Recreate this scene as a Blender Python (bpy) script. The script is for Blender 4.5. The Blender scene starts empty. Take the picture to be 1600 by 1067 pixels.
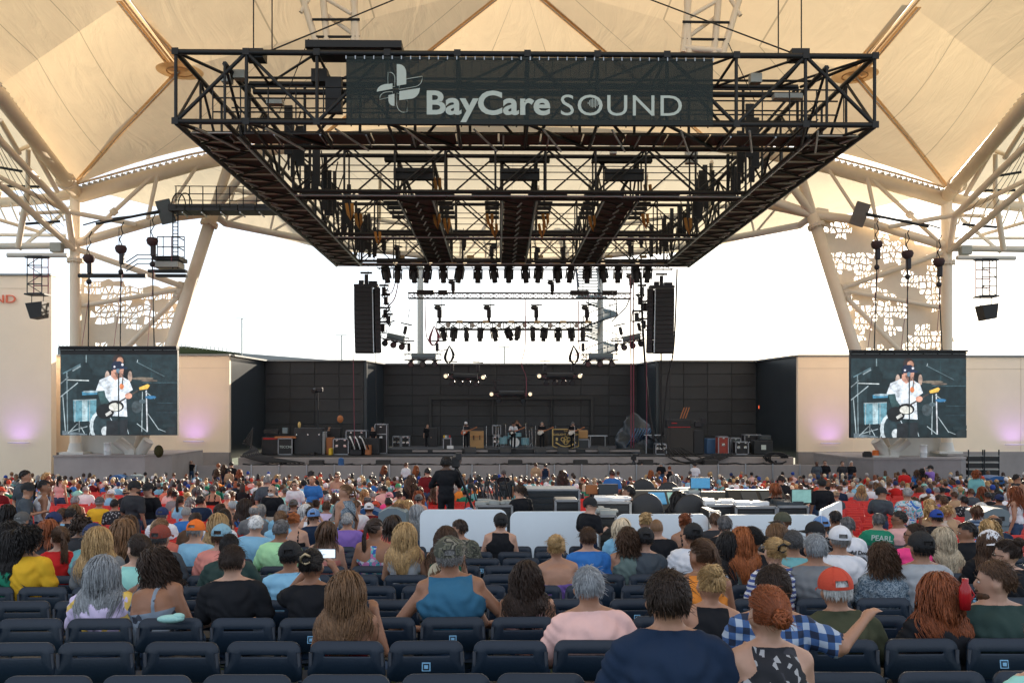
import bpy, math, random
import numpy as np
from mathutils import Vector, Matrix, Quaternion
R = math.radians
S = bpy.context.scene
COL = S.collection
# ---------------------------------------------------------------- camera, sky, sun, exposure
F, EYE, HOR, YAW = 1330.0, 1.8, 640.0, 0.0157
cd = bpy.data.cameras.new('camera'); cam = bpy.data.objects.new('camera', cd); COL.objects.link(cam)
cam.location = (0, 0, EYE); cam.rotation_euler = (math.pi/2, 0, -YAW)
cd.sensor_width = 36.0; cd.lens = 36.0*F/1600.0
cd.shift_y = (HOR-533.5)/1600.0
cd.clip_start = 0.1; cd.clip_end = 2500
S.camera = cam
w = bpy.data.worlds.new('World'); S.world = w; w.use_nodes = True
nt = w.node_tree; bg = nt.nodes['Background']
sky = nt.nodes.new('ShaderNodeTexSky'); sky.sky_type = 'NISHITA'; sky.sun_disc = False
SUN_EL, SUN_AZ = R(17), R(22)        # azimuth measured from +Y towards +X: the sun stands behind the stage, to the right
sky.sun_elevation = SUN_EL; sky.sun_rotation = SUN_AZ
sky.air_density = 1.0; sky.dust_density = 1.0; sky.ozone_density = 1.5
hz = nt.nodes.new('ShaderNodeMix'); hz.data_type = 'RGBA'; hz.inputs[0].default_value = .80      # thin white haze over the whole sky
hz.inputs[7].default_value = (3.05, 3.25, 3.65, 1)
nt.links.new(sky.outputs[0], hz.inputs[6]); nt.links.new(hz.outputs[2], bg.inputs[0]); bg.inputs[1].default_value = 0.10
sl = bpy.data.lights.new('sun', 'SUN'); sun = bpy.data.objects.new('sun', sl); COL.objects.link(sun)
sl.energy = 3.2; sl.angle = R(0.5); sl.color = (1.0, 0.86, 0.68)
sdir = Vector((math.sin(SUN_AZ)*math.cos(SUN_EL), math.cos(SUN_AZ)*math.cos(SUN_EL), math.sin(SUN_EL)))
sun.rotation_euler = sdir.to_track_quat('Z', 'Y').to_euler()
vs = S.view_settings; vs.view_transform = 'Standard'; vs.look = 'None'; vs.exposure = 1.95; vs.gamma = 1.0
vs.use_curve_mapping = False
S.cycles.max_bounces = 6; S.cycles.diffuse_bounces = 4; S.cycles.glossy_bounces = 2; S.cycles.transparent_max_bounces = 8
S.cycles.caustics_reflective = False; S.cycles.caustics_refractive = False

# ---------------------------------------------------------------- helpers
RX, RY = math.cos(YAW), -math.sin(YAW)
FX, FY = math.sin(YAW), math.cos(YAW)
def Q(px, py, Y):
    """point of the vertical plane y=Y met by the sight line of a photograph pixel"""
    u = (px-800.0)/F; v = (HOR-py)/F
    dx, dy = FX+RX*u, FY+RY*u
    t = Y/dy
    return Vector((dx*t, Y, EYE+v*t))
CX = 0.88
def mirror(p): return Vector((2*CX-p[0], p[1], p[2]))
def ground(d):
    if d < 18: return -.078*d
    if d < 40: return -1.404-.055*(d-18)
    return -2.614
def tag(o, label=None, cat=None, group=None, kind=None):
    if label: o['label'] = label
    if cat: o['category'] = cat
    if group: o['group'] = group
    if kind: o['kind'] = kind
    return o
def empty(name, loc=(0,0,0), label=None, cat=None, group=None, rz=0):
    o = bpy.data.objects.new(name, None); COL.objects.link(o); o.location = loc; o.rotation_euler = (0,0,rz)
    o.empty_display_size = .1
    return tag(o, label, cat, group)
def link(name, data, parent=None, mat=None):
    o = bpy.data.objects.new(name, data); COL.objects.link(o)
    if parent is not None: o.parent = parent
    return o
_O1='first second third fourth fifth sixth seventh eighth ninth tenth eleventh twelfth thirteenth fourteenth fifteenth sixteenth seventeenth eighteenth nineteenth'.split()
def ordi(n):
    "1 -> first"
    if n<20: return _O1[n-1]
    t,u=divmod(n,10); T={2:'twent',3:'thirt',4:'fort',5:'fift',6:'sixt'}[t]
    return T+'ieth' if u==0 else T+'y-'+_O1[u-1]
class MB:
    def __init__(s): s.v=[]; s.f=[]; s.m=[]; s.sm=[]
    def add(s, vs, fs, mi=0, smooth=False):
        b=len(s.v); s.v.extend([tuple(p) for p in vs])
        for f in fs: s.f.append(tuple(i+b for i in f)); s.m.append(mi); s.sm.append(smooth)
        return s
    def box(s, c, d, mi=0, rot=None, bev=0):
        hx,hy,hz=d[0]/2,d[1]/2,d[2]/2
        if bev>0:
            b=min(bev,hx*.9,hy*.9,hz*.9); pts=[]
            # chamfered box: 24 verts
            for sx in(-1,1):
                for sy in(-1,1):
                    for sz in(-1,1):
                        pts.append((sx*hx,sy*(hy-b),sz*(hz-b))); pts.append((sx*(hx-b),sy*hy,sz*(hz-b))); pts.append((sx*(hx-b),sy*(hy-b),sz*hz))
            def I(x,y,z,k): return ((x*2+y)*2+z)*3+k
            fs=[]
            for x in(0,1): q=[I(x,0,0,0),I(x,1,0,0),I(x,1,1,0),I(x,0,1,0)]; fs.append(q if x else q[::-1])
            for y in(0,1): q=[I(0,y,0,1),I(0,y,1,1),I(1,y,1,1),I(1,y,0,1)]; fs.append(q if y else q[::-1])
            for z in(0,1): q=[I(0,0,z,2),I(1,0,z,2),I(1,1,z,2),I(0,1,z,2)]; fs.append(q if z else q[::-1])
            for a in(0,1):
                for c2 in(0,1):
                    fs.append([I(0,a,c2,1),I(1,a,c2,1),I(1,a,c2,2),I(0,a,c2,2)])
                    fs.append([I(a,0,c2,0),I(a,1,c2,0),I(a,1,c2,2),I(a,0,c2,2)])
                    fs.append([I(a,c2,0,0),I(a,c2,1,0),I(a,c2,1,1),I(a,c2,0,1)])
                    for e in(0,1): fs.append([I(a,c2,e,0),I(a,c2,e,1),I(a,c2,e,2)])
        else:
            pts=[(x,y,z) for x in(-hx,hx) for y in(-hy,hy) for z in(-hz,hz)]
            fs=[(0,1,3,2),(4,6,7,5),(0,4,5,1),(2,3,7,6),(0,2,6,4),(1,5,7,3)]
        if rot is not None: pts=[rot@Vector(p) for p in pts]
        s.add([(p[0]+c[0],p[1]+c[1],p[2]+c[2]) for p in pts],fs,mi); return s
    def tube(s, p1, p2, r, n=8, r2=None, mi=0, caps=True):
        p1,p2=Vector(p1),Vector(p2); d=p2-p1
        if d.length<1e-6: return s
        q=d.to_track_quat('Z','Y'); r2=r if r2 is None else r2; vs=[]
        for (p,rr) in((p1,r),(p2,r2)):
            for i in range(n):
                a=2*math.pi*i/n; vs.append(p+q@Vector((rr*math.cos(a),rr*math.sin(a),0)))
        fs=[(i,(i+1)%n,n+(i+1)%n,n+i) for i in range(n)]
        s.add(vs,fs,mi,True)
        if caps: s.add(vs,[tuple(range(n-1,-1,-1)),tuple(range(n,2*n))],mi)
        return s
    def path(s, pts, rad, n=6, mi=0, flat=1.0, closed_ends=True):
        """swept tube along points; rad a number or list"""
        P=[Vector(p) for p in pts]; m=len(P); vs=[]
        up=Vector((0.13,0.07,1)).normalized()
        for i,p in enumerate(P):
            t=(P[min(i+1,m-1)]-P[max(i-1,0)])
            if t.length<1e-9: t=Vector((0,0,1))
            t.normalize()
            a=t.cross(up)
            if a.length<1e-3: a=t.cross(Vector((1,0,0)))
            a.normalize(); b=t.cross(a)
            r=rad[i] if hasattr(rad,'__len__') else rad
            for k in range(n):
                an=2*math.pi*k/n; vs.append(p+a*(r*math.cos(an))+b*(r*flat*math.sin(an)))
        fs=[]
        for i in range(m-1):
            for k in range(n): fs.append((i*n+k,i*n+(k+1)%n,(i+1)*n+(k+1)%n,(i+1)*n+k))
        if closed_ends: fs.append(tuple(range(n-1,-1,-1))); fs.append(tuple(range((m-1)*n,m*n)))
        s.add(vs,fs,mi,True); return s
    def lathe(s, c, prof, n=12, mi=0, axis=None):
        q=Quaternion() if axis is None else Vector(axis).to_track_quat('Z','Y'); c=Vector(c); vs=[]
        for (r,z) in prof:
            for i in range(n):
                a=2*math.pi*i/n; vs.append(c+q@Vector((r*math.cos(a),r*math.sin(a),z)))
        fs=[(j*n+i,j*n+(i+1)%n,(j+1)*n+(i+1)%n,(j+1)*n+i) for j in range(len(prof)-1) for i in range(n)]
        s.add(vs,fs,mi,True); return s
    def ell(s, c, r, nu=12, nv=8, mi=0, rot=None):
        vs=[];c=Vector(c)
        for j in range(nv+1):
            t=math.pi*j/nv
            for i in range(nu):
                a=2*math.pi*i/nu; p=Vector((r[0]*math.sin(t)*math.cos(a),r[1]*math.sin(t)*math.sin(a),r[2]*math.cos(t)))
                if rot is not None: p=rot@p
                vs.append(c+p)
        s.add(vs,[(j*nu+i,(j+1)*nu+i,(j+1)*nu+(i+1)%nu,j*nu+(i+1)%nu) for j in range(nv) for i in range(nu)],mi,True); return s
    def poly(s, pts, depth, mi=0):
        """prism: polygon pts 3d extruded by vector depth"""
        P=[Vector(p) for p in pts]; D=Vector(depth); n=len(P)
        s.add(P+[p+D for p in P],[tuple(range(n)),tuple(range(2*n-1,n-1,-1))]+[(i,n+i,n+(i+1)%n,(i+1)%n) for i in range(n)],mi); return s
    def mesh(s, name, mats):
        me=bpy.data.meshes.new(name); me.from_pydata(s.v,[],s.f)
        if not isinstance(mats,(list,tuple)): mats=[mats]
        for m in mats: me.materials.append(m)
        me.polygons.foreach_set('material_index',s.m); me.polygons.foreach_set('use_smooth',s.sm); me.update(); return me
    def build(s, name, mats, parent=None, **k):
        o=link(name,s.mesh(name,mats),parent)
        if k: tag(o,k.get('label'),k.get('cat'),k.get('group'),k.get('kind'))
        return o
# ---- materials
M={}
def mat(name, col, rough=.6, metal=0., var=.12, scale=6., bump=0., bscale=40., spec=.4, stretch=None, emit=None, coat=0.):
    m=bpy.data.materials.new(name); m.use_nodes=True; n=m.node_tree; b=n.nodes['Principled BSDF']
    b.inputs['Roughness'].default_value=rough; b.inputs['Metallic'].default_value=metal; b.inputs['Specular IOR Level'].default_value=spec
    if coat: b.inputs['Coat Weight'].default_value=coat
    tc=n.nodes.new('ShaderNodeTexCoord'); vec=tc.outputs['Object']
    if stretch:
        mp=n.nodes.new('ShaderNodeMapping'); mp.inputs['Scale'].default_value=stretch; n.links.new(vec,mp.inputs[0]); vec=mp.outputs[0]
    if var>0:
        no=n.nodes.new('ShaderNodeTexNoise'); no.inputs['Scale'].default_value=scale; no.inputs['Detail'].default_value=6; no.inputs['Roughness'].default_value=.65
        n.links.new(vec,no.inputs['Vector'])
        oi=n.nodes.new('ShaderNodeObjectInfo')
        ad=n.nodes.new('ShaderNodeMath'); ad.operation='MULTIPLY_ADD'; n.links.new(oi.outputs['Random'],ad.inputs[0]); ad.inputs[1].default_value=.35; n.links.new(no.outputs[0],ad.inputs[2])
        mr=n.nodes.new('ShaderNodeMapRange'); mr.inputs[1].default_value=.3; mr.inputs[2].default_value=1.05; mr.inputs[3].default_value=1-var; mr.inputs[4].default_value=1+var
        n.links.new(ad.outputs[0],mr.inputs[0])
        mx=n.nodes.new('ShaderNodeVectorMath'); mx.operation='SCALE'; mx.inputs[0].default_value=col[:3]; n.links.new(mr.outputs[0],mx.inputs['Scale'])
        n.links.new(mx.outputs[0],b.inputs['Base Color'])
    else: b.inputs['Base Color'].default_value=(*col[:3],1)
    if bump>0:
        n2=n.nodes.new('ShaderNodeTexNoise'); n2.inputs['Scale'].default_value=bscale; n2.inputs['Detail'].default_value=4
        n.links.new(vec,n2.inputs['Vector']); bp=n.nodes.new('ShaderNodeBump'); bp.inputs['Strength'].default_value=bump; bp.inputs['Distance'].default_value=.01
        n.links.new(n2.outputs[0],bp.inputs['Height']); n.links.new(bp.outputs[0],b.inputs['Normal'])
    if emit: b.inputs['Emission Color'].default_value=(*emit[:3],1); b.inputs['Emission Strength'].default_value=emit[3]
    M[name]=m; return m
mat('steel_cream',(.82,.71,.57),.45,0,.10,1.5,.05)
mat('steel_white',(.62,.60,.55),.5,0,.1,2)
mat('rig_black',(.012,.014,.017),.55,.0,.3,2.)
mat('rig_black2',(.028,.032,.038),.4,.4,.35,3.)
mat('alu',(.42,.45,.48),.35,.7,.25,5.)
mat('grating',(.060,.060,.062),.8,0,.3,8.,.4,60.)
mat('duct_dark',(.03,.035,.042),.6)
mat('hoist',(.02,.018,.022),.45,.1)
mat('hoist_bag',(.06,.035,.04),.8,0,.3,8,.3,30)
mat('sling',(.36,.17,.04),.8)
mat('cable_pink',(.24,.06,.09),.6)
mat('cable_black',(.012,.012,.014),.6)
mat('wall_beige',(.90,.75,.59),.85,0,.06,.5,.25,60.)
mat('wall_beige2',(.74,.62,.5),.85,0,.06,.5,.25,60.)
mat('coping',(.22,.24,.25),.5)
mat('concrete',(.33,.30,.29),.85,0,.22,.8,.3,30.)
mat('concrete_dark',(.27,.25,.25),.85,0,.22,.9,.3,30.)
mat('stage_black',(.030,.032,.034),.55,0,.3,1.2,.15,30.)
mat('stage_panel',(.034,.037,.042),.6,0,.35,1.0,.15,30.)
mat('stage_return',(.030,.038,.046),.3,0,.25,1.0)
mat('deck',(.03,.03,.032),.45,0,.4,3)
mat('pole_grey',(.36,.38,.36),.5)
mat('letter_orange',(.75,.16,.08),.5,0,0)
mat('barrier_white',(.78,.86,.90),.5,0,.05,2.)
mat('case_black',(.018,.018,.02),.5,0,.3,4)
mat('case_edge',(.30,.31,.33),.4,.6)
mat('amp_grille',(.05,.047,.045),.8,0,.2,30)
mat('amp_tan',(.50,.30,.13),.7,0,.1,5)
mat('amp_red',(.32,.05,.035),.6)
mat('wood_orange',(.42,.15,.05),.5)
mat('white_plastic',(.75,.76,.76),.5)
mat('yellow',(.75,.50,.04),.6)
mat('lens_glow',(.9,.8,.6),.3,0,0,emit=(1,.78,.5,.3))
mat('lens',(.45,.42,.38),.15,0,.1)
mat('lens_dark',(.05,.06,.07),.1)
mat('label_tan',(.55,.42,.22),.6)
mat('tarp',(.03,.04,.05),.3,0,.5,6,.8,14)
mat('tarp_blue',(.05,.12,.24),.35,0,.3,6,.6,14)
mat('bin_blue',(.02,.10,.28),.5); mat('bin_grey',(.16,.22,.25),.5,0,.1,3)
mat('orange_plastic',(.75,.17,.03),.5)
mat('seat_black',(.0055,.015,.030),.42,0,.25,3,.12,90.)
mat('seat_frame',(.012,.018,.028),.4,.2)
mat('seat_red',(.50,.016,.012),.38,0,.15,3)
mat('seat_tag',(.22,.48,.70),.5,0,.1,8); mat('seat_tag2',(.45,.66,.80),.5,0,0)
mat('desk_black',(.02,.023,.026),.5); mat('desk_grey',(.045,.055,.062),.45); mat('screen_off',(.03,.05,.06),.15)
mat('screen_blue',(.05,.2,.35),.3,0,.5,7,emit=(.04,.14,.24,.25)); mat('screen_green',(.2,.35,.32),.3,0,.5,7,emit=(.10,.2,.18,.2))
mat('red_steel',(.4,.02,.02),.5); mat('drum',(.20,.38,.44),.3,0,.15,6); mat('cymbal',(.5,.38,.16),.25,.9)
mat('chrome',(.6,.62,.64),.2,.9); mat('gold',(.62,.45,.17),.6); mat('guitar_red',(.42,.09,.03),.3); mat('guitar_white',(.7,.66,.58),.3); mat('guitar_black',(.02,.02,.02),.25)
mat('glass_rail',(.35,.42,.42),.3,0,.1,2)
mat('purple_glow',(.4,.2,.8),.4,0,0,emit=(.55,.35,1.,6))
mat('sky_white_panel',(.7,.8,.85),.2)
# ground with grass / concrete aisles
def ground_mat():
    m=bpy.data.materials.new('ground'); m.use_nodes=True; n=m.node_tree; b=n.nodes['Principled BSDF']; b.inputs['Roughness'].default_value=.95
    tc=n.nodes.new('ShaderNodeTexCoord'); no=n.nodes.new('ShaderNodeTexNoise'); no.inputs['Scale'].default_value=3; no.inputs['Detail'].default_value=8
    n.links.new(tc.outputs['Object'],no.inputs['Vector']); r=n.nodes.new('ShaderNodeValToRGB'); n.links.new(no.outputs[0],r.inputs[0])
    r.color_ramp.elements[0].color=(.02,.035,.012,1); r.color_ramp.elements[1].color=(.06,.085,.03,1); r.color_ramp.elements[0].position=.3; r.color_ramp.elements[1].position=.7
    n.links.new(r.outputs[0],b.inputs['Base Color']); M['ground']=m
ground_mat()
def fabric(name, col, trans, tint=None, seam=0.):
    m=bpy.data.materials.new(name); m.use_nodes=True; n=m.node_tree; n.nodes.clear()
    out=n.nodes.new('ShaderNodeOutputMaterial'); d=n.nodes.new('ShaderNodeBsdfDiffuse'); t=n.nodes.new('ShaderNodeBsdfTranslucent'); mx=n.nodes.new('ShaderNodeMixShader')
    mx.inputs[0].default_value=trans; n.links.new(d.outputs[0],mx.inputs[1]); n.links.new(t.outputs[0],mx.inputs[2]); n.links.new(mx.outputs[0],out.inputs[0])
    uv=n.nodes.new('ShaderNodeUVMap'); sp=n.nodes.new('ShaderNodeSeparateXYZ'); n.links.new(uv.outputs[0],sp.inputs[0])
    # weld seams: a darker double-thickness strip between the fabric widths
    def band(sock,count,width):
        a=n.nodes.new('ShaderNodeMath'); a.operation='MULTIPLY'; a.inputs[1].default_value=count; n.links.new(sock,a.inputs[0])
        f=n.nodes.new('ShaderNodeMath'); f.operation='PINGPONG'; f.inputs[1].default_value=.5; n.links.new(a.outputs[0],f.inputs[0])
        l=n.nodes.new('ShaderNodeMath'); l.operation='LESS_THAN'; l.inputs[1].default_value=width; n.links.new(f.outputs[0],l.inputs[0]); return l.outputs[0]
    s1=band(sp.outputs[0],1.0,.0085)
    tc=n.nodes.new('ShaderNodeTexCoord'); no=n.nodes.new('ShaderNodeTexNoise'); no.inputs['Scale'].default_value=.35; no.inputs['Detail'].default_value=7; no.inputs['Roughness'].default_value=.6
    n.links.new(tc.outputs['Object'],no.inputs['Vector'])
    mr=n.nodes.new('ShaderNodeMapRange'); mr.inputs[1].default_value=.25; mr.inputs[2].default_value=.75; mr.inputs[3].default_value=.93; mr.inputs[4].default_value=1.05; n.links.new(no.outputs[0],mr.inputs[0])
    sm=n.nodes.new('ShaderNodeMath'); sm.operation='MULTIPLY_ADD'; n.links.new(s1,sm.inputs[0]); sm.inputs[1].default_value=-seam; n.links.new(mr.outputs[0],sm.inputs[2])
    sc=n.nodes.new('ShaderNodeVectorMath'); sc.operation='SCALE'; sc.inputs[0].default_value=col; n.links.new(sm.outputs[0],sc.inputs['Scale'])
    sc2=n.nodes.new('ShaderNodeVectorMath'); sc2.operation='SCALE'; sc2.inputs[0].default_value=tint or col; n.links.new(sm.outputs[0],sc2.inputs['Scale'])
    n.links.new(sc.outputs[0],d.inputs[0]); n.links.new(sc2.outputs[0],t.inputs[0])
    wv=n.nodes.new('ShaderNodeTexNoise'); wv.inputs['Scale'].default_value=.9; wv.inputs['Detail'].default_value=5; wv.inputs['Distortion'].default_value=1.5
    mp=n.nodes.new('ShaderNodeMapping'); mp.inputs['Scale'].default_value=(1,.25,1); n.links.new(tc.outputs['Object'],mp.inputs[0]); n.links.new(mp.outputs[0],wv.inputs['Vector'])
    bp=n.nodes.new('ShaderNodeBump'); bp.inputs['Strength'].default_value=.35; bp.inputs['Distance'].default_value=.25; n.links.new(wv.outputs[0],bp.inputs['Height'])
    n.links.new(bp.outputs[0],d.inputs['Normal']); n.links.new(bp.outputs[0],t.inputs['Normal'])
    M[name]=m
fabric('canopy',(.81,.65,.42),.28,(.85,.66,.41),.36)
fabric('canopy_pale',(.80,.73,.57),.28,(.82,.74,.56),.15)
def scrim(name,col,alpha):
    m=bpy.data.materials.new(name); m.use_nodes=True; n=m.node_tree; b=n.nodes['Principled BSDF']; b.inputs['Base Color'].default_value=(*col,1); b.inputs['Roughness'].default_value=.9
    tc=n.nodes.new('ShaderNodeTexCoord'); sp=n.nodes.new('ShaderNodeSeparateXYZ'); n.links.new(tc.outputs['Object'],sp.inputs[0])
    out=n.nodes['Material Output']; t=n.nodes.new('ShaderNodeBsdfTransparent'); mx=n.nodes.new('ShaderNodeMixShader'); mx.inputs[0].default_value=alpha
    n.links.new(t.outputs[0],mx.inputs[1]); n.links.new(b.outputs[0],mx.inputs[2]); n.links.new(mx.outputs[0],out.inputs[0]); M[name]=m
scrim('scrim',(.022,.034,.036),.84)
_cyl={}
def cyl_mesh(m,n=10):
    k=(m,n)
    if k not in _cyl:
        _cyl[k]=MB().tube((0,0,-.5),(0,0,.5),1,n).mesh('tube_'+m,M[m])
    return _cyl[k]
def tube(parent,name,p1,p2,r,m,n=10):
    p1,p2=Vector(p1),Vector(p2); d=p2-p1
    o=link(name,cyl_mesh(m,n),parent); o.location=(p1+p2)/2; o.rotation_mode='QUATERNION'; o.rotation_quaternion=d.to_track_quat('Z','Y'); o.scale=(r,r,d.length)
    return o
_box={}
def boxo(parent,name,c,d,m,bev=0,rot=None):
    k=(m,)
    if k not in _box: _box[k]=MB().box((0,0,0),(1,1,1)).mesh('slab_'+m,M[m])
    o=link(name,_box[k],parent); o.location=c; o.scale=d
    if rot: o.rotation_euler=rot
    return o
def text(parent,name,s,loc,size,m,rot=(math.pi/2,0,0),ext=.01,bold=0.,align='LEFT',spacing=1.,sx=1.):
    c=bpy.data.curves.new(name,'FONT'); c.body=s; c.size=size; c.extrude=ext; c.offset=bold; c.align_x=align; c.space_character=spacing; c.resolution_u=4
    o=bpy.data.objects.new(name,c); COL.objects.link(o); dg=bpy.context.evaluated_depsgraph_get(); me=bpy.data.meshes.new_from_object(o.evaluated_get(dg)); bpy.data.objects.remove(o)
    me.materials.clear(); me.materials.append(M[m]); o=link(name,me,parent); o.location=loc; o.rotation_euler=rot; o.scale=(sx,1,1); return o
# ================================================================ SETTING: ground, walls, canopy
def ground_sheet():
    mb=MB(); ys=[-30]+[i*1.0 for i in range(-5,80)]+[120,400,1500]; xs=[-900,-300,-60]+list(range(-40,42,8))+[60,300,900]
    vs=[(x,y,ground(y) if y<60 else -2.614) for y in ys for x in xs]; n=len(xs)
    mb.add(vs,[(j*n+i,j*n+i+1,(j+1)*n+i+1,(j+1)*n+i) for j in range(len(ys)-1) for i in range(n-1)])
    mb.build('ground',M['ground'],kind='structure',label='green lawn sloping down under the rows of seats')
ground_sheet()
# --- stage plinth and ledges
DECK=-1.0
def xs_at(px,Y): return Q(px,640,Y).x
pl=empty('stage_platform',(CX,52,ground(52)),'long concrete stage platform with two ledges and black deck','stage')
def slab(parent,name,x0,x1,y0,y1,z0,z1,m,bev=.02):
    o=MB().box((0,0,0),(x1-x0,y1-y0,z1-z0),bev=bev).build(name,M[m],parent); o.location=Vector(((x0+x1)/2,(y0+y1)/2,(z0+z1)/2))-(parent.location if parent else Vector()); return o
xl,xr=xs_at(372,51.5),xs_at(1240,51.5)
slab(pl,'deck',xl,xr,51.9,64.4,DECK-.08,DECK,'deck')
slab(pl,'upper_face',xl,xr,51.5,52.4,-1.75,DECK-.085,'concrete')
slab(pl,'middle_ledge',xl-.5,xr+.5,50.3,52.3,-2.35,-1.56,'concrete')
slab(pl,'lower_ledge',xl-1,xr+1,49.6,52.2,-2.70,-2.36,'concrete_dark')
# --- black stage walls built of panels
def panel_wall(name,p0,p1,z0,z1,nc,nr,label,m='stage_panel',frame=None):
    p0,p1=Vector((*p0,0)),Vector((*p1,0)); L=(p1-p0).length; dirv=(p1-p0).normalized(); nrm=Vector((dirv.y,-dirv.x,0))
    a=math.atan2(dirv.y,dirv.x); e=empty(name,(p0.x,p0.y,z0),label,'wall'); e['kind']='structure'; e.rotation_euler=(0,0,a)
    H=z1-z0
    MB().box((L/2,.2,H/2),(L,.3,H)).build('backing',M['stage_black'],e)
    MB().box((L/2,.02,H+.05),(L+.1,.5,.10)).build('coping',M['coping'],e)
    if nc:
        cw,ch=L/nc,H/nr; me=None
        rr=random.Random(nc)
        for r in range(nr):
            for c in range(nc):
                if me is None: me=MB().box((0,0,0),(cw-.03,.05,ch-.05),bev=.012).mesh('panel',M[m])
                o=link('panel',me,e); o.location=((c+.5)*cw,.02+rr.uniform(-.006,.006),(r+.5)*ch)
    return e
WT=5.2
Yf,Ym,Yb=54.5,60.3,64.6
pts={k:(xs_at(px,y),y) for k,px,y in (('a',362,Yf),('b',415,Ym),('c',568,Ym),('d',600,Yb),('e',995,Yb),('f',1030,Ym),('g',1181,Ym),('h',1243,Yf))}
panel_wall('stage_wall',pts['a'],pts['b'],DECK-.3,WT,0,0,'dark side wall closing the stage at the left end').children[0].data.materials[0]=M['stage_return']
panel_wall('stage_wall',pts['b'],pts['c'],DECK,WT,4,7,'black panelled stage wall behind the amplifiers on the left')
panel_wall('stage_wall',pts['c'],pts['d'],DECK,WT,0,0,'short black return wall left of the musicians').children[0].data.materials[0]=M['stage_return']
bw=panel_wall('stage_wall',pts['d'],pts['e'],DECK,WT,9,8,'wide black panelled wall with door frame behind the band')
panel_wall('stage_wall',pts['e'],pts['f'],DECK,WT,0,0,'short black return wall right of the musicians').children[0].data.materials[0]=M['stage_return']
panel_wall('stage_wall',pts['f'],pts['g'],DECK,WT,4,7,'black panelled stage wall behind the tall dark cabinets on the right')
panel_wall('stage_wall',pts['g'],pts['h'],DECK-.3,WT,0,0,'dark side wall closing the stage at the right end').children[0].data.materials[0]=M['stage_return']
for kk,(a_,b_) in pts.items():
    if kk in 'bcdefg': MB().box((a_,b_+.32,(WT+DECK)/2),(.42,.42,WT-DECK)).build('wall_corner_post',M['stage_return'],kind='structure',label='black corner post of the stage wall')
# big door frame on the rear wall
fx0,fx1=xs_at(672,64.4),xs_at(925,64.4); fz=Q(800,622,64.4).z
df=empty('stage_door',(fx0,64.5,DECK),'very wide black sliding door with frame in the rear stage wall','door'); df['kind']='structure'
W_=fx1-fx0; H_=fz-DECK
for (c,d) in (((0,-.02,H_/2),(.22,.14,H_)),((W_,-.02,H_/2),(.22,.14,H_)),((W_/2,-.02,H_),(W_+.22,.16,.2)),((W_*.385,-.03,H_/2),(.12,.12,H_)),((W_*.75,-.03,H_/2),(.08,.12,H_))):
    MB().box(c,d,bev=.01).build('door_frame',M['stage_black'],df)
# exit lamps on the side walls
for px,py,lab in ((409,633,'small red lit exit lamp on the left side wall of the stage'),(1186,636,'small orange lit exit lamp on the right side wall of the stage')):
    p=Q(px,py,60.0); MB().box(p,(.08,.22,.22)).build('exit_lamp',mat('exit_red_%d'%px,(.6,.08,.03),.5,0,0,emit=(1,.14,.05,.5)),label=lab,cat='lamp')
# --- beige walls
def bwall(name,x0,x1,y,z0,z1,lab,m='wall_beige',plinth=True,zp=-.9,dep=.6,panels=0):
    e=empty(name,(x0,y,z0),lab,'wall'); e['kind']='structure'; L=x1-x0
    if plinth: MB().box((L/2,dep/2-.06,(zp-z0)/2),(L,dep,zp-z0),bev=.01).build('plinth',M['concrete_dark'],e)
    zb=zp-z0 if plinth else 0
    MB().box((L/2,dep/2,(z1-z0+zb)/2),(L,dep,z1-z0-zb),bev=.01).build('wall_face',M[m],e)
    MB().box((L/2,dep/2-.04,z1-z0+.06),(L+.06,dep+.16,.12),bev=.01).build('coping',M['coping'],e)
    for k in range(panels):
        MB().box(((k+1)*L/(panels+1),-.008,(zb+z1-z0)/2),(.035,.02,z1-z0-zb-.05)).build('joint_strip',M['wall_beige2'],e)
    # one horizontal reveal line
    MB().box((L/2,-.008,z1-z0-.75),(L,.02,.03)).build('joint_strip',M['wall_beige2'],e)
    return e
GZ=-2.62
bwall('beige_wall',xs_at(278,Yf),pts['a'][0]-.05,Yf-.3,GZ,WT,'beige rendered wall between the left screen and the black stage wall',panels=0)
bwall('beige_wall',xs_at(-60,Yf)-6,xs_at(278,Yf),Yf-.25,GZ,WT-.05,'long beige wall behind the left screen',panels=3)
bwall('beige_wall',pts['h'][0]+.05,xs_at(1330,Yf),Yf-.3,GZ,WT,'beige rendered wall between the black stage wall and the right screen')
bwall('beige_wall',xs_at(1330,Yf),xs_at(1660,Yf)+8,Yf-.25,GZ,WT-.02,'long beige wall running right behind the right screen',panels=3)
bl=bwall('beige_building',xs_at(-120,52)-8,xs_at(80,52),52,GZ,Q(40,431,52).z,'tall beige building wall with orange letters at the left edge',plinth=False)
bl['category']='building'
tx=Q(-58,473,51.9); text(bl,'lettering','SOUND',(tx.x-bl.location.x,-.1,tx.z-bl.location.z),Q(0,462,52).z-Q(0,480,52).z,'letter_orange',sx=1.3,ext=.03)
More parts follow.
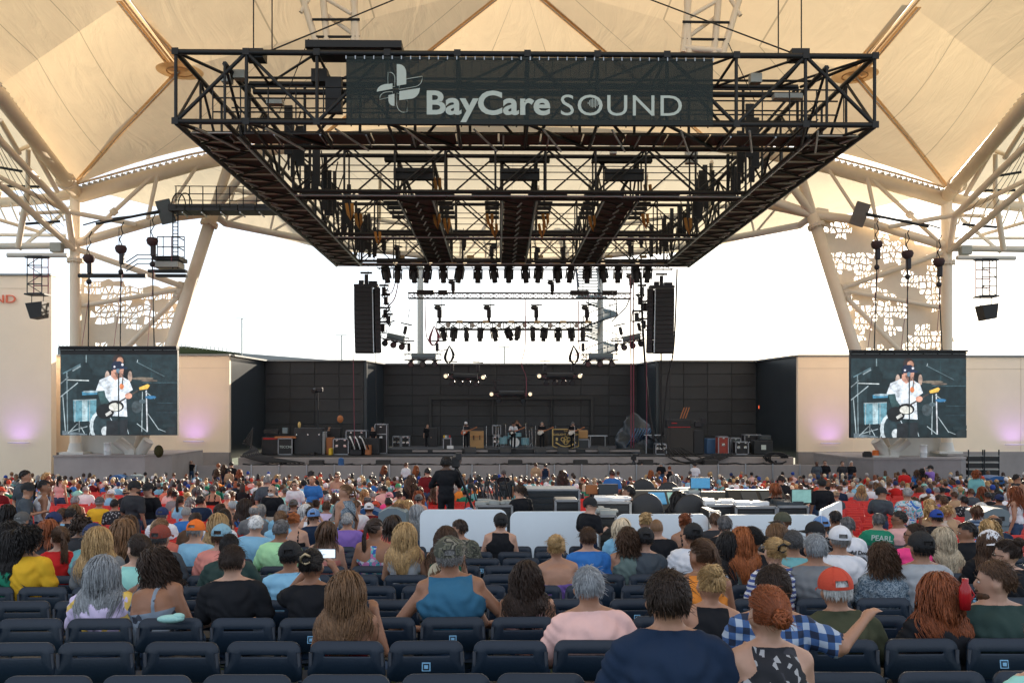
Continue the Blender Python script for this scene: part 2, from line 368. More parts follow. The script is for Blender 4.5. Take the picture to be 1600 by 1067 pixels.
# --- concrete podiums under the screens
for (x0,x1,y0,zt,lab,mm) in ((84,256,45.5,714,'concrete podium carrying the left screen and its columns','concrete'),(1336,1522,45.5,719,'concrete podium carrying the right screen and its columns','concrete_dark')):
    zt=Q(0,zt,45.5).z; e=empty('concrete_podium',(xs_at(x0,45.5),y0,GZ),lab,'podium'); e['kind']='structure'; L=xs_at(x1,45.5)-xs_at(x0,45.5); H=zt-GZ
    P=[(0,0),(L-1.0,0),(L,1.1),(L,6),(0,6)] if x0<800 else [(0.,1.),(1,0),(L-.7,0),(L,.8),(L,6),(0,6)]
    MB().poly([(a,b,0) for a,b in P][::-1],(0,0,H)).build('podium_body',M[mm],e)
    MB().poly([(a*1.006-.03,b-.05,H) for a,b in P][::-1],(0,0,.09)).build('podium_top',M['concrete'],e)
# --- barricade of grey panels in front of the stage
e=empty('crowd_barricade',(CX,47.8,ground(48)),'long low grey panelled barricade between the front row and the stage','barricade')
me=MB().box((0,0,0),(1.5,.05,1.15),bev=.02).mesh('barricade_panel',M['concrete'])
for i in range(24):
    o=link('barricade_panel',me,e); o.location=(-17.0+i*1.54,0,.78-.05); 
    boxo(e,'post',(-17.77+i*1.54,-.04,.70),(.06,.06,1.3),'alu')
# glass-like pale boards on the right end
e=empty('crowd_barricade',(18.2,47.2,ground(48)),'pale grey board railing between right end of stage and right podium','barricade')
for i in range(3):
    o=link('barricade_panel',me,e); o.location=(.8+i*1.54,0,.75)
e=empty('crowd_barricade',(-18.9,47.2,ground(48)),'pale metal railing between left podium and stage','barricade')
for i in range(3):
    o=link('barricade_panel',me,e); o.location=(-2.8+i*1.54,0,.75)
# ================================================================ CANOPY
def patch(name,a,b,c,d,nu=16,nv=16,sag=(0,0,0),m='canopy',parent=None,eab=None,edc=None,seams=4.5,ead=None,ebc=None):
    """quad patch a-b-c-d (u along ab, v along ad); sag pushes the middle; eab etc. offset an edge into a curve"""
    a,b,c,d=map(Vector,(a,b,c,d)); mb=MB(); uv=[]; vs=[]
    for j in range(nv+1):
        v=j/nv
        for i in range(nu+1):
            u=i/nu
            p=(a*(1-u)+b*u)*(1-v)+(d*(1-u)+c*u)*v
            p=p+Vector(sag)*(16*u*(1-u)*v*(1-v))
            if eab is not None: p=p+Vector(eab)*(4*u*(1-u)*(1-v))
            if edc is not None: p=p+Vector(edc)*(4*u*(1-u)*v)
            if ead is not None: p=p+Vector(ead)*(4*v*(1-v)*(1-u))
            if ebc is not None: p=p+Vector(ebc)*(4*v*(1-v)*u)
            vs.append(p); uv.append((u*seams,v*seams))
    n=nu+1; fs=[(j*n+i,j*n+i+1,(j+1)*n+i+1,(j+1)*n+i) for j in range(nv) for i in range(nu)]
    mb.add(vs,fs,0,True); o=mb.build(name,M[m],parent); me=o.data; ul=me.uv_layers.new(name='UVMap')
    idx=[me.loops[k].vertex_index for k in range(len(me.loops))]
    ul.data.foreach_set('uv',[x for k in idx for x in uv[k]]); return o
can=empty('fabric_canopy',(0,0,0),'huge tan tensile fabric canopy stretched over the amphitheatre','canopy')
A_=Q(113,291,47); P_=Q(281,108,36); U_=Q(197,0,32.5); M_=Q(500,214,47); C_=Q(806,-32,36); EL=Q(0,133,38.3)
Nrid=Vector((-16.5,4,24.6)); Nedge=Vector((-25,4,24.8)); NC=Vector((CX,4,27.5)); ARC=Q(800,226,47)
m_=mirror
def both(f):
    f(lambda p:Vector(p),1); f(m_,-1)
def side_canopy(T,s):
    A,P,U,Mm,E=T(A_),T(P_),T(U_),T(M_),T(EL); NR,NE=T(Nrid),T(Nedge); C=Vector((CX,C_.y,C_.z)); cc=Vector((CX,NC.y,NC.z))
    patch('fabric_panel',A,P,U,E,sag=(0,0,-.35),parent=can,seams=3)            # outer strip
    patch('fabric_panel',E,U,NR,NE,sag=(0,0,-.8),parent=can,seams=3)
    patch('fabric_panel',A,Mm,C,P,sag=(0,0,-.45),parent=can,eab=(0,0,.75),seams=3.5,nu=20,nv=20)
    patch('fabric_panel',P,C,cc,U if False else NR,sag=(0,0,-.6),parent=can,seams=3.5,nu=20,nv=20,ead=(0,0,-.1))
    # ridge cables and the round reinforcement plate
    r=.09
    def ridge(pts_):
        P=[Vector(q)+Vector((0,0,.07)) for q in pts_]; d_=(P[-1]-P[0]).normalized(); w_=d_.cross(Vector((0,0,1))).normalized()*.13
        MB().add([p for q in P for p in (q-w_,q+w_)],[(2*i,2*i+1,2*i+3,2*i+2) for i in range(len(P)-1)]).build('ridge_strip',M['ridge'],can)
        MB().path([q-Vector((0,0,.05)) for q in P],.03,6).build('ridge_cable',M['steel_cream'],can)
    dz=Vector((0,0,-.12))
    ridge([A+dz,(A+P)/2+Vector((0,0,-.02)),P+dz]); ridge([P+dz,U+dz,NR+dz]); ridge([C+dz,Mm+dz])
    for off in (-.28,.28):
        ridge([P+dz+Vector((off,0,0)),U+dz+Vector((off,0,0))])
    MB().add([P+Vector((.95*math.cos(a),.95*math.sin(a),-.10)) for a in np.linspace(0,2*math.pi,29)[:-1]],[tuple(range(28))]).build('ridge_plate',M['ridge_plate'],can)
    MB().lathe(P+Vector((0,0,-.15)),[(.50,0),(.54,0),(.54,.04),(.50,.04)],24).build('ridge_plate_ring',M['ridge'],can)
    patch('fabric_panel',A,T(Vector((A_.x-9,47.5,A_.z-.6))),T(Vector((A_.x-12,38,A_.z+3))),E,sag=(0,0,-.2),m='canopy_pale',parent=can,seams=2)
fabric('ridge',(.72,.54,.34),.5,(.74,.52,.30),0.); fabric('ridge_plate',(.80,.62,.40),.6,(.82,.62,.40),0.)
both(side_canopy)
ML,MR=M_,m_(M_); Cc=Vector((CX,C_.y,C_.z))
patch('fabric_panel',ML,MR,Cc+Vector((.2,0,0)),Cc,sag=(0,0,-.3),parent=can,eab=(0,0,ARC.z-ML.z),nu=24,nv=16,seams=3)
# rear canopy beyond the arch: arch edge -> rear ring
DL,DR=Q(345,330,48),m_(Q(345,330,48)); 
RL,RR=Vector((-11.5,58,12.6)),m_(Vector((-11.5,58,12.6)))
patch('fabric_panel',A_+Vector((0,.6,.1)),m_(A_)+Vector((0,.6,.1)),RR,RL,sag=(0,0,1.6),m='canopy_pale',parent=can,eab=(0,0,3.4),edc=(0,4.0,.2),nu=40,nv=18,seams=8)
# --- edge steelwork (cream tubes)
def frame_side(T,s):
    side='left' if s>0 else 'right'
    e=empty('roof_mast',T(Q(118,715,47)),'cream steel mast with branching tubes holding the canopy on the %s'%side,'mast')
    o=e.location.copy()
    def t(name,a,b,r,m='steel_cream',n=12):
        return tube(e,name,T(a)-o,T(b)-o,r,m,n)
    def path(name,pts_,r,m='steel_cream'): return MB().path([T(p)-o for p in pts_],r,12).build(name,M[m],e)
    def flange(p,q,r):
        p,q=T(p),T(q); d=(q-p).normalized(); mb=MB().tube(p-o-d*.09,p-o-d*.01,r,16).tube(p-o+d*.01,p-o+d*.09,r,16)
        x=d.orthogonal().normalized(); y=d.cross(x)
        for k in range(14):
            a=2*math.pi*k/14; c=p-o+(x*math.cos(a)+y*math.sin(a))*r*.9; mb.tube(c-d*.15,c+d*.15,.035,5)
        mb.build('flange',M['steel_cream'],e)
    colb,colt=Q(118,706,47),Q(118,300,47)
    t('column',colb,colt,.29); flange(Q(118,407,47),colt,.44)
    MB().tube(T(colb)-o,T(colb)-o+Vector((0,0,.5)),.42,12,r2=.3).box(T(colb)-o+Vector((0,0,-.05)),(1.3,1.0,.12)).build('column_foot',M['steel_white'],e)
    # diagonal leg
    dt,db=Q(333,332,47.5),Q(216,706,47)
    path('diagonal_column',[db,Q(266,543,47.2),dt],.33)
    flange(Q(327,350,47.4),dt,.48)
    t('branch',dt,Q(356,262,46.5),.26); t('branch',dt,Q(382,268,46),.22); t('branch',dt,Q(430,300,47),.24); t('branch',dt,Q(400,318,48.5),.24)
    t('foot_strut',Q(216,712,46.6),Q(186,688,46.4),.25,'steel_white'); t('foot_strut',Q(216,712,46.6),Q(232,688,46.5),.3,'steel_white')
    MB().tube(T(Q(180,690,46.2))-o,T(Q(205,709,46.4))-o,.19,10).box(T(Q(203,708,46.3))-o,(.5,.2,.34)).build('foot_strut',M['steel_white'],e)
    MB().box(T(Q(222,714,46.6))-o,(1.4,1.,.14)).build('base_plate',M['steel_white'],e)
    # pale wall between the legs
    MB().box(T(Q(168,696,47.6))-o,(3.6,.1,1.2)).build('skirt_board',M['steel_white'],e)
    # chord tubes
    t('lower_chord',Q(124,379,47),Q(256,341,47),.25); t('lower_chord',Q(256,341,47),dt,.25)
    t('brace',Q(122,390,47),Q(290,449,47.3),.16); t('brace',Q(128,478,47.2),Q(283,452,47.3),.13); t('brace',Q(180,560,47.2),Q(290,452,47.3),.14)
    for q in ((283,446),(280,456),(276,463)): flange(Q(q[0],q[1],47.3),Q(q[0]-12,q[1]-3,47.3),.2)
    t('strut',Q(130,375,46.8),Q(238,276,46.9),.11); t('strut',Q(231,342,46.8),Q(246,272,46.9),.11); t('strut',Q(256,338,47),Q(308,260,47),.09); flange(Q(178,331,46.7),Q(228,292,46.6),.18)
    # arch edge beam (top chord), curved
    bp=[Q(118,308,47),Q(200,285,47.1),Q(300,258,47.2),Q(400,236,47.3),Q(520,219,47.4),Q(650,211,47.5),Q(779+CX*F/47.5,208,47.5)]
    path('arch_beam',bp,.38)
    # lashing of the fabric edge to the arch
    fe=[A_+Vector((0,0,.05)),Q(200,266,46.9),Q(300,241,46.95),Q(400,222,47),Q(500,211,47)]
    mb=MB(); 
    for k in range(len(fe)-1):
        n=10
        for i in range(n):
            p=fe[k].lerp(fe[k+1],i/n); q=p+Vector((0,.25,-.34)); mb.box(T(p.lerp(q,.4))-o,(.24,.06,.10)); mb.tube(T(p)-o,T(q)-o,.035,5)
    mb.build('lashing',M['steel_white'],e)
    path('edge_cable',fe,.06,'steel_cream'); path('edge_cable',[p+Vector((0,.15,-.2)) for p in fe],.05,'steel_white')
    # side edge beam going towards the audience
    sb=[Q(120,304,47),Q(0,150,37.6),Vector((-26.5,4,24.2))]
    path('edge_beam',sb,.36); flange(Q(103,283,45.6),Q(0,150,37.6),.5)
    mb=MB(); a=Vector(A_); b=Vector(EL)
    for i in range(34):
        u=i/24; p=a.lerp(b,u); q=sb[0].lerp(sb[1],u)+Vector((.25,0,.2)); mb.box(T(p.lerp(q,.5))-o,(.16,.22,.05)); mb.tube(T(p)-o,T(q)-o,.035,5)
        if i<33: mb.tube(T(p.lerp(q,.5))-o,T(a.lerp(b,(i+1)/24).lerp(sb[0].lerp(sb[1],(i+1)/24)+Vector((.25,0,.2)),.5))-o,.03,5)
    mb.build('lashing',M['steel_white'],e)
    # branching cluster left of the column
    J=Q(106,331,45.5); K=Q(114,388,46.6)
    t('branch',Q(-40,178,37),J,.17); t('branch',J,K,.17); t('branch',Q(-30,262,40),K,.17); t('branch',Q(-30,262,41),J,.12)
    t('branch',J,Q(213,351,46.4),.13); t('branch',Q(30,334,45),J,.10); t('branch',Q(44,234,43),Q(43,300,44),.11); t('branch',Q(43,300,44),Q(28,386,45),.15)
    t('branch',Q(0,188,40),Q(30,240,42),.12); t('branch',Q(52,232,43),Q(90,300,45),.12); t('branch',Q(26,236,42),Q(46,228,43),.1); t('branch',Q(-30,335,45),Q(60,362,47),.1)
    t('branch',Q(-30,385,46),Q(112,384,46.6),.18,'steel_white'); t('branch',Q(-20,367,48),Q(105,368,48),.1,'steel_white')
    t('branch',Q(30,390,47),Q(115,320,47.5),.1,'steel_white'); t('branch',Q(-30,410,47),Q(0,300,47),.12)
    path('outer_beam',[Q(-60,322,47),Q(60,312,47.3),Q(116,303,47)],.28)
    for k in range(7): t('brace',Q(-20+k*18,322-k*2.4,47),Q(-8+k*18,345,46.5),.05,'steel_white')
    MB().box(T(Q(89,387,46.2))-o,(.6,.4,.5),bev=.03).build('junction_box',M['pole_grey'],e)
    # thin black cable bundle
    mb=MB()
    for k in range(5):
        a=Q(0,205+9*k,42); b=Q(110-6*k,350+5*k,45.3); pts_=[a.lerp(b,u)+Vector((0,-.25,-1.1*u*(1-u)*(1+.3*k))) for u in np.linspace(0,1,9)]; mb.path([T(p)-o for p in pts_],.018,4)
    mb.path([T(Q(130,352,46)+Vector((0,0,.2*math.sin(u*3)))).lerp(T(Q(250,333,46)),u)-o for u in np.linspace(0,1,8)],.04,5)
    for (q0,q1) in (((0,262),(35,268)),((10,291),(62,292)),((40,350),(95,346)),((150,350),(250,330))): mb.tube(T(Q(*q0,44.5))-o,T(Q(*q1,44.8))-o,.07,6)
    mb.build('cable_run',M['rig_black2'],e)
    return e
both(frame_side)
def perforated(poly,seed,lab,Y=47.75):
    P=[Q(x,y,Y) for x,y in poly]; o=P[0].copy(); pl_=[((p-o).x,(p-o).z) for p in P]; rr=random.Random(seed)
    def inside(x,z):
        c=False; n=len(pl_)
        for i in range(n):
            (x1,z1),(x2,z2)=pl_[i],pl_[i-1]
            if (z1>z)!=(z2>z) and x<(x2-x1)*(z-z1)/(z2-z1)+x1: c=not c
        return c
    xs_=[p[0] for p in pl_]; zs_=[p[1] for p in pl_]; st=.34; nx=int((max(xs_)-min(xs_))/st)+2; nz=int((max(zs_)-min(zs_))/st)+2
    G_={}
    for i in range(nx+1):
        for j in range(nz+1): G_[i,j]=Vector((min(xs_)-.1+i*st+rr.uniform(-.12,.12),0,min(zs_)-.1+j*st+rr.uniform(-.12,.12)))
    mb=MB()
    def hole(loop,k):
        c=sum(loop,Vector())/len(loop); inn=[c+(p-c)*k for p in loop]; n=len(loop)
        mb.add(loop+inn,[(a,(a+1)%n,n+(a+1)%n,n+a) for a in range(n)])
    for i in range(nx):
        for j in range(nz):
            L=[G_[i,j],G_[i+1,j],G_[i+1,j+1],G_[i,j+1]]; c=sum(L,Vector())/4
            if not inside(c.x,c.z): continue
            full=all(inside(p.x,p.z) for p in L); cl=mnoise_(c*.75+Vector((seed,0,0)))
            if full and cl>-.10 and rr.random()<.93:
                t=rr.random()
                if t<.3: hole(L,rr.uniform(.62,.8))
                elif t<.7: hole(L[:3],.66); hole([L[0],L[2],L[3]],.62)
                else:
                    m1=(L[0]+L[1])/2; m2=(L[2]+L[3])/2; hole([L[0],m1,m2,L[3]],.7); hole([m1,L[1],L[2]],.6); hole([m1,L[2],m2],.55)
            else: mb.add(L,[(0,1,2,3)])
    ob=mb.build('perforated_screen',M['steel_cream'],label=lab,cat='screen wall'); ob.location=o
    md=ob.modifiers.new('thickness','SOLIDIFY'); md.thickness=.05
    for py in (poly[0][1]+(poly[-1][1]-poly[0][1])*k/3 for k in (1,2)): pass
from mathutils import noise as _mn
mnoise_=lambda v:_mn.noise(v)
perforated([(122,432),(200,444),(292,452),(268,560),(122,560)],3,'cream metal screen with jagged shard-shaped holes behind the left video screen')
perforated([(1262,322),(1486,398),(1486,560),(1350,560),(1300,425)],9,'tall cream metal screen with jagged shard-shaped holes behind the right video screen')
# rear ring truss: top and bottom chords with webs
rt=empty('rear_ring_truss',(CX,60,12),'pale curved ring truss closing the back of the roof','truss')
def ringpt(u,z):   # u in -1..1
    a=Q(352,344,48.5) if u<0 else m_(Q(352,344,48.5)); x=CX+u*(CX-Q(352,344,48.5).x); return Vector((x,48.5+13.0*(1-abs(u)**1.9),z+.2*(1-u*u)))
o=rt.location
N=18
bot=[ringpt(u,12.35) for u in np.linspace(-1,1,N+1)]; top=[ringpt(u*.97,14.3)+Vector((0,-.6,0)) for u in np.linspace(-1,1,N+1)]
MB().path([p-o for p in bot],.2,10).build('bottom_chord',M['steel_white'],rt); MB().path([p-o for p in top],.14,8).build('top_chord',M['steel_white'],rt)
for T in (lambda p:Vector(p),m_): tube(rt,'end_strut',(bot[0] if T is not m_ else bot[-1])-o,T(Q(333,334,47.5))-o,.2,'steel_white',10)
for i in range(N):
    tube(rt,'web',bot[i]-o,top[i]-o,.07,'steel_white',8); tube(rt,'web',bot[i]-o,top[i+1]-o,.07,'steel_white',8)
    if i%2==0: tube(rt,'rafter',top[i]-o,ringpt(np.linspace(-1,1,N+1)[i]*.85,15.3)-o+Vector((0,-9,0)),.10,'steel_cream',8)
# flying masts above the rig (out of the top of the picture)
def fly(T,s):
    e=empty('flying_mast',T(Q(520,-60,33)),'cream lattice mast rising into the canopy above the %s half of the black grid'%('left' if s>0 else 'right'),'mast'); o=e.location.copy()
    for a,b in (((455,-60),(499,82)),((500,-60),(512,82)),((546,-60),(561,80)),((556,-60),(552,82))):
        tube(e,'leg',T(Q(*a,33))-o,T(Q(*b,32.6))-o,.13,'steel_cream')
    for a,b in (((462,-30),(549,22)),((500,-30),(470,20)),((505,20),(560,60))): tube(e,'brace',T(Q(*a,33))-o,T(Q(*b,32.7))-o,.08,'steel_cream')
    for a,b,r,mm in (((488,31),(562,31),.05,'rig_black'),((492,58),(562,58),.05,'rig_black'),((500,76),(560,72),.12,'steel_cream')): tube(e,'tie',T(Q(*a,32.6))-o,T(Q(*b,32.6))-o,r,mm)
both(fly)
# ================================================================ OVERHEAD LIGHTING GRID (black steel)
ZB=10.54; ZT=12.65; X0,X1=-9.80,11.56; Y0g,Y1g=26.0,51.7
rig=empty('lighting_grid',(0,26,ZB),'huge black steel truss grid with walkways hanging over the stage front','lighting rig'); ro=rig.location.copy()
def rt_(name,a,b,r=.05,m='rig_black',n=6): return tube(rig,name,Vector(a)-ro,Vector(b)-ro,r,m,n)
def lat(name_d,a0,a1,zb,zt,nb,rb=.05,warren=True,m='rig_black',posts=True,dbl=False,start=0):
    """vertical truss plane from a0 to a1 (xy) between heights; returns nodes"""
    a0,a1=Vector((*a0,0)),Vector((*a1,0)); P=[a0.lerp(a1,i/nb) for i in range(nb+1)]
    B=[Vector((p.x,p.y,zb)) for p in P]; T_=[Vector((p.x,p.y,zt)) for p in P]
    rt_('chord',B[0],B[-1],.085,m); rt_('chord',T_[0],T_[-1],.085,m)
    if posts:
        for i in range(nb+1): rt_('post',B[i],T_[i],rb,m)
    for i in range(nb):
        if (i+start)%2==0: rt_(name_d,B[i],T_[i+1],rb*1.05,m)
        else: rt_(name_d,T_[i],B[i+1],rb*1.05,m)
        if dbl:
            off=Vector((0.28,0,0))
            if (i+start)%2==0: rt_(name_d,B[i]+off,T_[i+1]+off,rb*.8,m)
            else: rt_(name_d,T_[i]+off,B[i+1]+off,rb*.8,m)
    return B,T_
Yf2=28.5
lat('brace',(X0,Y0g),(X1,Y0g),ZB,ZT,10,.055)
lat('brace',(X0+1.5,Yf2),(X1-1.5,Yf2),ZB,ZT,10,.05,start=1)
# front truss: top and bottom cross members, sub chords at mid height
for i in range(11):
    x=X0+(X1-X0)*i/10; x2=min(max(x,X0+1.4),X1-1.4)
    rt_('cross_member',(x,Y0g,ZT),(x2,Yf2,ZT),.05); rt_('cross_member',(x,Y0g,ZB),(x2,Yf2,ZB),.05)
    if i<10:
        x3=X0+(X1-X0)*(i+1)/10
        rt_('diagonal',(x,Y0g,ZB-.02),(min(max(x3,X0+1.4),X1-1.4),Yf2,ZB-.02) if i%2 else (min(max(x,X0+1.4),X1-1.4),Yf2,ZB-.02),.055)
        rt_('diagonal',(x3,Y0g,ZT),(x2,Yf2,ZT),.04)
        tube(rig,'light_bar',Vector((x+.5,Y0g+.3,ZB-.1))-ro,Vector((x+1.2,Yf2-.1,ZB-.12))-ro,.035,'alu',6)
rt_('chord',(X0+2.0,27.2,ZT-.75),(X1-2.0,27.2,ZT-.75),.09)
rt_('chord',(X0+1.4,27.2,ZT-.3),(X1-1.4,27.2,ZT-.3),.04)
for z in (.42,.85,1.2): 
    for yy in (26.35,28.2): rt_('rail',(X0+1.0,yy,ZB+z),(X1-1.0,yy,ZB+z),.025)
for i in range(24): rt_('rail_post',(X0+1.0+i*.85,26.35,ZB),(X0+1.0+i*.85,26.35,ZB+1.2),.022)
# walkway panels of the front truss (seen from below)
def panel(c,d,m='grating',name='walkway_panel',rot=None): return boxo(rig,name,Vector(c)-ro,d,m,rot=rot)
for i in range(14): panel((X0+1.6+.72+i*1.36,27.75,ZB+.06),(1.30,1.0,.05))
for x in np.linspace(X0+1.2,X1-1.2,14): tube(rig,'light_bar',Vector((x,27.2,ZB+.0))-ro,Vector((x,28.4,ZB+.0))-ro,.03,'alu',6)
# gusset nodes
gus=MB()
for i in range(11):
    x=X0+(X1-X0)*i/10
    for z in (ZB,ZT): gus.box((x-ro.x,Y0g-ro.y-.07,z-ro.z),(.2,.04,.2))
gus.build('gusset_plates',M['rig_black'],rig,kind='stuff')
# side trusses
def side_truss(T,s):
    xo,xi=X0,X0+1.48
    for (x,tg) in ((xo,0),(xi,1)):
        p0=T((x,Y0g,0)); p1=T((x,Y1g,0)); lat('brace',(p0.x,p0.y),(p1.x,p1.y),ZB,ZT-.35 if tg else ZT,12,.045,start=tg)
    if True:
        p0=T((xo,Y0g,0)); p1=T((xo,Y1g,0)); rt_('chord',(p0.x,p0.y,ZB-.05),(p1.x,p1.y,ZB-.05),.07,'rig_black2')
    n=26
    for i in range(n):
        y=Y0g+1.0+(Y1g-Y0g-1.0)*i/n; yy=Y0g+1.0+(Y1g-Y0g-1.0)*(i+1)/n; c=T(((xo+xi)/2+.03,(y+yy)/2,ZB+.03))
        panel(c,(1.30,(yy-y)-.07,.05))
        a,b=T((xo+.05,y,ZB-.02)),T((xi,y,ZB-.02)); rt_('cross_member',a,b,.028,'alu')
        a,b=(T((xo+.1,y,ZB-.06)),T((xi-.1,yy,ZB-.06))) if i%2 else (T((xo+.1,yy,ZB-.06)),T((xi-.1,y,ZB-.06)))
        rt_('diagonal',a,b,.035)
        a=T((xo+.12,y,ZB-.05)); b=T((xo+.42,y+.62,ZB-.05)); rt_('light_bar',a,b,.035,'alu')
    a,b=T((xi+.02,Y0g+1.2,ZB-.05)),T((xi+.02,Y1g,ZB-.05)); rt_('chord',a,b,.045,'alu')
    a,b=T((xi+.12,Y0g+1.2,ZB-.02)),T((xi+.12,Y1g,ZB-.02)); rt_('chord',a,b,.05,'rig_black')
    for z in (.5,1.05):
        a,b=T((xi-.1,Y0g+1,ZB+z)),T((xi-.1,Y1g,ZB+z)); rt_('rail',a,b,.025)
both(side_truss)
# cross trusses
def xtruss(y,x0,x1,nb,zb=ZB,zt=ZT-.35,dbl=True,r=.045):
    B,T_=lat('brace',(x0,y),(x1,y),zb,zt,nb,r,dbl=dbl); B2,T2=lat('brace',(x0,y+1.1),(x1,y+1.1),zb,zt,nb,r*.8,start=1)
    for i in range(nb+1): rt_('cross_member',B[i],B2[i],.04); rt_('cross_member',T_[i],T2[i],.04)
    rt_('chord',B[0]+Vector((0,.1,-.14)),B[-1]+Vector((0,.1,-.14)),.035,'alu')
    for z in (.55,.85,1.1): rt_('rail',(x0,y+.2,zb+z),(x1,y+.2,zb+z),.02)
xtruss(34.2,X0+1.6,X1-1.6,9); rt_('chord',(X0+1.4,34.2,ZT-.15),(X1-1.4,34.2,ZT-.15),.07)
for i in range(8): panel((X0+2.6+i*2.3,34.75,ZB+.04),(1.6,.8,.05),'rig_black2')
xtruss(42.5,X0+1.6,X1-1.6,9,r=.04)
xtruss(50.2,X0+1.6,X1-1.6,9,r=.04); rt_('chord',(X0,Y1g,ZB),(X1,Y1g,ZB),.07,'alu'); rt_('chord',(X0,Y1g,ZB+.3),(X1,Y1g,ZB+.3),.05,'rig_black2')
# longitudinal catwalk trusses
for (xc,lean) in ((-3.45,0),(.86,0),(5.1,0)):
    wd=.72
    for sx in (-1,1):
        lat('brace',(xc+sx*wd,35.4),(xc+sx*wd,50.2),ZB,ZT-.5,7,.04,start=(sx+1)//2)
        rt_('chord',(xc+sx*wd,35.4,ZB-.06),(xc+sx*wd,50.2,ZB-.06),.045,'alu')
    n=12
    for i in range(n):
        y=35.5+i*14.6/n; panel((xc,y+.6,ZB+.03),(1.25,1.1,.05)); rt_('cross_member',(xc-wd,y,ZB-.02),(xc+wd,y,ZB-.02),.03)
        rt_('diagonal',(xc-wd,y,ZB-.05),(xc+wd,y+1.2,ZB-.05),.03)
        rt_('light_bar',(xc+.1,y+.1,ZB-.1),(xc-.05,y+.8,ZB-.1),.035,'alu')
    panel((xc,35.2,ZB+1.55),(2.5,.35,.12),'rig_black','hoist_beam'); panel((xc,34.6,ZB+.8),(1.6,.3,.45),'rig_black','end_box')
    # stacked black plates beside each catwalk front
    for k in range(5):
        for sx in (-1,1): panel((xc+sx*1.15,35.8+k*.9,ZB+.15),(.62,.25,.12),'rig_black','cleat')
# hanging dark soft legs and cable trunks along inner side trusses
drape=MB(); rr=random.Random(5)
for sx in (-1,1):
    for i in range(40):
        y=30+i*.52; x=(X0+1.8+rr.uniform(0,1.0)) if sx<0 else (X1-1.8-rr.uniform(0,1.0)); z0=ZB+rr.uniform(-.05,.3); h=rr.uniform(1.0,1.9)
        drape.box((x-ro.x,y-ro.y,z0+h/2-ro.z),(rr.uniform(.06,.3),.08,h))
        if i%3==0: drape.tube(Vector((x,y,ZB+.1))-ro,Vector((x+rr.uniform(-.5,.5),y+.8,ZB+2.0))-ro,.03,5)
drape.build('hanging_cable_trunks',M['rig_black'],rig,kind='stuff')
# outriggers: the raised box at the top left front
panel(Q(557,81,27.2),(3.0,1.2,.22),'rig_black','roof_box'); 
for px in (500,515,540,598): a=Q(px,74,27.0); rt_('post',a,a+Vector((0,0,-.25)),.03)
# gear boxes and small fixtures on the grid
for (px,py,Y,dx,dz) in ((375,118,26.8,.35,.25),(1180,124,26.8,.35,.28),(430,160,27,.5,.18),(1230,152,27,.9,.15),(958,232,34,.25,.5),(1080,245,36,.5,.6),(355,125,26.9,.3,.2),(500,120,27,.5,.4),(522,150,27,.5,1.1)):
    panel(Q(px,py,Y),(dx,.3,dz),'pole_grey' if dz<.3 or px>900 and px<1100 else 'rig_black','junction_box')
for px in (400,1247): a=Q(px,88,26.3); panel(a,(.55,.5,.28),'rig_black','hoist_bracket')
# suspension cables up into the canopy
susp=[(396,82,396,-40),(425,86,425,-40),(1216,84,1216,-40),(1252,84,1252,-40)]
for (a,b,c,d) in susp: rt_('cable',Q(a,b,26.3),Q(c,d,26.6),.022,n=5)
rt_('cable',Q(412,84,26.4),Q(640,-10,31),.025,n=5); rt_('cable',Q(1240,84,26.4),Q(990,-10,31),.025,n=5)
rt_('cable',Q(480,68,27),Q(436,178,27.3),.015,n=5); rt_('cable',Q(1138,68,27),Q(1180,160,27.3),.015,n=5)
rt_('cable',Q(482,62,27),Q(486,78,27),.03,n=5)
# --- banner
bn=empty('venue_banner',Q(541,193,25.86),'dark mesh banner reading BayCare SOUND across the front of the grid','banner'); bo=bn.location.copy()
bx1=Q(1114,193,25.86).x; bz1=Q(541,89,25.86).z; BW=bx1-bo.x; BH=bz1-bo.z
MB().box((BW/2,0,BH/2),(BW,.012,BH)).build('mesh_cloth',M['scrim'],bn)
mat('banner_hem',(.02,.028,.03),.8)
MB().box((BW/2,-.012,BH-.03),(BW,.02,.07)).box((BW/2,-.012,.05),(BW,.02,.14)).build('hem',M['banner_hem'],bn)
mb=MB()
for i in range(41): mb.box((i*BW/40,-.025,BH-.03),(.03,.03,.1))
mb.build('eyelets',M['alu'],bn)
mb=MB()
for i in range(1,41): mb.box((i*BW/41,.02,BH/2),(.018,.01,BH))
mb.build('batten_lines',M['banner_hem'],bn)
mat('print_white',(.52,.60,.57),.8,0,.04,3)
def bpt(px,py): 
    q=Q(px,py,25.84)-bo; return q
PXM=25.84/F
tsz=(176-139)*PXM/.727
q=bpt(664,178); o_=text(bn,'lettering','BayCare',q,tsz,'print_white',ext=.004,bold=.026,spacing=1.0); 
wd=o_.dimensions.x; o_.scale=((861-668)*PXM/wd,1,1)
q=bpt(874,180.5); tsz2=(178-144)*PXM/.727; o_=text(bn,'lettering','SOUND',q,tsz2,'print_white',ext=.004,bold=-.002,spacing=1.05)
wd=o_.dimensions.x; o_.scale=((1068-878)*PXM/wd,1,1)
mb=MB()
for k,h in enumerate((3,8,12,14,12,15,10,6,3)): 
    c=bpt(919+k*2.3,161.5); mb.box(c+Vector((0,-.003,0)),(.018,.008,h*PXM))
mb.build('sound_wave_mark',M['print_white'],bn)
def petal(pts_,solid=True):
    P=[bpt(580+x/5.714,85+y/5.714) for x,y in pts_]
    if solid: MB().poly([p for p in P][::-1],(0,-.008,0)).build('logo_petal',M['print_white'],bn)
    else: MB().path(P+[P[0]],.011,5).build('logo_outline',M['print_white'],bn)
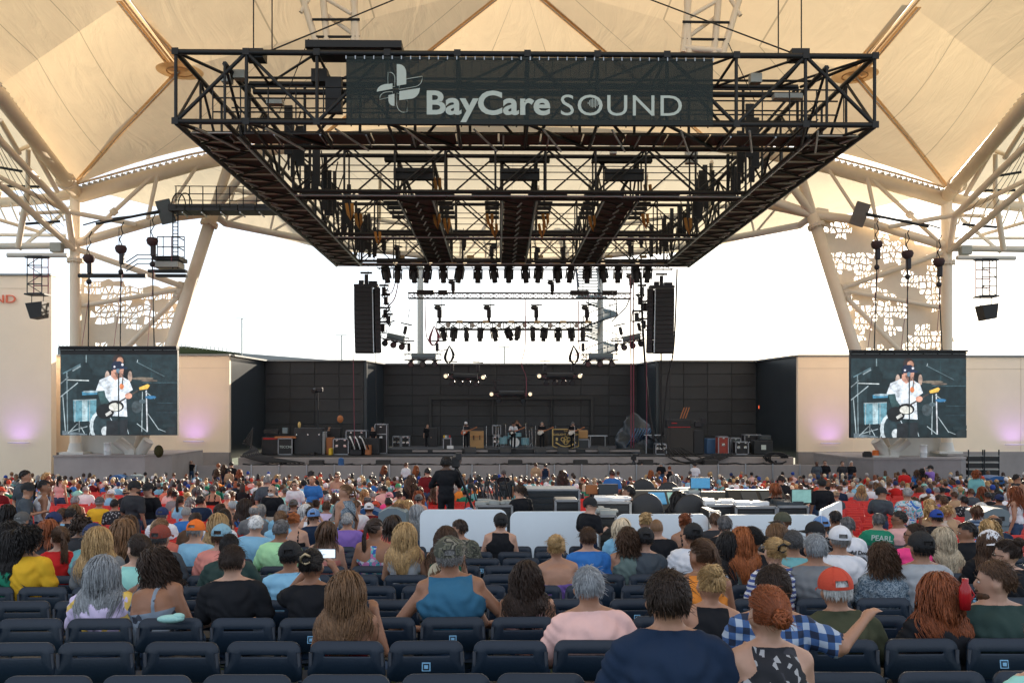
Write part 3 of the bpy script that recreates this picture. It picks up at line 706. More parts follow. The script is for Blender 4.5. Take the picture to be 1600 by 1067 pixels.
def arc(c,r,a0,a1,n=7): return [(c[0]+r[0]*math.cos(R(a0+(a1-a0)*i/n)),c[1]-r[1]*math.sin(R(a0+(a1-a0)*i/n))) for i in range(n+1)]
petal([(229,283),(228,90)]+arc((245,165),(68,75),80,0)+[(313,270)])
petal([(190,310),(190,262)]+arc((150,335),(100,68),85,180)+[(52,336)])
petal([(251,412),(251,332),(436,303)]+arc((345,312),(88,88),-5,-80))
petal([(208,355),(208,463)]+arc((198,410),(44,52),-95,-180)+[(153,368)])
petal([(212,290),(150,290),(150,162)]+arc((165,215),(46,52),80,5),False)
petal([(250,316),(250,285),(316,222),(458,198)]+arc((375,218),(80,75),-10,-75),False)
petal([(320,370),(320,518)]+arc((290,440),(62,80),-95,-175)+[(229,350)],False)
petal([(190,335),(190,378),(75,405)]+arc((150,390),(72,52),170,95),False)
# --- hoists, fixtures: shared meshes
def hoist_mesh():
    mb=MB(); mb.box((0,0,0),(.34,.24,.5),bev=.04).tube((0,0,-.25),(0,0,-.62),.13,8,r2=.10).tube((0,0,.25),(0,0,.45),.03,6).tube((-.02,0,-.62),(-.02,0,-.8),.05,6)
    return mb.mesh('chain_hoist','')
def mk(name,parts):
    """parts: list of (part name, MB, material)"""
    return [(n,mb.mesh(n,M[m])) for n,mb,m in parts]
def inst(protos,name,loc,label,cat,group,rz=0,scale=1,rx=0,ry=0):
    e=empty(name,loc,label,cat,group,rz); e.rotation_euler=(rx,ry,rz); e.scale=(scale,)*3
    for n,me in protos: link(n,me,e)
    return e
def mover():
    a=MB().box((0,0,-.10),(.34,.3,.16),bev=.03)
    y=MB().box((-.2,0,-.42),(.06,.2,.5),bev=.02).box((.2,0,-.42),(.06,.2,.5),bev=.02).box((0,0,-.21),(.44,.22,.07),bev=.02)
    h=MB().lathe((0,0,-.42),[(.0,.2),(.13,.19),(.165,.05),(.165,-.18),(.13,-.28),(.14,-.42),(.0,-.43)],12)
    l=MB().tube((0,0,-.845),(0,0,-.86),.11,12)
    return mk('moving_light',[('base',a,'hoist'),('yoke',y,'hoist'),('head',h,'case_black'),('lens',l,'lens_dark')])
MOV=mover()
HOI=mk('hoist',[('body',MB().box((0,0,0),(.26,.22,.5),bev=.04).tube((0,0,-.25),(0,0,-.45),.09,8),'hoist'),('chain_bag',MB().ell((-.12,0,.34),(.22,.16,.15),8,6).box((0,0,.5),(.7,.16,.07),bev=.02).tube((.1,0,.2),(.1,0,.9),.02,5),'duct_dark')])
# rear edge: light truss with eighteen fixtures
lt=empty('lighting_truss',(xs_at(590,51.2),51.2,Q(0,411,51.2).z),'long black truss of hanging stage lights at the back edge of the grid','truss'); L=xs_at(1052,51.2)-lt.location.x
def truss_parts(e,L,h=.42,d=.42,n=20,m='rig_black',r=.03,m2=None):
    for z in (-h/2,h/2):
        for y in (-d/2,d/2): tube(e,'chord',(0,y,z),(L,y,z),r,m,6)
    for i in range(n):
        x0=L*i/n; x1=L*(i+1)/n
        tube(e,'web',(x0,-d/2,-h/2 if i%2 else h/2),(x1,-d/2,h/2 if i%2 else -h/2),r*.6,m2 or m,5); tube(e,'web',(x0,d/2,h/2 if i%2 else -h/2),(x1,d/2,-h/2 if i%2 else h/2),r*.6,m2 or m,5)
        tube(e,'rung',(x0,-d/2,-h/2),(x0,-d/2,h/2),r*.7,m,5)
truss_parts(lt,L,.55,.5,18)
boxo(lt,'cable_tray',(L/2,-.32,.05),(L,.08,.42),'hoist')
tops=[612,640,664,688,713,738,764,788,813,838,863,888,912,938,965,990,1013,1036]
for k,px in enumerate([601,622,646,669,692,720,747,770,795,820,843,870,893,918,940,966,992,1013]):
    p=Q(px,414,51.2); p.z-=.05; inst(MOV,'moving_light',p,'black moving stage light under the rear grid truss, %s from the left'%ordi(k+1),'stage light','lights along the rear grid truss',rz=(k*37%60)/60-.5,scale=1.22,rx=(.12 if k%3==0 else -.08),ry=((k*53)%7-3)*.05)
for k,px in enumerate(range(618,1040,27)):
    p=Q(px,410,50.85); boxo(lt,'label_plate',p-lt.location+Vector((.35,-.02,.0 if k%2 else .33)),(.42,.04,.18),'label_tan')
    MB().tube((0,-.03,0),(0,.06,0),.19,12,mi=1).tube((0,-.05,0),(0,-.03,0),.145,12,mi=0).build('blinder_lens',[M['lens_glow'] if k%2==0 else M['lens'],M['hoist']],lt).location=p-lt.location
for k,px in enumerate((603,620,630,715,728,772,876,950,1000,1036)):
    a=Q(px,428,51.4); b=Q(px+(3 if k%2 else -4),452,51.4)
    
for k,(px,py) in enumerate(((600,385),(622,398),(725,380),(768,395),(838,400),(880,400),(930,380),(985,390),(660,380),(1002,375))):
    inst(HOI,'chain_hoist',Q(px,py,50.5),'black chain hoist inside the rear of the grid, %s'%('leftmost','second','third','fourth','middle left','middle right','seventh','eighth','rear left','rightmost')[k],'hoist','chain hoists inside the grid',rz=k)
# orange slings
for k,(px,py,Y) in enumerate(((682,345,38),(698,352,38),(765,345,38),(772,360,39),(852,345,38),(846,360,39),(925,348,38),(1008,345,38),(1075,352,36),(546,330,34),(560,345,36),(683,290,35),(590,372,42),(1012,300,35.5))):
    p=Q(px,py,Y); MB().path([p+Vector((-.12,0,.3)),p+Vector((-.05,0,-.1)),p+Vector((.05,0,-.35)),p+Vector((.12,0,-.05)),p+Vector((.1,0,.3))],.07,6).build('lifting_sling',M['sling'],label='looped orange lifting sling under the black grid, %s of fourteen'%ordi(k+1),cat='sling',group='orange slings under the grid')
# --- second truss: thin horizontal, and third with movers
def hang(e,L,x,h,top,m='cable_black'): tube(e,'hanging_cable',(x,0,h),(x,0,top),.015,m,5)
t2=empty('lighting_truss',Q(638,462,56),'thin silver truss without lights hanging between the two speaker hangs','truss'); L2=Q(986,462,56).x-t2.location.x
truss_parts(t2,L2,.36,.36,34,'rig_black',.035,'cable_pink')
for (px,w_) in ((665,1.1),(692,.6),(905,1.2),(952,1.0)): boxo(t2,'cable_bundle',Vector((Q(px,457,56).x-t2.location.x,-.05,.2)),(w_,.4,.28),'hoist')
for px,py in ((708,449),(863,450),(986,440)): inst(HOI,'chain_hoist',Q(px,py,55.8),'black chain hoist carrying the thin silver truss, %s from the left'%ordi(1+(708,863,986).index(px)),'hoist','chain hoists on the thin truss')
t3=empty('lighting_truss',Q(683,509,58),'short truss with a row of hanging stage lights below the thin silver truss','truss'); L3=Q(925,509,58).x-t3.location.x
truss_parts(t3,L3,.5,.45,14,'rig_black',.055)
for k,px in enumerate((691,710,729,751,771,791,811,832,851,872,892,911)):
    inst(MOV,'moving_light',Q(px,511,58),'black moving stage light under the short middle truss, %s from the left'%ordi(k+1),'stage light','lights along the short middle truss',rz=k*.7,scale=1.15,ry=((k*5)%7-3)*.06+(.35 if k in(5,) else -.35 if k==6 else 0))
    if k%2: boxo(t3,'label_plate',Vector((Q(px+8,505,57.6).x-t3.location.x,-.3,.25)),(.4,.05,.16),'label_tan')
    else: MB().tube((0,-.03,0),(0,.06,0),.16,10).build('blinder_lens',M['lens'],t3).location=Vector((Q(px+9,510,57.6).x-t3.location.x,-.3,.0))
for px,py in ((687,490),(764,490),(838,490),(917,490)): inst(HOI,'chain_hoist',Q(px,py,57.9),'black chain hoist carrying the short middle truss, %s from the left'%ordi(1+(687,764,838,917).index(px)),'hoist','chain hoists on the middle truss',scale=1.15)
# small light pods
def pod(px0,px1,py,Y,lab,tilt=0,lamps=3,dark=False,motors=(0.15,.85),tall=25):
    a=Q(px0,py,Y); b=Q(px1,py+tilt,Y); e=empty('light_pod',a,lab,'stage light rig'); L=(b-a).length; e.rotation_euler=(0,-math.atan2(b.z-a.z,b.x-a.x),0)
    truss_parts(e,L,.35,.4,5,'cable_black' if dark else 'rig_black2',.025,'cable_pink')
    MB().tube((L*.2,-.1,.05),(L*.85,-.1,.05),.2,10).build('dark_tube',M['duct_dark'] if dark else M['bin_grey'],e)
    for k in range(lamps):
        x=L*(.18+.64*k/max(1,lamps-1)); h=MB().tube((x,-.2,-.45),(x,.15,-.35),.2,12,r2=.16).box((x,.0,-.2),(.42,.12,.1)).build('lamp_head',M['hoist'],e)
        MB().tube((x,-.23,-.46),(x,-.205,-.455),.15,12).build('lens',M['lens_dark'],h)
    if dark or lamps>3:
        for x in (0,L): h=MB().ell((x,-.25,0),(.2,.2,.2)).build('lamp_head',M['hoist'],e); MB().tube((x,-.46,0),(x,-.44,0),.13,10).build('lens',M['lens_glow'],h)
    for u in motors:
        x=L*u; MB().box((x,0,.62),(.2,.2,.5),bev=.03).box((x,0,1.0),(.7,.15,.07)).tube((x,0,.2),(x,0,.4),.03,5).build('hoist_body',M['hoist'],e)
        tube(e,'chain',(x,0,1.0),(x,0,1.0+tall*Y/F),.014,'cable_black',5)
    return e
pod(597,638,524,52.5,'small light pod close to the left speaker hang',9,3,motors=(.8,),tall=90)
pod(632,690,558,53,'small light pod with round lamps left of the middle truss',0,3,motors=(.12,.88),tall=120)
pod(965,1006,534,52.5,'small light pod close to the right speaker hang',-9,3,motors=(.2,.9),tall=90)
pod(908,966,558,53,'small light pod in front of the spiral stair',0,3,motors=(.05,.95),tall=120)
pod(697,755,588,57,'dark light pod with two glowing lamps on the left of the band',2,4,True,(.15,.85),130)
pod(842,905,588,57,'dark light pod with two glowing lamps right of centre stage',0,4,True,(.15,.85),130)
pod(768,828,616,60,'low dark light pod hanging right above the drummer',0,2,True,(.1,.9),100)
# --- PA line arrays
def pa(x0,xm,x1,yt,yb,Y,lab,s,xb):
    e=empty('speaker_hang',Q((x0+x1)/2,yt,Y),lab,'speaker array'); top=Q((x0+x1)/2,yt,Y); n=14; H=(yb-yt)*Y/F; h=H/n
    wf=(abs(x1-x0))*Y/F
    for i in range(n):
        z=-(i+.5)*h; off=(xb)*((i/n)**2)*.35
        # box wedge turned towards the middle so that its side face shows
        o=MB().box((0,0,0),(wf*.74,.6,h*.985),bev=.012).build('speaker_box',M['case_black'],e); o.location=(off-s*.17,.0,z); o.rotation_euler=(-.02*i*.4,0,s*.12)
        o=MB().box((0,0,0),(wf*.23,.7,h*.985),bev=.012).build('speaker_side',M['hoist'],e); o.location=(off+s*wf*.42-s*.03,.1,z); o.rotation_euler=(0,0,s*.3)
    tube(e,'edge_rail',(s*wf*.27,-.3,0),(s*wf*.27+xb*.35,-.3,-H),.035,'alu',6)
    MB().box((0,0,.12),(wf*.95,.6,.16)).box((-.3,0,.3),(.3,.2,.3)).box((.4,0,.3),(.5,.3,.2)).tube((0,0,.2),(0,0,.8),.12,8).box((0,0,.9),(.7,.2,.1)).tube((.1,0,.8),(.1,0,(yt-415)*Y/F),.02,5).build('rigging_frame',M['hoist'],e)
    for dx in (-wf*.55,wf*.35): tube(e,'cable',(dx,.2,-H),(dx+.05,.4,-H-150*Y/F*.95),.02,'cable_pink' if dx<0 else 'cable_black',5)
    return e
pa(553,580,592,450,551,51,'tall black speaker array hanging left of the stage opening',1,.2)
pa(1013,1026,1054,452,552,51,'tall black speaker array hanging right of the stage opening',-1,-.2)
# --- loose cables
def cable(pts_,r,m,lab,Y=None,group='cables hanging from the lighting grid'):
    MB().path([Q(*p) for p in pts_],r,6).build('hanging_cable',M[m],label=lab,cat='cable',group=group)
def curve(p,n=14):
    P=[Q(*q) for q in p]; out=[]
    for i in range(len(P)-1):
        a=P[max(i-1,0)];b=P[i];c=P[i+1];d=P[min(i+2,len(P)-1)]
        for k in range(n//2):
            t=k/(n//2); out.append(.5*((2*b)+(c-a)*t+(2*a-5*b+4*c-d)*t*t+(3*b-a-3*c+d)*t**3))
    out.append(P[-1]); return out
def cab(p,r,m,lab,group=None): return MB().path(curve(p),r,6).build('hanging_cable',M[m],label=lab,cat='cable',group=group)
cab([(603,435,52),(601,455,52),(612,457,52),(620,432,52)],.03,'cable_pink','pink cable loop dropping beside the left speaker array')
cab([(623,437,52),(617,465,52),(606,480,52),(597,495,52)],.035,'cable_pink','pink cable curving from rear truss to the left light pod')
cab([(664,468,53),(665,510,53),(668,530,53),(678,540,53)],.03,'cable_pink','long pink cable from the thin truss down to the left pod')
for k in range(4): cab([(678,510,53),(673-k,530,53),(677,540,53),(684+k,528,53),(679,510,53)],.03,'cable_pink','coiled pink cable over the left middle pod, %s loop'%ordi(k+1),'coiled cables above the left pod')
for k in range(4): cab([(702,540,56),(697-k,558,56),(701,568,56),(707+k,555,56),(702,540,56)],.035,'cable_black','coiled black cable over the left dark pod, %s loop'%ordi(k+1),'coiled cables above the dark pods')
for k in range(4): cab([(896,540,56),(892-k,560,56),(898,568,56),(902+k,555,56),(896,540,56)],.035,'cable_black','coiled black cable over the right dark pod, %s loop'%ordi(k+1),'coiled cables above the dark pods ')
cab([(683,545,56),(690,548,56),(700,545,56)],.03,'cable_pink','short pink cable linking two coils left of centre')
cab([(821,468,56),(821,510,56),(820,545,56),(815,568,56),(822,590,56),(822,620,56)],.025,'cable_pink','thin pink cable hanging near the centre of the stage')
cab([(904,470,53),(904,530,53),(906,550,53),(898,555,53)],.03,'cable_pink','pink cable beside the spiral stair')
cab([(984,465,53),(978,480,53),(966,492,53),(955,503,53)],.04,'cable_black','black cable swinging from the thin truss towards the stair')
for (x0,x1,lab) in ((985,986,'straight black cable right of the spiral stair'),(990,990,'second straight cable right of the spiral stair')): cab([(x0,430,52),(x0,520,52),(x1,575,52),(x1,700,53)],.035,'cable_pink',lab)
cab([(1001,425,51.5),(1003,480,51.5),(1006,540,51.5),(1012,620,52),(1022,690,52)],.075,'cable_black','thick black cable trunk falling from the grid to the stage right')
cab([(1058,420,51.5),(1053,540,51.5),(1042,600,52),(1036,680,52)],.05,'cable_black','black cable trunk curving down right of the right speaker array')
cab([(1033,552,51.5),(1033,620,52),(1034,700,52)],.05,'cable_black','black cable falling from under the right speaker array')
for k,(px,py) in enumerate(((600,455),(603,470),(602,490),(607,500),(598,512),(1003,455),(1000,470),(1008,480),(995,495),(1006,507))):
    pp=Q(px,py,51.8); rr=random.Random(k); mb=MB()
    mb.box(pp,(.25,.2,.5),bev=.04).box(pp+Vector((0,0,.35)),(.55,.2,.1)).path([pp+Vector((rr.uniform(-.4,.4),0,rr.uniform(-.5,.5))) for _ in range(9)],.03,5)
    mb.build('cable_clump',M['hoist'],label='dark hoist motor with tangled cables, %s beside the %s speaker array'%(ordi(k%5+1),'left' if k<5 else 'right'),cat='hoist',group='motors and tangled cables beside the speaker arrays')
# --- left catwalk with ladder and basket
cw=empty('access_catwalk',Q(268,332,45.5),'black access catwalk with railings, ladder and basket at the left of the grid','catwalk'); co=cw.location.copy()
def cwt(n,a,b,r=.03,m='rig_black'): tube(cw,n,a-co,b-co,r,m,6)
def cwb(n,c,d,m='rig_black'): boxo(cw,n,c-co,d,m)
for k in range(6):
    a=Q(282+k*27,328,45.5); cwb('floor_panel',a,(.86,1.2,.34),'duct_dark'); cwt('light_bar',Q(285+k*30,332,44.7),Q(293+k*30,339,45.6),.04,'alu')
for yy in (44.9,46.1):
    for py in (291,303,313,323): cwt('rail',Q(273,py,yy),Q(425,py+1,yy),.025)
    for k in range(8): cwt('rail_post',Q(275+k*21,291,yy),Q(275+k*21,326,yy),.03)
for s_ in (-1,1):
    c=Q(280,312,45.5); cwt('ladder_rail',Q(274+s_*4,325,45.2),Q(274+s_*4,420,45.2),.035)
for k in range(16): cwt('rung',Q(270,332+k*5.6,45.2),Q(278,332+k*5.6,45.2),.022)
for off in (0,10):
    pts_=[Q(268+off+11*(1-math.cos(t)),322-20*math.sin(t),45.5)-co for t in np.linspace(0,math.pi,12)]; MB().path(pts_,.035,6).build('ladder_hoop',M['rig_black'],cw)
# basket
for py in (370,386,402):
    cwt('rail',Q(246,py,45),Q(278,py,45)); cwt('rail',Q(278,py,45),Q(288,py+6,45.9)); cwt('rail',Q(246,py,46.2),Q(288,py,46.2))
for px in (246,255,268,278,288): cwt('rail_post',Q(px,370,45),Q(px,408,45),.025,'rig_black' if px!=268 else 'cable_pink')
cwb('basket_floor',Q(266,406,45.6),(1.4,1.2,.2)); cwb('basket_base',Q(264,415,45.6),(1.3,1.0,.3),'pole_grey'); cwb('beam',Q(262,424,45.6),(2.0,.3,.15)); cwb('beam',Q(268,431,45.6),(1.6,.3,.15)); 
cwb('beam',Q(176,431,46),(3.6,.25,.2),'rig_black')
for py in (398,405,412): cwt('rail',Q(197,py+12,46),Q(215,py,46),.03,'rig_black2'); cwt('rail',Q(215,py,46),Q(245,py,46),.03,'rig_black2')
# tilted grey panels (small speakers) under the arches
for T,s,lab in ((lambda p:p,1,'tilted grey flat speaker panel hanging by the left catwalk'),(m_,-1,'tilted grey flat speaker panel under the right arch')):
    c=T(Q(259,331,45.6)); o=MB().box((0,0,0),(.75,.16,1.25),bev=.02).build('flat_speaker',M['screen_off' if s<0 else 'bin_grey'],label=lab,cat='speaker'); o.location=c; o.rotation_euler=(.25,s*-.22 if s>0 else .28,0); o.data.materials[0]=mat('panel_grey%d'%s,(.10,.12,.13) if s>0 else (.16,.14,.13),.6)
# --- hoists and screen cables on both sides
SCR=[]
def bag(px,py,Y,lab,px2,py2,side):
    p=Q(px,py,Y); e=empty('screen_hoist',p,lab,'hoist')
    MB().lathe((0,0,0),[(.02,.18),(.24,.17),(.30,.03),(.25,-.16),(.1,-.28),(.02,-.30)],14).build('chain_bag',M['hoist_bag'],e)
    MB().box((.05,0,-.5),(.24,.22,.6),bev=.04).tube((0,0,-.8),(0,0,-1.1),.05,6).ell((0,0,-1.2),(.15,.12,.15),8,6).build('motor',M['hoist'],e)
    MB().path([(0.05,0,.2),(-.08,0,.5),(.1,0,.8),(.0,0,1.1),(.15,0,1.4)],.03,6).path([(-.1,0,.2),(-.1,0,1.1)],.02,5).build('hook_chain',M['cable_black'],e)
    b=Q(px2,py2,Y)-p; tube(e,'steel_cable',(0,0,-1.1),(b.x,0,b.z),.03,'cable_black',6); tube(e,'thin_cable',(.12,0,-1.1),(b.x-.35,0,b.z),.015,'cable_pink',5)
bag(139,404,44.5,'chain hoist with grey bag above the left screen, next to the column',138,545,0)
bag(189,389,44.5,'chain hoist with grey bag above the middle of the left screen',188,545,0)
bag(238,377,44.5,'small dark chain hoist above the left screen, beside the basket',241,545,0)
bag(1370,382,44.5,'chain hoist with brown bag above the right screen, nearest the diagonal column',1366,548,0)
bag(1418,397,44.5,'chain hoist with brown bag above the middle of the right screen',1418,548,0)
bag(1467,409,44.5,'chain hoist with brown bag above the right screen, next to the upright column',1472,548,0)
# delay speakers on small lattice towers at both sides
for T,lab in ((lambda p:p,'left'),(m_,'right')):
    p=T(Q(59,402,43)); e=empty('hanging_speaker',p,'black wedge loudspeaker hanging under a small pink and black lattice frame on the far %s'%lab,'speaker')
    for dx in (-.36,.36):
        for dy in (-.3,.3): tube(e,'frame_post',(dx,dy,0),(dx,dy,-1.85),.03,'cable_pink' if dy>0 else 'rig_black2',6)
    for k in range(5):
        z=-k*.46; tube(e,'frame_rung',(-.36,-.3,z),(.36,-.3,z),.03,'rig_black2',6); tube(e,'frame_rung',(-.36,.3,z),(.36,.3,z),.03,'cable_pink',6)
        if k<4: tube(e,'frame_rung',(-.36 if k%2 else .36,-.3,z),(.36 if k%2 else -.36,-.3,z-.46),.02,'rig_black2',6)
    tube(e,'cross_pipe',(-1.5,0,.1),(1.5,0,.1),.12,'steel_white',10); boxo(e,'top_beam',(0,0,.0),(1.2,.2,.1),'rig_black')
    boxo(e,'bottom_beam',(0,0,-1.88),(1.0,.7,.07),'rig_black')
    tube(e,'cable',(-.3,0,-1.9),(-.3,0,-2.5),.02,'cable_black',5); tube(e,'cable',(.3,0,-1.9),(.25,0,-2.4),.02,'cable_black',5)
    MB().poly([(-.42,-.4,-2.35),(.42,-.4,-2.25),(.36,-.35,-3.0),(-.2,-.35,-3.1)],(0,.7,0)).build('cabinet',M['case_black'],e)
# --- background: pole, spiral stair, thin masts, bridge
def pole(px,Y,yb,yt,r,lab,m='pole_grey'):
    e=empty('tall_pole',Q(px,yb,Y),lab,'pole'); h=(yb-yt)*Y/F; MB().tube((0,0,-3),(0,0,h),r,14).tube((0,0,h*.5),(0,0,h*.5+.08),r*1.06,14).build('shaft',M[m],e); return e
pole(657,72,600,300,.27,'thick pale round pole standing behind the stage wall')
st=empty('spiral_stair',Q(938,600,70),'grey steel spiral staircase winding round a pale pole behind the stage','staircase'); so=st.location.copy()
MB().tube((0,0,-2),(0,0,14),.24,14).build('centre_pole',M['pole_grey'],st)
stw=MB(); nS=58
zlo=Q(0,575,70).z-so.z; zhi=Q(0,468,70).z-so.z
for k in range(nS):
    u=k/nS; a=2*math.pi*2.0*u+2.4; z=zlo+(zhi-zlo)*u; c=Vector((math.cos(a),math.sin(a),0)); rot=Matrix.Rotation(a,3,'Z')
    o=boxo(st,'stair_tread',c*.85+Vector((0,0,z)),(1.2,.24,.05),'bin_grey'); o.rotation_euler=(0,0,a)
    if k%3==0: tube(st,'baluster',c*1.42+Vector((0,0,z)),c*1.42+Vector((0,0,z+1.0)),.025,'rig_black2',5)
for dz,r_ in ((1.0,.035),(.5,.025),(.0,.07)):
    MB().path([Vector((1.44*math.cos(2*math.pi*2*u+2.4),1.44*math.sin(2*math.pi*2*u+2.4),zlo+(zhi-zlo)*u+dz)) for u in np.linspace(0,1,60)],r_,6).build('handrail',M['rig_black2'],st)
for k in range(9):
    z=zhi+.35+k*.28; boxo(st,'stair_tread',Vector((-.95,-.6+k*.25,z)),(1.7,.3,.06),'bin_grey')
for dx in (-1.85,-.1): tube(st,'stringer',(dx,-.8,zhi+.1),(dx,1.6,zhi+2.9),.08,'rig_black2',6); tube(st,'handrail',(dx,-.8,zhi+1.1),(dx,1.6,zhi+3.9),.04,'rig_black2',6)
boxo(st,'landing',(-.9,-1.2,zhi+.1),(2.4,1.0,.12),'bin_grey')
for px,yt,lab in ((378,498,'thin street lamp pole far behind the left beige wall'),(534,524,'thin double street lamp far behind the left black wall'),(788,542,'thin dark mast just above the rear stage wall')):
    e=empty('lamp_post',Q(px,600,150),lab,'street lamp'); h=(600-yt)*150/F; MB().tube((0,0,-5),(0,0,h),.12,6).build('pole',M['pole_grey'],e); MB().box((-.5,0,h),(1.2,.2,.12)).box((.5,0,h),(1,.2,.12)).build('lamp_arm',M['pole_grey'],e)
e=empty('road_bridge',Q(330,548,170),'long pale road bridge far behind the walls','bridge'); e['kind']='structure'
MB().poly([Q(90,543,170)-e.location,Q(290,541,170)-e.location,Q(380,552,190)-e.location,Q(560,566,230)-e.location,Q(560,572,230)-e.location,Q(380,562,190)-e.location,Q(90,556,170)-e.location],(0,9,0)).build('bridge_deck',M['coping'],e)
mb=MB()
for k in range(45): p=Q(92+k*6.4,543-0 if k<30 else 543+(k-30)*.6,169.9)-e.location; mb.tube(p,p+Vector((0,0,.8)),.08,4)
mb.build('parapet_posts',M['pole_grey'],e)
# ================================================================ SCREENS
def scr(px0,px1,py0,py1,lab,s_img):
    Y=44.4; a=Q(px0,py1,Y); e=empty('video_screen',a,lab,'screen'); W=(px1-px0)*Y/F*1.0; W=Q(px1,py1,Y).x-a.x; H=(py1-py0)*Y/F
    MB().box((W/2,.12,H/2),(W,.22,H),bev=.01).build('screen_case',M['case_black'],e)
    MB().box((W/2,.05,H+.05),(W+.02,.4,.10)).box((W/2,.05,H-.06),(W,.3,.05)).build('top_beam',M['rig_black'],e)
    mb=MB()
    for k in range(8): mb.box(((k+.5)*W/8,-.02,H-.085),(W/8-.1,.03,.03))
    mb.build('beam_clamps',M['alu'],e)
    # picture: flat coloured shapes, in image units 0..852 x 0..585 (zoomed photograph)
    PH=H*.93; depth=[.0]
    pic=bpy.data.objects.new('picture',None); COL.objects.link(pic); pic.parent=e
    pic.location=(0,-.0,0)
    def sh(pts_,c):
        depth[0]+=.0007
        for ax,lim,sg in ((0,2,1),(0,850,-1),(1,2,1),(1,583,-1)):      # keep the shape inside the picture
            out=[]; n=len(pts_)
            for i in range(n):
                a,b=pts_[i-1],pts_[i]; ia,ib=(a[ax]-lim)*sg>=0,(b[ax]-lim)*sg>=0
                if ia!=ib: t=(lim-a[ax])/(b[ax]-a[ax]); out.append((a[0]+(b[0]-a[0])*t,a[1]+(b[1]-a[1])*t))
                if ib: out.append(b)
            pts_=out
            if len(pts_)<3: return
        P=[Vector((x/852*W,-.004-depth[0],(585-y)/585*PH)) for x,y in pts_]
        k='scr_%02d_%02d_%02d'%tuple(int(v*99) for v in c)
        if k not in M:
            mat(k,(.02,.02,.02),.5,0,0,emit=(*c,.42)); n=M[k].node_tree; tc=n.nodes.new('ShaderNodeTexCoord'); no=n.nodes.new('ShaderNodeTexNoise'); no.inputs['Scale'].default_value=2.6; no.inputs['Detail'].default_value=7; no.inputs['Roughness'].default_value=.7
            n.links.new(tc.outputs['Object'],no.inputs[0]); mr=n.nodes.new('ShaderNodeMapRange'); mr.inputs[1].default_value=.3; mr.inputs[2].default_value=.7; mr.inputs[3].default_value=.12; mr.inputs[4].default_value=.62; n.links.new(no.outputs[0],mr.inputs[0]); n.links.new(mr.outputs[0],n.nodes['Principled BSDF'].inputs['Emission Strength'])
        MB().poly(P,(0,-.0005,0)).build('image_patch',M[k],pic)
    def line(x0,y0,x1,y1,w_,c):
        dx,dy=x1-x0,y1-y0; L=math.hypot(dx,dy); nx,ny=-dy/L*w_/2,dx/L*w_/2
        sh([(x0+nx,y0+ny),(x1+nx,y1+ny),(x1-nx,y1-ny),(x0-nx,y0-ny)],c)
    def el(cx,cy,rx,ry,c,n=16,a0=0,a1=360): sh([(cx+rx*math.cos(R(a0+(a1-a0)*i/n)),cy+ry*math.sin(R(a0+(a1-a0)*i/n))) for i in range(n)],c)
    T=(.013,.028,.034); D=(.004,.008,.011)
    sh([(0,0),(852,0),(852,585),(0,585)],T)
    sh([(120,150),(350,150),(350,330),(120,330)],(.006,.016,.02)); sh([(600,205),(852,205),(852,585),(600,585)],(.007,.018,.023)); sh([(0,480),(852,490),(852,585),(0,585)],(.008,.016,.02))
    line(600,205,852,205,4,(.05,.1,.12)); line(662,20,662,200,5,(.02,.05,.06)); line(190,5,190,140,8,(.2,.28,.3)); sh([(175,60),(205,60),(235,120),(235,150),(145,150),(145,120)],(.006,.012,.015)); line(700,350,852,352,3,(.04,.08,.1)); line(700,420,852,420,3,(.03,.06,.08))
    G=(.30,.36,.38)
    line(20,140,150,72,8,(.10,.17,.2)); line(90,120,150,85,10,(.2,.25,.27)); line(0,215,60,165,6,G); line(50,130,55,585,8,(.15,.2,.22)); line(0,310,130,205,7,G); line(20,300,40,560,7,G)
    line(55,185,210,190,7,(.5,.55,.55)); line(560,60,565,40,5,G); line(565,60,760,160,5,(.1,.15,.17)); el(600,175,80,10,(.16,.13,.1)); el(650,190,60,8,(.14,.11,.09))
    # drums
    sh([(95,330),(265,325),(262,480),(100,485)],(.10,.24,.30)); sh([(160,328),(200,326),(200,482),(162,484)],(.35,.48,.52)); line(110,330,108,490,5,G); line(215,325,215,490,5,G); line(140,480,140,560,5,G); line(60,560,200,520,5,G); line(150,520,180,575,5,G); line(95,332,265,326,6,G)
    sh([(160,270),(270,262),(272,290),(162,296)],(.05,.2,.32)); el(225,270,60,8,(.3,.4,.45))
    el(300,520,85,115,(.45,.52,.56)); el(310,520,70,100,(.02,.04,.05)); el(330,555,30,35,(.5,.55,.58)); line(215,585,235,500,6,G)
    # drum hardware right
    line(600,270,595,560,6,G); line(628,260,635,560,9,(.5,.52,.55)); line(640,430,720,545,6,G); line(635,560,560,500,6,G); line(620,270,690,320,6,G); el(660,310,40,12,(.03,.14,.28)); line(720,540,770,560,5,G); el(560,380,40,45,(.05,.07,.08)); el(600,340,25,15,(.08,.12,.14)); line(480,510,500,575,6,G)
    # drummer behind
    el(425,45,42,45,(.03,.02,.02)); el(437,50,25,30,(.42,.22,.15)); sh([(350,110),(520,110),(520,200),(350,200)],D); el(345,170,18,50,(.4,.3,.25)); el(510,160,16,40,(.35,.25,.2))
    # guitarist
    SK=(.50,.26,.19)
    sh([(340,480),(495,470),(490,585),(335,585)],(.012,.016,.02)); sh([(290,185),(375,150),(450,160),(505,190),(530,255),(480,290),(490,450),(310,440),(320,290),(262,262)],(.62,.68,.74)); sh([(300,300),(330,290),(335,400),(318,410)],(.38,.45,.52))
    sh([(272,265),(325,262),(335,310),(385,375),(360,400),(300,360)],(.03,.07,.075)); el(378,380,28,24,SK)
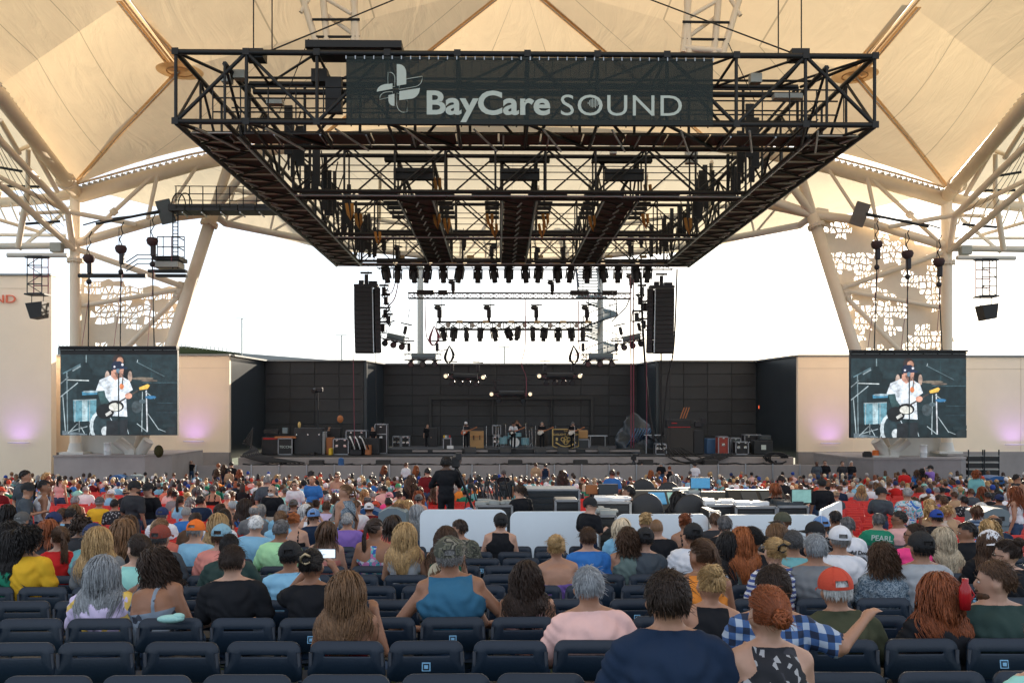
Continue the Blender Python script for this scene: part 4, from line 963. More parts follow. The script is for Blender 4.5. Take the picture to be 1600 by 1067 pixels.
    sh([(375,120),(440,120),(445,165),(405,190),(372,160)],SK); el(425,110,40,55,SK); sh([(375,75),(395,52),(440,50),(465,70),(468,95),(492,92),(490,105),(380,112)],(.01,.02,.05)); el(397,90,8,8,(.6,.6,.65)); el(455,75,9,9,(.6,.6,.65)); sh([(395,130),(465,140),(455,165),(420,175)],(.18,.10,.08))
    el(450,232,16,22,(.6,.2,.08)); el(330,412,66,56,(.006,.008,.01)); el(405,375,62,42,(.006,.008,.01)); el(405,380,48,30,(.6,.6,.55)); sh([(330,430),(370,405),(380,425),(340,450)],(.5,.5,.48))
    line(415,355,570,262,12,(.05,.04,.035)); sh([(575,240),(640,215),(655,225),(640,250),(580,258)],(.70,.42,.08)); el(500,300,26,22,SK); line(428,110,428,585,9,(.01,.014,.018)); el(424,120,14,18,(.12,.22,.3)); line(455,220,460,150,8,(.05,.05,.05))
    line(750,520,852,505,25,(.02,.03,.035)); el(820,560,50,40,(.012,.02,.024)); sh([(20,550),(200,575),(200,585),(20,585)],(.1,.13,.15)); line(60,570,130,500,5,G); line(430,120,470,190,6,(.35,.2,.15))
    return e
scr(94,277,545,680,'large video screen on the left showing a guitarist in white shirt',1)
scr(1329,1510,549,684,'large video screen on the right showing a guitarist in white shirt',1)
# rename nothing: the picture patches are flat images on the screens
# purple uplights
for k,(px,py,lab) in enumerate(((30,690,'slim wall washer with purple glow at the foot of the far left wall'),(303,688,'slim wall washer with purple glow right of the left screen'),(1297,691,'slim wall washer with purple glow left of the right screen'),(1585,693,'slim wall washer with purple glow at the far right'))):
    p=Q(px,py,53.9); p.y=(54.0 if px!=30 else 51.8); p=Q(px,py,p.y); e=empty('wall_washer',p,lab,'lamp')
    MB().box((0,-.06,-.05),(1.3,.10,.06),bev=.02).build('housing',M['steel_white'],e)
    l=bpy.data.lights.new('washer_light','SPOT'); l.energy=34; l.color=(.42,.22,1.0); l.spot_size=R(95); l.spot_blend=1; l.shadow_soft_size=.4
    lo=bpy.data.objects.new('washer_light',l); COL.objects.link(lo); lo.parent=e; lo.location=(0,-1.1,-.3); lo.rotation_euler=(R(180-38),0,0)
# ================================================================ STAGE GEAR
def Z(py,Y): return EYE+(HOR-py)/F*Y
def gear(name,px0,px1,pyt,Y,lab,cat,m,edge=None,d=.7,pyb=None,parts=None,handles=2,group=None):
    """a case or cabinet standing on the deck (or at pyb) between two picture columns"""
    x0,x1=xs_at(px0,Y),xs_at(px1,Y); zb=DECK if pyb is None else Z(pyb,Y); zt=Z(pyt,Y); e=empty(name,((x0+x1)/2,Y,zb),lab,cat,group); W=x1-x0; H=zt-zb
    MB().box((0,d/2,H/2),(W-.03,d-.03,H-.03),bev=.02).build('case_body',M[m],e)
    if edge:
        t=.06; mb=MB()
        for x in (-W/2+t/2,W/2-t/2):
            for y in (0.0,d): mb.box((x,y,H/2),(t,t*.5,H))
        for z in (t/2,H-t/2):
            for y in (0.0,d): mb.box((0,y,z),(W,t*.5,t))
            for x in (-W/2+t/2,W/2-t/2): mb.box((x,d/2,z),(t,d,t))
        mb.build('edge_trim',M[edge],e)
        mb=MB()
        for k in range(handles): x=(k+.5)*W/handles-W/2; mb.box((x,-.0,H*.55),(.2,.05,.16),bev=.02); mb.box((x,-.0,H*.9),(.12,.04,.06))
        if handles: mb.build('handle',M['chrome'],e)
    return e
g=gear
Y1=53.3
e=g('guitar_amp',408,452,682,Y1,'wide black amplifier case with red stripe at the left end of the stage','amplifier','case_black'); boxo(e,'red_stripe',(0,-.0,1.0),(1.5,.05,.12),'red_steel'); boxo(e,'gear_on_top',(-.3,.3,1.45),(.9,.4,.25),'case_black'); boxo(e,'plastic_bag',(.55,.3,1.5),(.3,.25,.35),'bin_grey')
e=g('flight_case',434,457,684,Y1-.2,'square flight case with white stencil letters left of the tall grey cabinet','case','case_black','case_edge',handles=0); text(e,'lettering','TECCNI',(-.36,-.02,.42),.22,'print_white'); boxo(e,'folded_cloth',(0,.3,1.08),(1.3,.6,.12),'wood_orange')
e=g('speaker_cabinet',459,503,668,Y1,'very large dark grey cabinet on the left of the stage','cabinet','stage_panel',d=1.0); 
for x in (-.7,0,.7): MB().tube((x,-.02,1.25),(x,.0,1.25),.05,8).build('corner_knob',M['chrome'],e)
tube(e,'lamp_mast',(.55,.4,1.6),(.55,.4,4.0),.03,'rig_black2',6); MB().box((.6,.4,4.05),(.5,.3,.3),bev=.05).tube((.4,.3,4.0),(.3,.1,3.95),.16,8).build('lamp_head',M['hoist'],e)
MB().ell((-.62,.4,1.85),(.1,.06,.2)).box((-.62,.4,1.66),(.07,.05,.25)).build('guitar_headstock',M['gold'],e)
g('flight_case',503,508,674,Y1,'narrow pale panel standing against the large grey cabinet','case','coping')
g('road_case',509,520,683,Y1+.2,'orange wooden case behind the flight cases','case','wood_orange')
e=g('small_amplifier',515,532,668,Y1+1.5,'small black amplifier with warm red lamp and a hat on top','amplifier','case_black'); MB().ell((.35,-.1,2.2),(.2,.15,.25)).build('round_mask',M['wood_orange'],e)
g('flight_case',520,545,685,Y1-.2,'black flight case with silver edges beside the striped cloth','case','case_black','case_edge')
g('flight_case',540,573,672,Y1+.9,'wide flight case with silver edges standing behind the striped cloth','case','case_black','case_edge')
e=g('draped_case',546,565,684,Y1-.5,'case draped with black and white striped cloth','case','case_black')
mb1,mb2=MB(),MB()
for k in range(7): (mb1 if k%2 else mb2).path([(-.5+k*.15,-.05,1.15),(-.42+k*.17,-.1,1.0),(-.3+k*.17,-.12,.7),(-.2+k*.17,-.1,.35)],.085,6,flat=.5)
mb1.build('stripe_white',M['white_plastic'],e); mb2.build('stripe_black',M['case_black'],e)
g('equipment_desk',566,592,684,Y1,'dark desk with gear beside the orange box','desk','desk_black'); g('wooden_box',570,579,695,Y1-.6,'small orange wooden box in front of the dark desk','box','wood_orange')
e=g('flight_case',585,605,662,Y1+1.0,'tall upright flight case with silver edges next to the seated technician','case','case_black','case_edge',handles=1); boxo(e,'cross_bar',(0,-.02,1.25),(.78,.04,.06),'case_edge')
g('flight_case',613,626,681,58.5,'left of two square flight cases standing on the riser','case','case_black','case_edge'); g('flight_case',627,640,681,58.5,'right of two square flight cases standing on the riser','case','case_black','case_edge')
g('yellow_helmet',513,518,700,Y1-.8,'small yellow round lamp on the stage floor','lamp','yellow')
e=g('plastic_box',485,491,706,52.4,'small black box at stage edge','box','case_black')
slab(None,'low_riser',xs_at(606,56),xs_at(1018,56),54.6,60,DECK,DECK+.28,'stage_black').location; bpy.context.scene.objects['low_riser']['label']='low black riser carrying the band across the middle of the stage'; bpy.data.objects['low_riser']['category']='riser'
RZ=DECK+.28
for (a,b) in ((644,668),(676,722),(742,762),(835,900),(915,1000)):
    p=Q(a,702,54.4); q=Q(b,702,54.4); o=MB().box((0,0,0),(q.x-p.x,.06,.12)).build('riser_strip',M['concrete'],label='pale worn metal strip on the riser front starting at %s place'%ordi(1+(644,676,742,835,915).index(a)),cat='strip',group='strips along the riser front'); o.location=((p.x+q.x)/2,54.5,DECK+.16)
# small racks around the musicians
e=g('guitar_rack',692,705,684,55.2,'small white framed rack with cups and a shield on it','rack','case_black','case_edge',pyb=703,handles=0); MB().poly([(.0,-.1,.3),(.42,-.1,.3),(.42,-.1,-.1),(.2,-.1,-.35),(0,-.1,-.1)],(0,.03,0)).build('shield',M['white_plastic'],e)
for k in range(4): MB().tube((-.2+k*.12,.2,.75),(-.2+k*.12,.2,.95),.05,8).build('cup',M[('yellow','white_plastic','bin_grey','red_steel')[k]],e)
e=g('amp_stack',734,756,673,56.2,'tan covered tall amplifier stack behind the bass player','amplifier','amp_tan',pyb=702); boxo(e,'seam',(0,-.02,.85),(.9,.03,.04),'wood_orange'); boxo(e,'strap',(-.2,-.03,.78),(.06,.03,.3),'case_black'); boxo(e,'strap',(.2,-.03,.78),(.06,.03,.3),'case_black'); boxo(e,'amp_head',(0,.2,1.35),(.8,.4,.15),'amp_grille')
g('amp_stack',838,856,670,59.0,'wide dark amplifier behind the drums','amplifier','amp_grille',pyb=698); g('amp_cabinet',872,884,674,57.5,'low dark amplifier between two guitarists','amplifier','amp_tan',pyb=700)
e=g('flight_case',769,783,664,58.2,'black rack case with silver edges behind the drum kit','case','case_black','case_edge',pyb=680,handles=0); e=g('flight_case',770,783,681,58.0,'lower rack case with silver edges behind the drum kit','case','case_black','case_edge',pyb=700)
e=g('amp_stack',904,919,672,56.4,'tan amplifier on a grey stack right of the crest banner','amplifier','amp_tan',pyb=685); e=g('amp_rack',902,921,686,56.4,'grey amplifier rack with yellow lettering plate right of the crest banner','amplifier','desk_grey','case_edge',pyb=703,handles=0); boxo(e,'yellow_plate',(0,-.05,.1),(.5,.03,.1),'yellow')
# crest banner
e=empty('crest_banner',Q(884,682,55.6),'black shield shaped banner with gold crest between the two right guitarists','banner')
def bp2(x,y): return Vector(((x-884)*55.6/F,0,(682-y)*55.6/F))
shape=[(863.5,670.5),(904,670.5),(904,697),(884,703),(863.5,697)]
MB().poly([bp2(*p) for p in shape],(0,.04,0)).build('cloth',M['case_black'],e)
MB().path([bp2(*p)+Vector((0,-.02,0)) for p in shape+[shape[0]]],.04,6).build('gold_border',M['gold'],e)
text(e,'lettering','THE',bp2(884,674.5)+Vector((0,-.03,0)),.14,'gold',align='CENTER'); text(e,'lettering','GASLIGHT ANTHEM',bp2(884,680)+Vector((0,-.03,0)),.185,'gold',align='CENTER',bold=.003)
mb=MB(); 
for (x,y,r_) in ((879,686,2.6),(889,686,2.6),(884,684,2.2),(884,691,3.2),(881,690,1.6),(887,690,1.6)): 
    P=[bp2(x+r_*math.cos(t),y+r_*math.sin(t))+Vector((0,-.03,0)) for t in np.linspace(0,2*math.pi,11)]; mb.path(P,.03,5)
mb.path([bp2(868,691)+Vector((0,-.03,0)),bp2(876,696)+Vector((0,-.03,0)),bp2(884,698)+Vector((0,-.03,0)),bp2(892,696)+Vector((0,-.03,0)),bp2(900,691)+Vector((0,-.03,0))],.05,6); mb.box(bp2(870,686)+Vector((0,-.03,0)),(.14,.03,.2)); mb.box(bp2(897,686)+Vector((0,-.03,0)),(.14,.03,.2)); mb.build('gold_crest',M['gold'],e)
# tarp covered heap
def heap():
    rr=random.Random(3); mb=MB(); nu,nv=22,12; vs=[]
    cx,w2,h=(980+1022)/2,3.4/2*1.0,2.55
    for j in range(nv+1):
        t=j/nv
        for i in range(nu):
            a=2*math.pi*i/nu; r_=(1-t)**.55; k=1+.13*math.sin(3*a+j)+.1*rr.uniform(-1,1)
            vs.append((w2*.95*r_*k*math.cos(a)-.35*t,.9*r_*k*math.sin(a),h*t*(1+.05*rr.uniform(-1,1))))
    mb.add(vs,[(j*nu+i,j*nu+(i+1)%nu,(j+1)*nu+(i+1)%nu,(j+1)*nu+i) for j in range(nv) for i in range(nu)],0,True)
    e=empty('covered_equipment',(xs_at(998,55.5),55.5,DECK),'heap of equipment under a crumpled blue black tarpaulin','covered gear'); mb.build('tarpaulin',M['tarp'],e)
    for k in range(7): MB().path([(-.9+k*.22,-.75,.4+.1*k),(-.6+k*.2,-.85,1.+.06*k),(-.3+k*.18,-.6,1.6)],.08,6,flat=.4).build('blue_fold',M['tarp_blue'],e)
heap()
tb=empty('work_table',(xs_at(1022,54.5),54.5,DECK),'small grey metal table behind the thick cable trunk','table')
for dx in (-.5,.5): tube(tb,'leg',(dx,0,0),(dx,0,1.15),.04,'alu',6)
boxo(tb,'table_top',(0,.2,1.17),(1.3,.6,.05),'alu')
tb=empty('work_table',(xs_at(934,58),58,DECK),'low grey table with small items at the right of the band','table')
for dx in (-.5,.5): tube(tb,'leg',(dx,0,0),(dx,0,1.0),.04,'alu',6)
boxo(tb,'table_top',(0,.2,1.02),(1.3,.6,.05),'alu')
g('flight_case',1024,1042,693,Y1-.3,'small flight case with reddish edges in front of the dark tall cabinets','case','case_black','case_edge',handles=3)
e=g('speaker_cabinet',1042,1084,669,Y1,'big dark cabinet right of the tarpaulin heap','cabinet','amp_grille',d=1.0); e2=g('small_amplifier',1042,1080,655,Y1+.1,'black amplifier head with red line standing on the big dark cabinet','amplifier','case_black',pyb=668.5); boxo(e2,'red_line',(0,-.02,.05),(1.4,.03,.05),'red_steel'); boxo(e2,'red_badge',(-.3,-.02,.3),(.35,.02,.06),'red_steel')
for k in range(3): MB().box(Q(1066+k*4,645,54.0),(.06,.05,.75),rot=Matrix.Rotation(.35,3,'Y')).build('guitar_neck',M['wood_orange'],label='%s of three slanted guitar necks behind the amplifier head'%('leftmost','middle','rightmost')[k],cat='guitar',group='guitar necks behind the amplifier head')
e=g('speaker_cabinet',1084,1100,672,Y1,'narrower dark cabinet beside the big one','cabinet','case_black'); MB().box((0,.2,1.9),(.5,.3,.4),bev=.05).box((.3,.1,2.1),(.3,.2,.3)).build('lamp_head',M['hoist'],e)
g('equipment_case',1104,1121,685,Y1+.5,'dark blue plastic tub near the red case','case','tarp_blue')
g('flight_case',1122,1139,682,Y1-.4,'upright red flight case with silver edges','case','amp_red','case_edge',handles=1)
g('flight_case',1141,1158,684,Y1+.5,'pale grey edged case behind the small black case','case','desk_grey','case_edge',handles=1)
g('flight_case',1149,1170,690,Y1-.5,'small black flight case with silver edges right of the red case','case','case_black','case_edge')
g('flight_case',1163,1190,679,Y1+.8,'long black case standing behind the last case','case','case_black','case_edge')
e=g('flight_case',1178,1208,688,Y1-.3,'wide dark grey case with white emblem at the right end of the stage','case','desk_black'); MB().box((0,-.02,.45),(.3,.02,.3)).build('emblem',M['print_white'],e)
g('small_amplifier',1188,1205,680,Y1,'small grey box on top of the wide dark case','box','desk_grey',pyb=688)
g('dark_rack',668,684,668,58.5,'dark keyboard rack with black gear left of the bass player','rack','case_black',pyb=699)
# stage monitors, foldback wedges on the ledge, PA fills
for k,(px,lab) in enumerate(((495,'left'),(599,''),(805,''),(907,''),(1009,''),(1110,''))):
    p=Q(px,720.5,50.6); e=empty('fill_speaker',(p.x,50.6,-1.56),'low black fill speaker on the stage ledge, %s from the left'%ordi(k+1),'speaker','fill speakers along the stage ledge')
    MB().box((0,0,.21),(.85,.4,.36),bev=.03).build('cabinet',M['case_black'],e); MB().box((0,-.21,.21),(.78,.02,.28)).build('grille',M['amp_grille'],e)
for k,(px,Y) in enumerate(((735,54.0),(790,53.8),(845,54),(880,54),(944,54))):
    e=empty('floor_monitor',(xs_at(px,Y),Y,DECK),'black wedge monitor at the stage front, %s from the left'%ordi(k+1),'speaker','wedge monitors in front of the band'); MB().poly([(-.35,0,0),(-.35,0,.12),(-.35,.4,.42),(-.35,.5,0)],(.7,0,0)).build('cabinet',M['duct_dark'],e)
# blue moving lamp below left
e=empty('floor_lamp_fixture',Q(533,733,49.8),'teal blue fixture standing on the lower ledge at the left','lamp'); MB().tube((0,0,0),(0,0,.55),.2,10,r2=.16).ell((0,0,.55),(.17,.17,.14)).build('lamp_body',M['bin_blue'],e); MB().box((0,0,-.02),(1.,.4,.06)).build('base',M['case_black'],e)
# cable mess along the ledge
mb=MB(); rr=random.Random(8)
for seg in range(30):
    x=xs_at(380+seg*28,50.7); pts_=[(x+i*.3,50.7+rr.uniform(-.15,.15),-1.50+rr.uniform(0,.10)) for i in range(5)]; mb.path(pts_,.05,5)
mb.build('stage_cables',M['cable_black'],label='tangled black cables lying along the stage ledge',cat='cable')
for k in range(9):
    a=Q(380+k*5,700,52); mb=MB(); mb.path(curve([(395-k*2,668+k*3,53),(392+k,700,52.5),(380+k*4,712,51),(420+k*7,723,50.5)]),.04,5); mb.build('stage_cable',M['cable_black'],label='black cable over the left end of the stage, %s from the left'%ordi(k+1),cat='cable',group='cables at the left end of the stage')
for k in range(7):
    mb=MB(); mb.path(curve([(1035+k*5,700,52.5),(1045+k*8,714+k%3*3,51.4),(1075+k*6,722,50.8),(1120+k*5,708,51.4)]),.04,5); mb.build('stage_cable',M['cable_black'],label='black cable looping over the right stage edge, %s from the left'%ordi(k+1),cat='cable',group='cables looping over the right stage edge')
e=empty('cable_reel',Q(1212,722,51),'black reel stand with looped cables at the right end of the stage','stand')
for k in range(5): MB().path([Vector((.55*math.cos(t)+.1*k-.2,0,.32*math.sin(t)+.25)) for t in np.linspace(0,math.pi*(1+k*.2),12)],.05,5).build('cable_loop',M['cable_black'],e)
tube(e,'stand_post',(0,0,.1),(0,0,-.8),.07,'hoist',8)
# chair stack, bins, bucket, backpack, keg
e=empty('stacked_rack',Q(1533,740,47),'tall black double rack of folded chairs beside the right podium','rack')
for dx in (-.85,.05):
    for k in range(4): boxo(e,'shelf_stack',(dx+.4,0,-.3+k*.38),(.78,.5,.26),'case_black'); boxo(e,'shelf_bar',(dx+.4,-.27,-.12+k*.38),(.8,.04,.04),'pole_grey')
    for q in (dx,dx+.8): tube(e,'rack_post',(q,-.25,-1.2),(q,-.25,1.35),.04,'rig_black2',6)
e=empty('orange_cooler',Q(1368,716,46.5),'orange round drinks cooler on the right podium','cooler'); MB().tube((0,0,0),(0,0,.38),.17,14).tube((0,0,.38),(0,0,.45),.18,14,r2=.15).build('body',M['orange_plastic'],e); MB().box((0,-.18,.1),(.06,.06,.06)).build('tap',M['white_plastic'],e)
for k,px in enumerate((168,1443)):
    e=empty('white_keg',Q(px,716+(3 if k else 0),45.9),'white ribbed cylinder drum standing on the %s podium'%('right' if k else 'left'),'drum'); MB().lathe((0,0,0),[(0,0),(.17,0),(.18,.05),(.18,.4),(.2,.42),(.18,.44),(.18,.8),(.2,.82),(.18,.85),(.0,.86)],16).build('body',M['white_plastic'],e)
e=empty('backpack',Q(248,713,46),'olive backpack left standing on the left podium','bag'); MB().ell((0,0,.28),(.26,.16,.34)).build('bag_body',mat('olive',(.05,.045,.015),.9),e); MB().ell((0,-.14,.2),(.16,.08,.16)).build('pocket',M['olive'],e)
e=empty('dark_bag',Q(1355,716,46.3),'dark equipment bag on the right podium','bag'); MB().box((0,0,.2),(.5,.3,.38),bev=.1).build('bag_body',M['case_black'],e)
def bin_(px,py,Y,w_,h_,m,lab,name='waste_bin'):
    """py = picture row of the lid top"""
    p=Q(px,py,Y); e=empty(name,(p.x,Y,p.z-h_),lab,'bin'); W=w_
    MB().poly([(-W/2*.9,0,0),(W/2*.9,0,0),(W/2,0,h_*.72),(-W/2,0,h_*.72)],(0,W*.9,0)).build('bin_body',M[m],e)
    MB().poly([(-W/2*1.04,-.03,h_*.72),(W/2*1.04,-.03,h_*.72),(W/2*1.0,-.03,h_*.93),(W/2*.3,-.03,h_),(-W/2*.3,-.03,h_),(-W/2*1.0,-.03,h_*.93)],(0,W*.98,0)).build('bin_lid',M[m],e)
    MB().box((0,-.045,h_*.84),(W*.4,.02,h_*.07),bev=.01).build('opening',M['case_black'],e)
bin_(182,742,40,.62,1.25,'bin_blue','blue recycling bin in front of the left podium'); bin_(208,742,40.2,.62,1.25,'bin_grey','grey waste bin next to the blue one by the left podium')
bin_(559,794,17.3,.34,1.1,'bin_blue','blue bin among the seats left of the white barriers') if False else None
bin_(574,794,18,.5,1.15,'bin_blue','blue lidded bin standing among the seats behind the barriers'); bin_(613,794,15.6,.5,1.15,'bin_grey','large grey bin standing directly left of the white barriers')
bin_(1558,794,16.4,.62,1.2,'bin_grey','large grey bin among the seats at the far right'); bin_(1560,744,38,.9,1.3,'bin_blue','blue bin behind the crowd at the far right'); bin_(1538,745,39,.8,1.3,'bin_grey','pale grey bin beside the blue one at the far right')
# ================================================================ WHITE BARRIERS and mixing desks
def barrier(px0,px1,pyt,Y,lab,a=0,m='barrier_white',hh=1.2,Yb=None):
    p=Q(px0,pyt,Y); q=Q(px1,pyt if Yb is None else pyt,Yb or Y); e=empty('white_barrier',(p.x,p.y,p.z-hh),lab,'barrier'); d=Vector((q.x-p.x,q.y-p.y,0)); L=d.length; e.rotation_euler=(0,0,math.atan2(d.y,d.x)); r_=.12
    P=[(0,0,0),(L,0,0)]+[(L-r_+r_*math.cos(t),0,hh-r_+r_*math.sin(t)) for t in np.linspace(0,math.pi/2,6)]+[(r_-r_*math.sin(t),0,hh-r_+r_*math.cos(t)) for t in np.linspace(0,math.pi/2,6)]
    MB().poly(P,(0,.035,0)).build('board',M[m],e)
    for x in (.25,L-.25): MB().box((x,.2,.03),(.05,.5,.05)).box((x,.06,hh/2),(.05,.04,hh-.1)).build('foot',M['alu'],e)
    return e
barrier(656,792,796,13,'leftmost white crowd barrier board of the mixing area'); barrier(797,935,799,13,'second white barrier board, behind the man in black cap')
barrier(963,1107,803,13,'third white barrier board, behind the row of dark caps'); barrier(1124,1282,804,13,'fourth white barrier board, right of the case gap'); barrier(1283,1316,797,12.9,'last white barrier board, folded at an angle towards the red seats',Yb=14.3)
GY=lambda y: ground(y)
# riser for the camera
cr=empty('camera_riser',(xs_at(700,17),17,GY(17)),'low black riser under the camera operator','riser'); MB().box((0,.3,.22),(1.6,1.6,.44),bev=.01).build('platform',M['case_black'],cr)
def desk(px0,px1,pyt,Y,lab,m='desk_grey',screens=(),hh=.55,base=True,name='mixing_desk'):
    x0,x1=xs_at(px0,Y),xs_at(px1,Y); zt=Z(pyt,Y); e=empty(name,((x0+x1)/2,Y,GY(Y)),lab,'mixing desk'); W=x1-x0; H=zt-GY(Y)
    # sloped surface facing the camera, back hood
    MB().poly([(-W/2,-.45,H-hh),(-W/2,-.45,H-hh+.08),(-W/2,.2,H),(-W/2,.32,H),(-W/2,.32,H-hh)],(W,0,0)).build('console_body',M[m],e)
    n=Vector((0,-hh+.08,-.65)).normalized(); ang=math.atan2(hh-.08,.65)
    mb=MB(); kn=MB(); nk=int(W/.07)
    for (u0,u1,mm) in screens:
        o=MB().box((0,0,0),((u1-u0)*W,.34,.02),bev=.008).build('console_screen',M[mm],e); o.rotation_euler=(ang,0,0); o.location=((u0+u1)/2*W-W/2,.0,H-(hh-.08)*.31+.015)
    for i in range(nk):
        for j in range(2):
            x=-W/2+.05+i*.07; yy=-.40+j*.09; z=H-hh+.08+(yy+.45)*(hh-.08)/.65; kn.box((x,yy,z+.01),(.025,.04,.02))
    kn.build('faders',M['pole_grey'],e)
    MB().box((0,.05,(H-hh)/2),(W*.96,.5,H-hh)).build('desk_base',M['case_black'],e)
    return e
desk(985,1074,768,16.6,'wide grey mixing console left of the tall rack, with blue screens',screens=((.05,.3,'desk_grey'),(.33,.62,'screen_blue'),(.66,.95,'screen_green')))
desk(1140,1228,767,16.4,'wide dark lighting console with two tilted screens on the right',m='desk_black',screens=((.22,.5,'desk_grey'),(.56,.85,'desk_grey')))
desk(1090,1138,770,16.8,'low rack console between the two mixing desks',screens=((.1,.9,'screen_off'),))
def monitor(px0,px1,py0,py1,Y,lab,m):
    a=Q(px0,py1,Y); b=Q(px1,py0,Y); W,H=b.x-a.x,b.z-a.z; e=empty('monitor',((a.x+b.x)/2,Y,a.z),lab,'monitor'); MB().box((0,.03,H/2),(W,.05,H),bev=.01).build('bezel',M['case_black'],e); MB().box((0,0,H/2),(W*.95,.012,H*.92)).build('screen_face',M[m],e); tube(e,'stand_post',(0,.06,H*.4),(0,.06,-.5),.03,'rig_black2',6); boxo(e,'stand_foot',(0,.1,-.5),(.3,.25,.03),'rig_black2')
monitor(1079,1110,746,763,16.2,'monitor showing a blue map between the consoles','screen_blue'); monitor(1237,1268,764,786,14.8,'monitor with pale green picture at the right of the mixing area','screen_green'); monitor(935,966,756,774,17,'large dark monitor seen from behind at the mixing area','desk_grey'); monitor(915,934,757,772,17.2,'square monitor in a wooden frame beside the dark monitor','wood_orange'); monitor(780,799,753,776,17,'dark tilted monitor near the bending technician','desk_black')
def rack(px0,px1,py0,Y,lab,m='case_black',top=None,tops=None,d=.7):
    x0,x1=xs_at(px0,Y),xs_at(px1,Y); zt=Z(py0,Y); e=empty('equipment_rack',((x0+x1)/2,Y,GY(Y)),lab,'rack'); W=x1-x0; H=zt-GY(Y)
    MB().box((0,d/2,H/2),(W,d,H),bev=.02).build('rack_body',M[m],e)
    mb=MB(); 
    for k in range(6): mb.box((0,-.01,H-.1-k*.12),(W*.86,.02,.08))
    mb.build('rack_units',M['desk_black'],e)
    mb=MB()
    for x in (-W/2,W/2): mb.box((x,0,H/2),(.04,.04,H))
    for z in (.02,H): mb.box((0,0,z),(W,.04,.04))
    mb.build('edge_trim',M['case_edge'],e)
    if top:
        rr=random.Random(int(px0)); mb=MB()
        for k in range(14): mb.box((rr.uniform(-W/2,W/2)*.85,rr.uniform(.1,d-.1),H+.03),(rr.uniform(.05,.25),rr.uniform(.05,.2),rr.uniform(.02,.1)))
        mb.build('small_gear',M[top],e)
    return e
rack(815,905,765,17,'long black covered equipment case in the mixing area','tarp',d=.9); rack(1065,1092,772,15.8,'tall rack of electronics beside the wide console',top='pole_grey'); rack(930,985,785,14.5,'low rack with white papers between barriers',top='white_plastic'); rack(1105,1150,790,14.3,'case with white papers and trays right of centre',top='white_plastic'); rack(1150,1212,793,14.0,'long black case with white top behind the barriers',top='white_plastic'); rack(868,905,782,15.2,'black swivel chair back covered with a purple jacket','case_black'); rack(1110,1124,800,13.3,'narrow rack seen in the gap between the barriers'); rack(936,962,806,13.4,'black equipment trolley in the gap between two white barriers',top='pole_grey')
rack(1215,1262,792,14.6,'low case with bottles beside the man in black shirt',top='desk_grey'); rack(745,800,790,15.5,'cluttered table of camera gear left of the bending technician',top='pole_grey')
for k,(px,py,Y) in enumerate(((955,777,16.2),(1010,776,14.6),(1080,778,14.6),(1005,752,20),(1045,757,20))):
    p=Q(px,py,Y); e=empty('office_chair',(p.x,Y,GY(Y)),('small','big rounded','tall rounded','low far','second far')[k]+' black office chair back at the mixing desks','chair'); H=p.z-GY(Y)
    MB().ell((0,0,H-.25),(.3,.07,.32),16,10).build('backrest',M['case_black'],e); MB().box((0,.3,H-.55),(.5,.5,.08),bev=.03).build('seat',M['case_black'],e); tube(e,'gas_lift',(0,.3,H-.6),(0,.3,.08),.03,'rig_black2',6); MB().box((0,.3,.04),(.6,.06,.05)).box((0,.3,.04),(.06,.6,.05)).build('foot_star',M['rig_black2'],e)
e=empty('film_camera',Q(712,722,17.2),'video camera on a tripod beside the operator in black','camera'); MB().box((0,.25,.0),(.16,.6,.22),bev=.02).box((.06,.0,.12),(.12,.2,.12)).tube((0,.55,0),(0,.8,0),.09,10).build('camera_body',M['case_black'],e)
for a_ in (0,2.1,4.2): tube(e,'tripod_leg',(.0,.25,-.1),(.55*math.cos(a_),.25+.5*math.sin(a_),-1.5),.03,'rig_black2',6)
tube(e,'pan_bar',(0,.1,-.1),(.15,-.45,-.25),.02,'rig_black2',6)
# tangle of tripods and bikes left of the desks
for k in range(6):
    p=Q(735+k*13,775,16.5); e=empty('light_stand',p,'dark metal stand among the camera gear, %s from the left'%ordi(k+1),'stand','tripods around the camera'); rr=random.Random(k)
    for j in range(4): tube(e,'strut',(0,0,.25+.2*rr.random()),(rr.uniform(-.4,.4),rr.uniform(-.3,.3),-.55),.012,'rig_black2',6)
    MB().box((0,0,.12+.3*rr.random()),(.1,.12,.1),bev=.02).build('head_block',M['case_black'],e)
# ================================================================ PEOPLE: bodies, hair, hats
from mathutils import noise as mnoise
SKIN={'l':(.46,.27,.19),'m':(.36,.19,.12),'t':(.27,.13,.075),'d':(.09,.045,.028)}
for k,c in SKIN.items():
    mat('skin_'+k,c,.5,0,.16,7,.08,120.,.4); b_=M['skin_'+k].node_tree.nodes['Principled BSDF']; b_.inputs['Subsurface Weight'].default_value=.0
HAIRC={'black':(.012,.010,.010),'darkbrown':(.032,.018,.012),'brown':(.075,.038,.020),'auburn':(.20,.055,.018),'red':(.30,.09,.025),'lightbrown':(.16,.085,.04),'blonde':(.42,.27,.12),'paleblonde':(.58,.48,.34),'grey':(.24,.235,.23),'darkgrey':(.09,.088,.09),'white':(.55,.55,.54),'silver':(.30,.32,.34)}
def hair_mat(name,c):
    m=mat('hair_'+name,c,.48,0,.35,30,.7,120.,.35,stretch=(1,1,.12)); n=m.node_tree; b=n.nodes['Principled BSDF']
    src=b.inputs['Base Color'].links[0].from_socket; g_=n.nodes.new('ShaderNodeNewGeometry'); mr=n.nodes.new('ShaderNodeMapRange'); mr.inputs[3].default_value=.72; mr.inputs[4].default_value=1.35
    n.links.new(g_.outputs['Random Per Island'],mr.inputs[0]); mx=n.nodes.new('ShaderNodeVectorMath'); mx.operation='SCALE'; n.links.new(src,mx.inputs[0]); n.links.new(mr.outputs[0],mx.inputs['Scale']); n.links.new(mx.outputs[0],b.inputs['Base Color'])
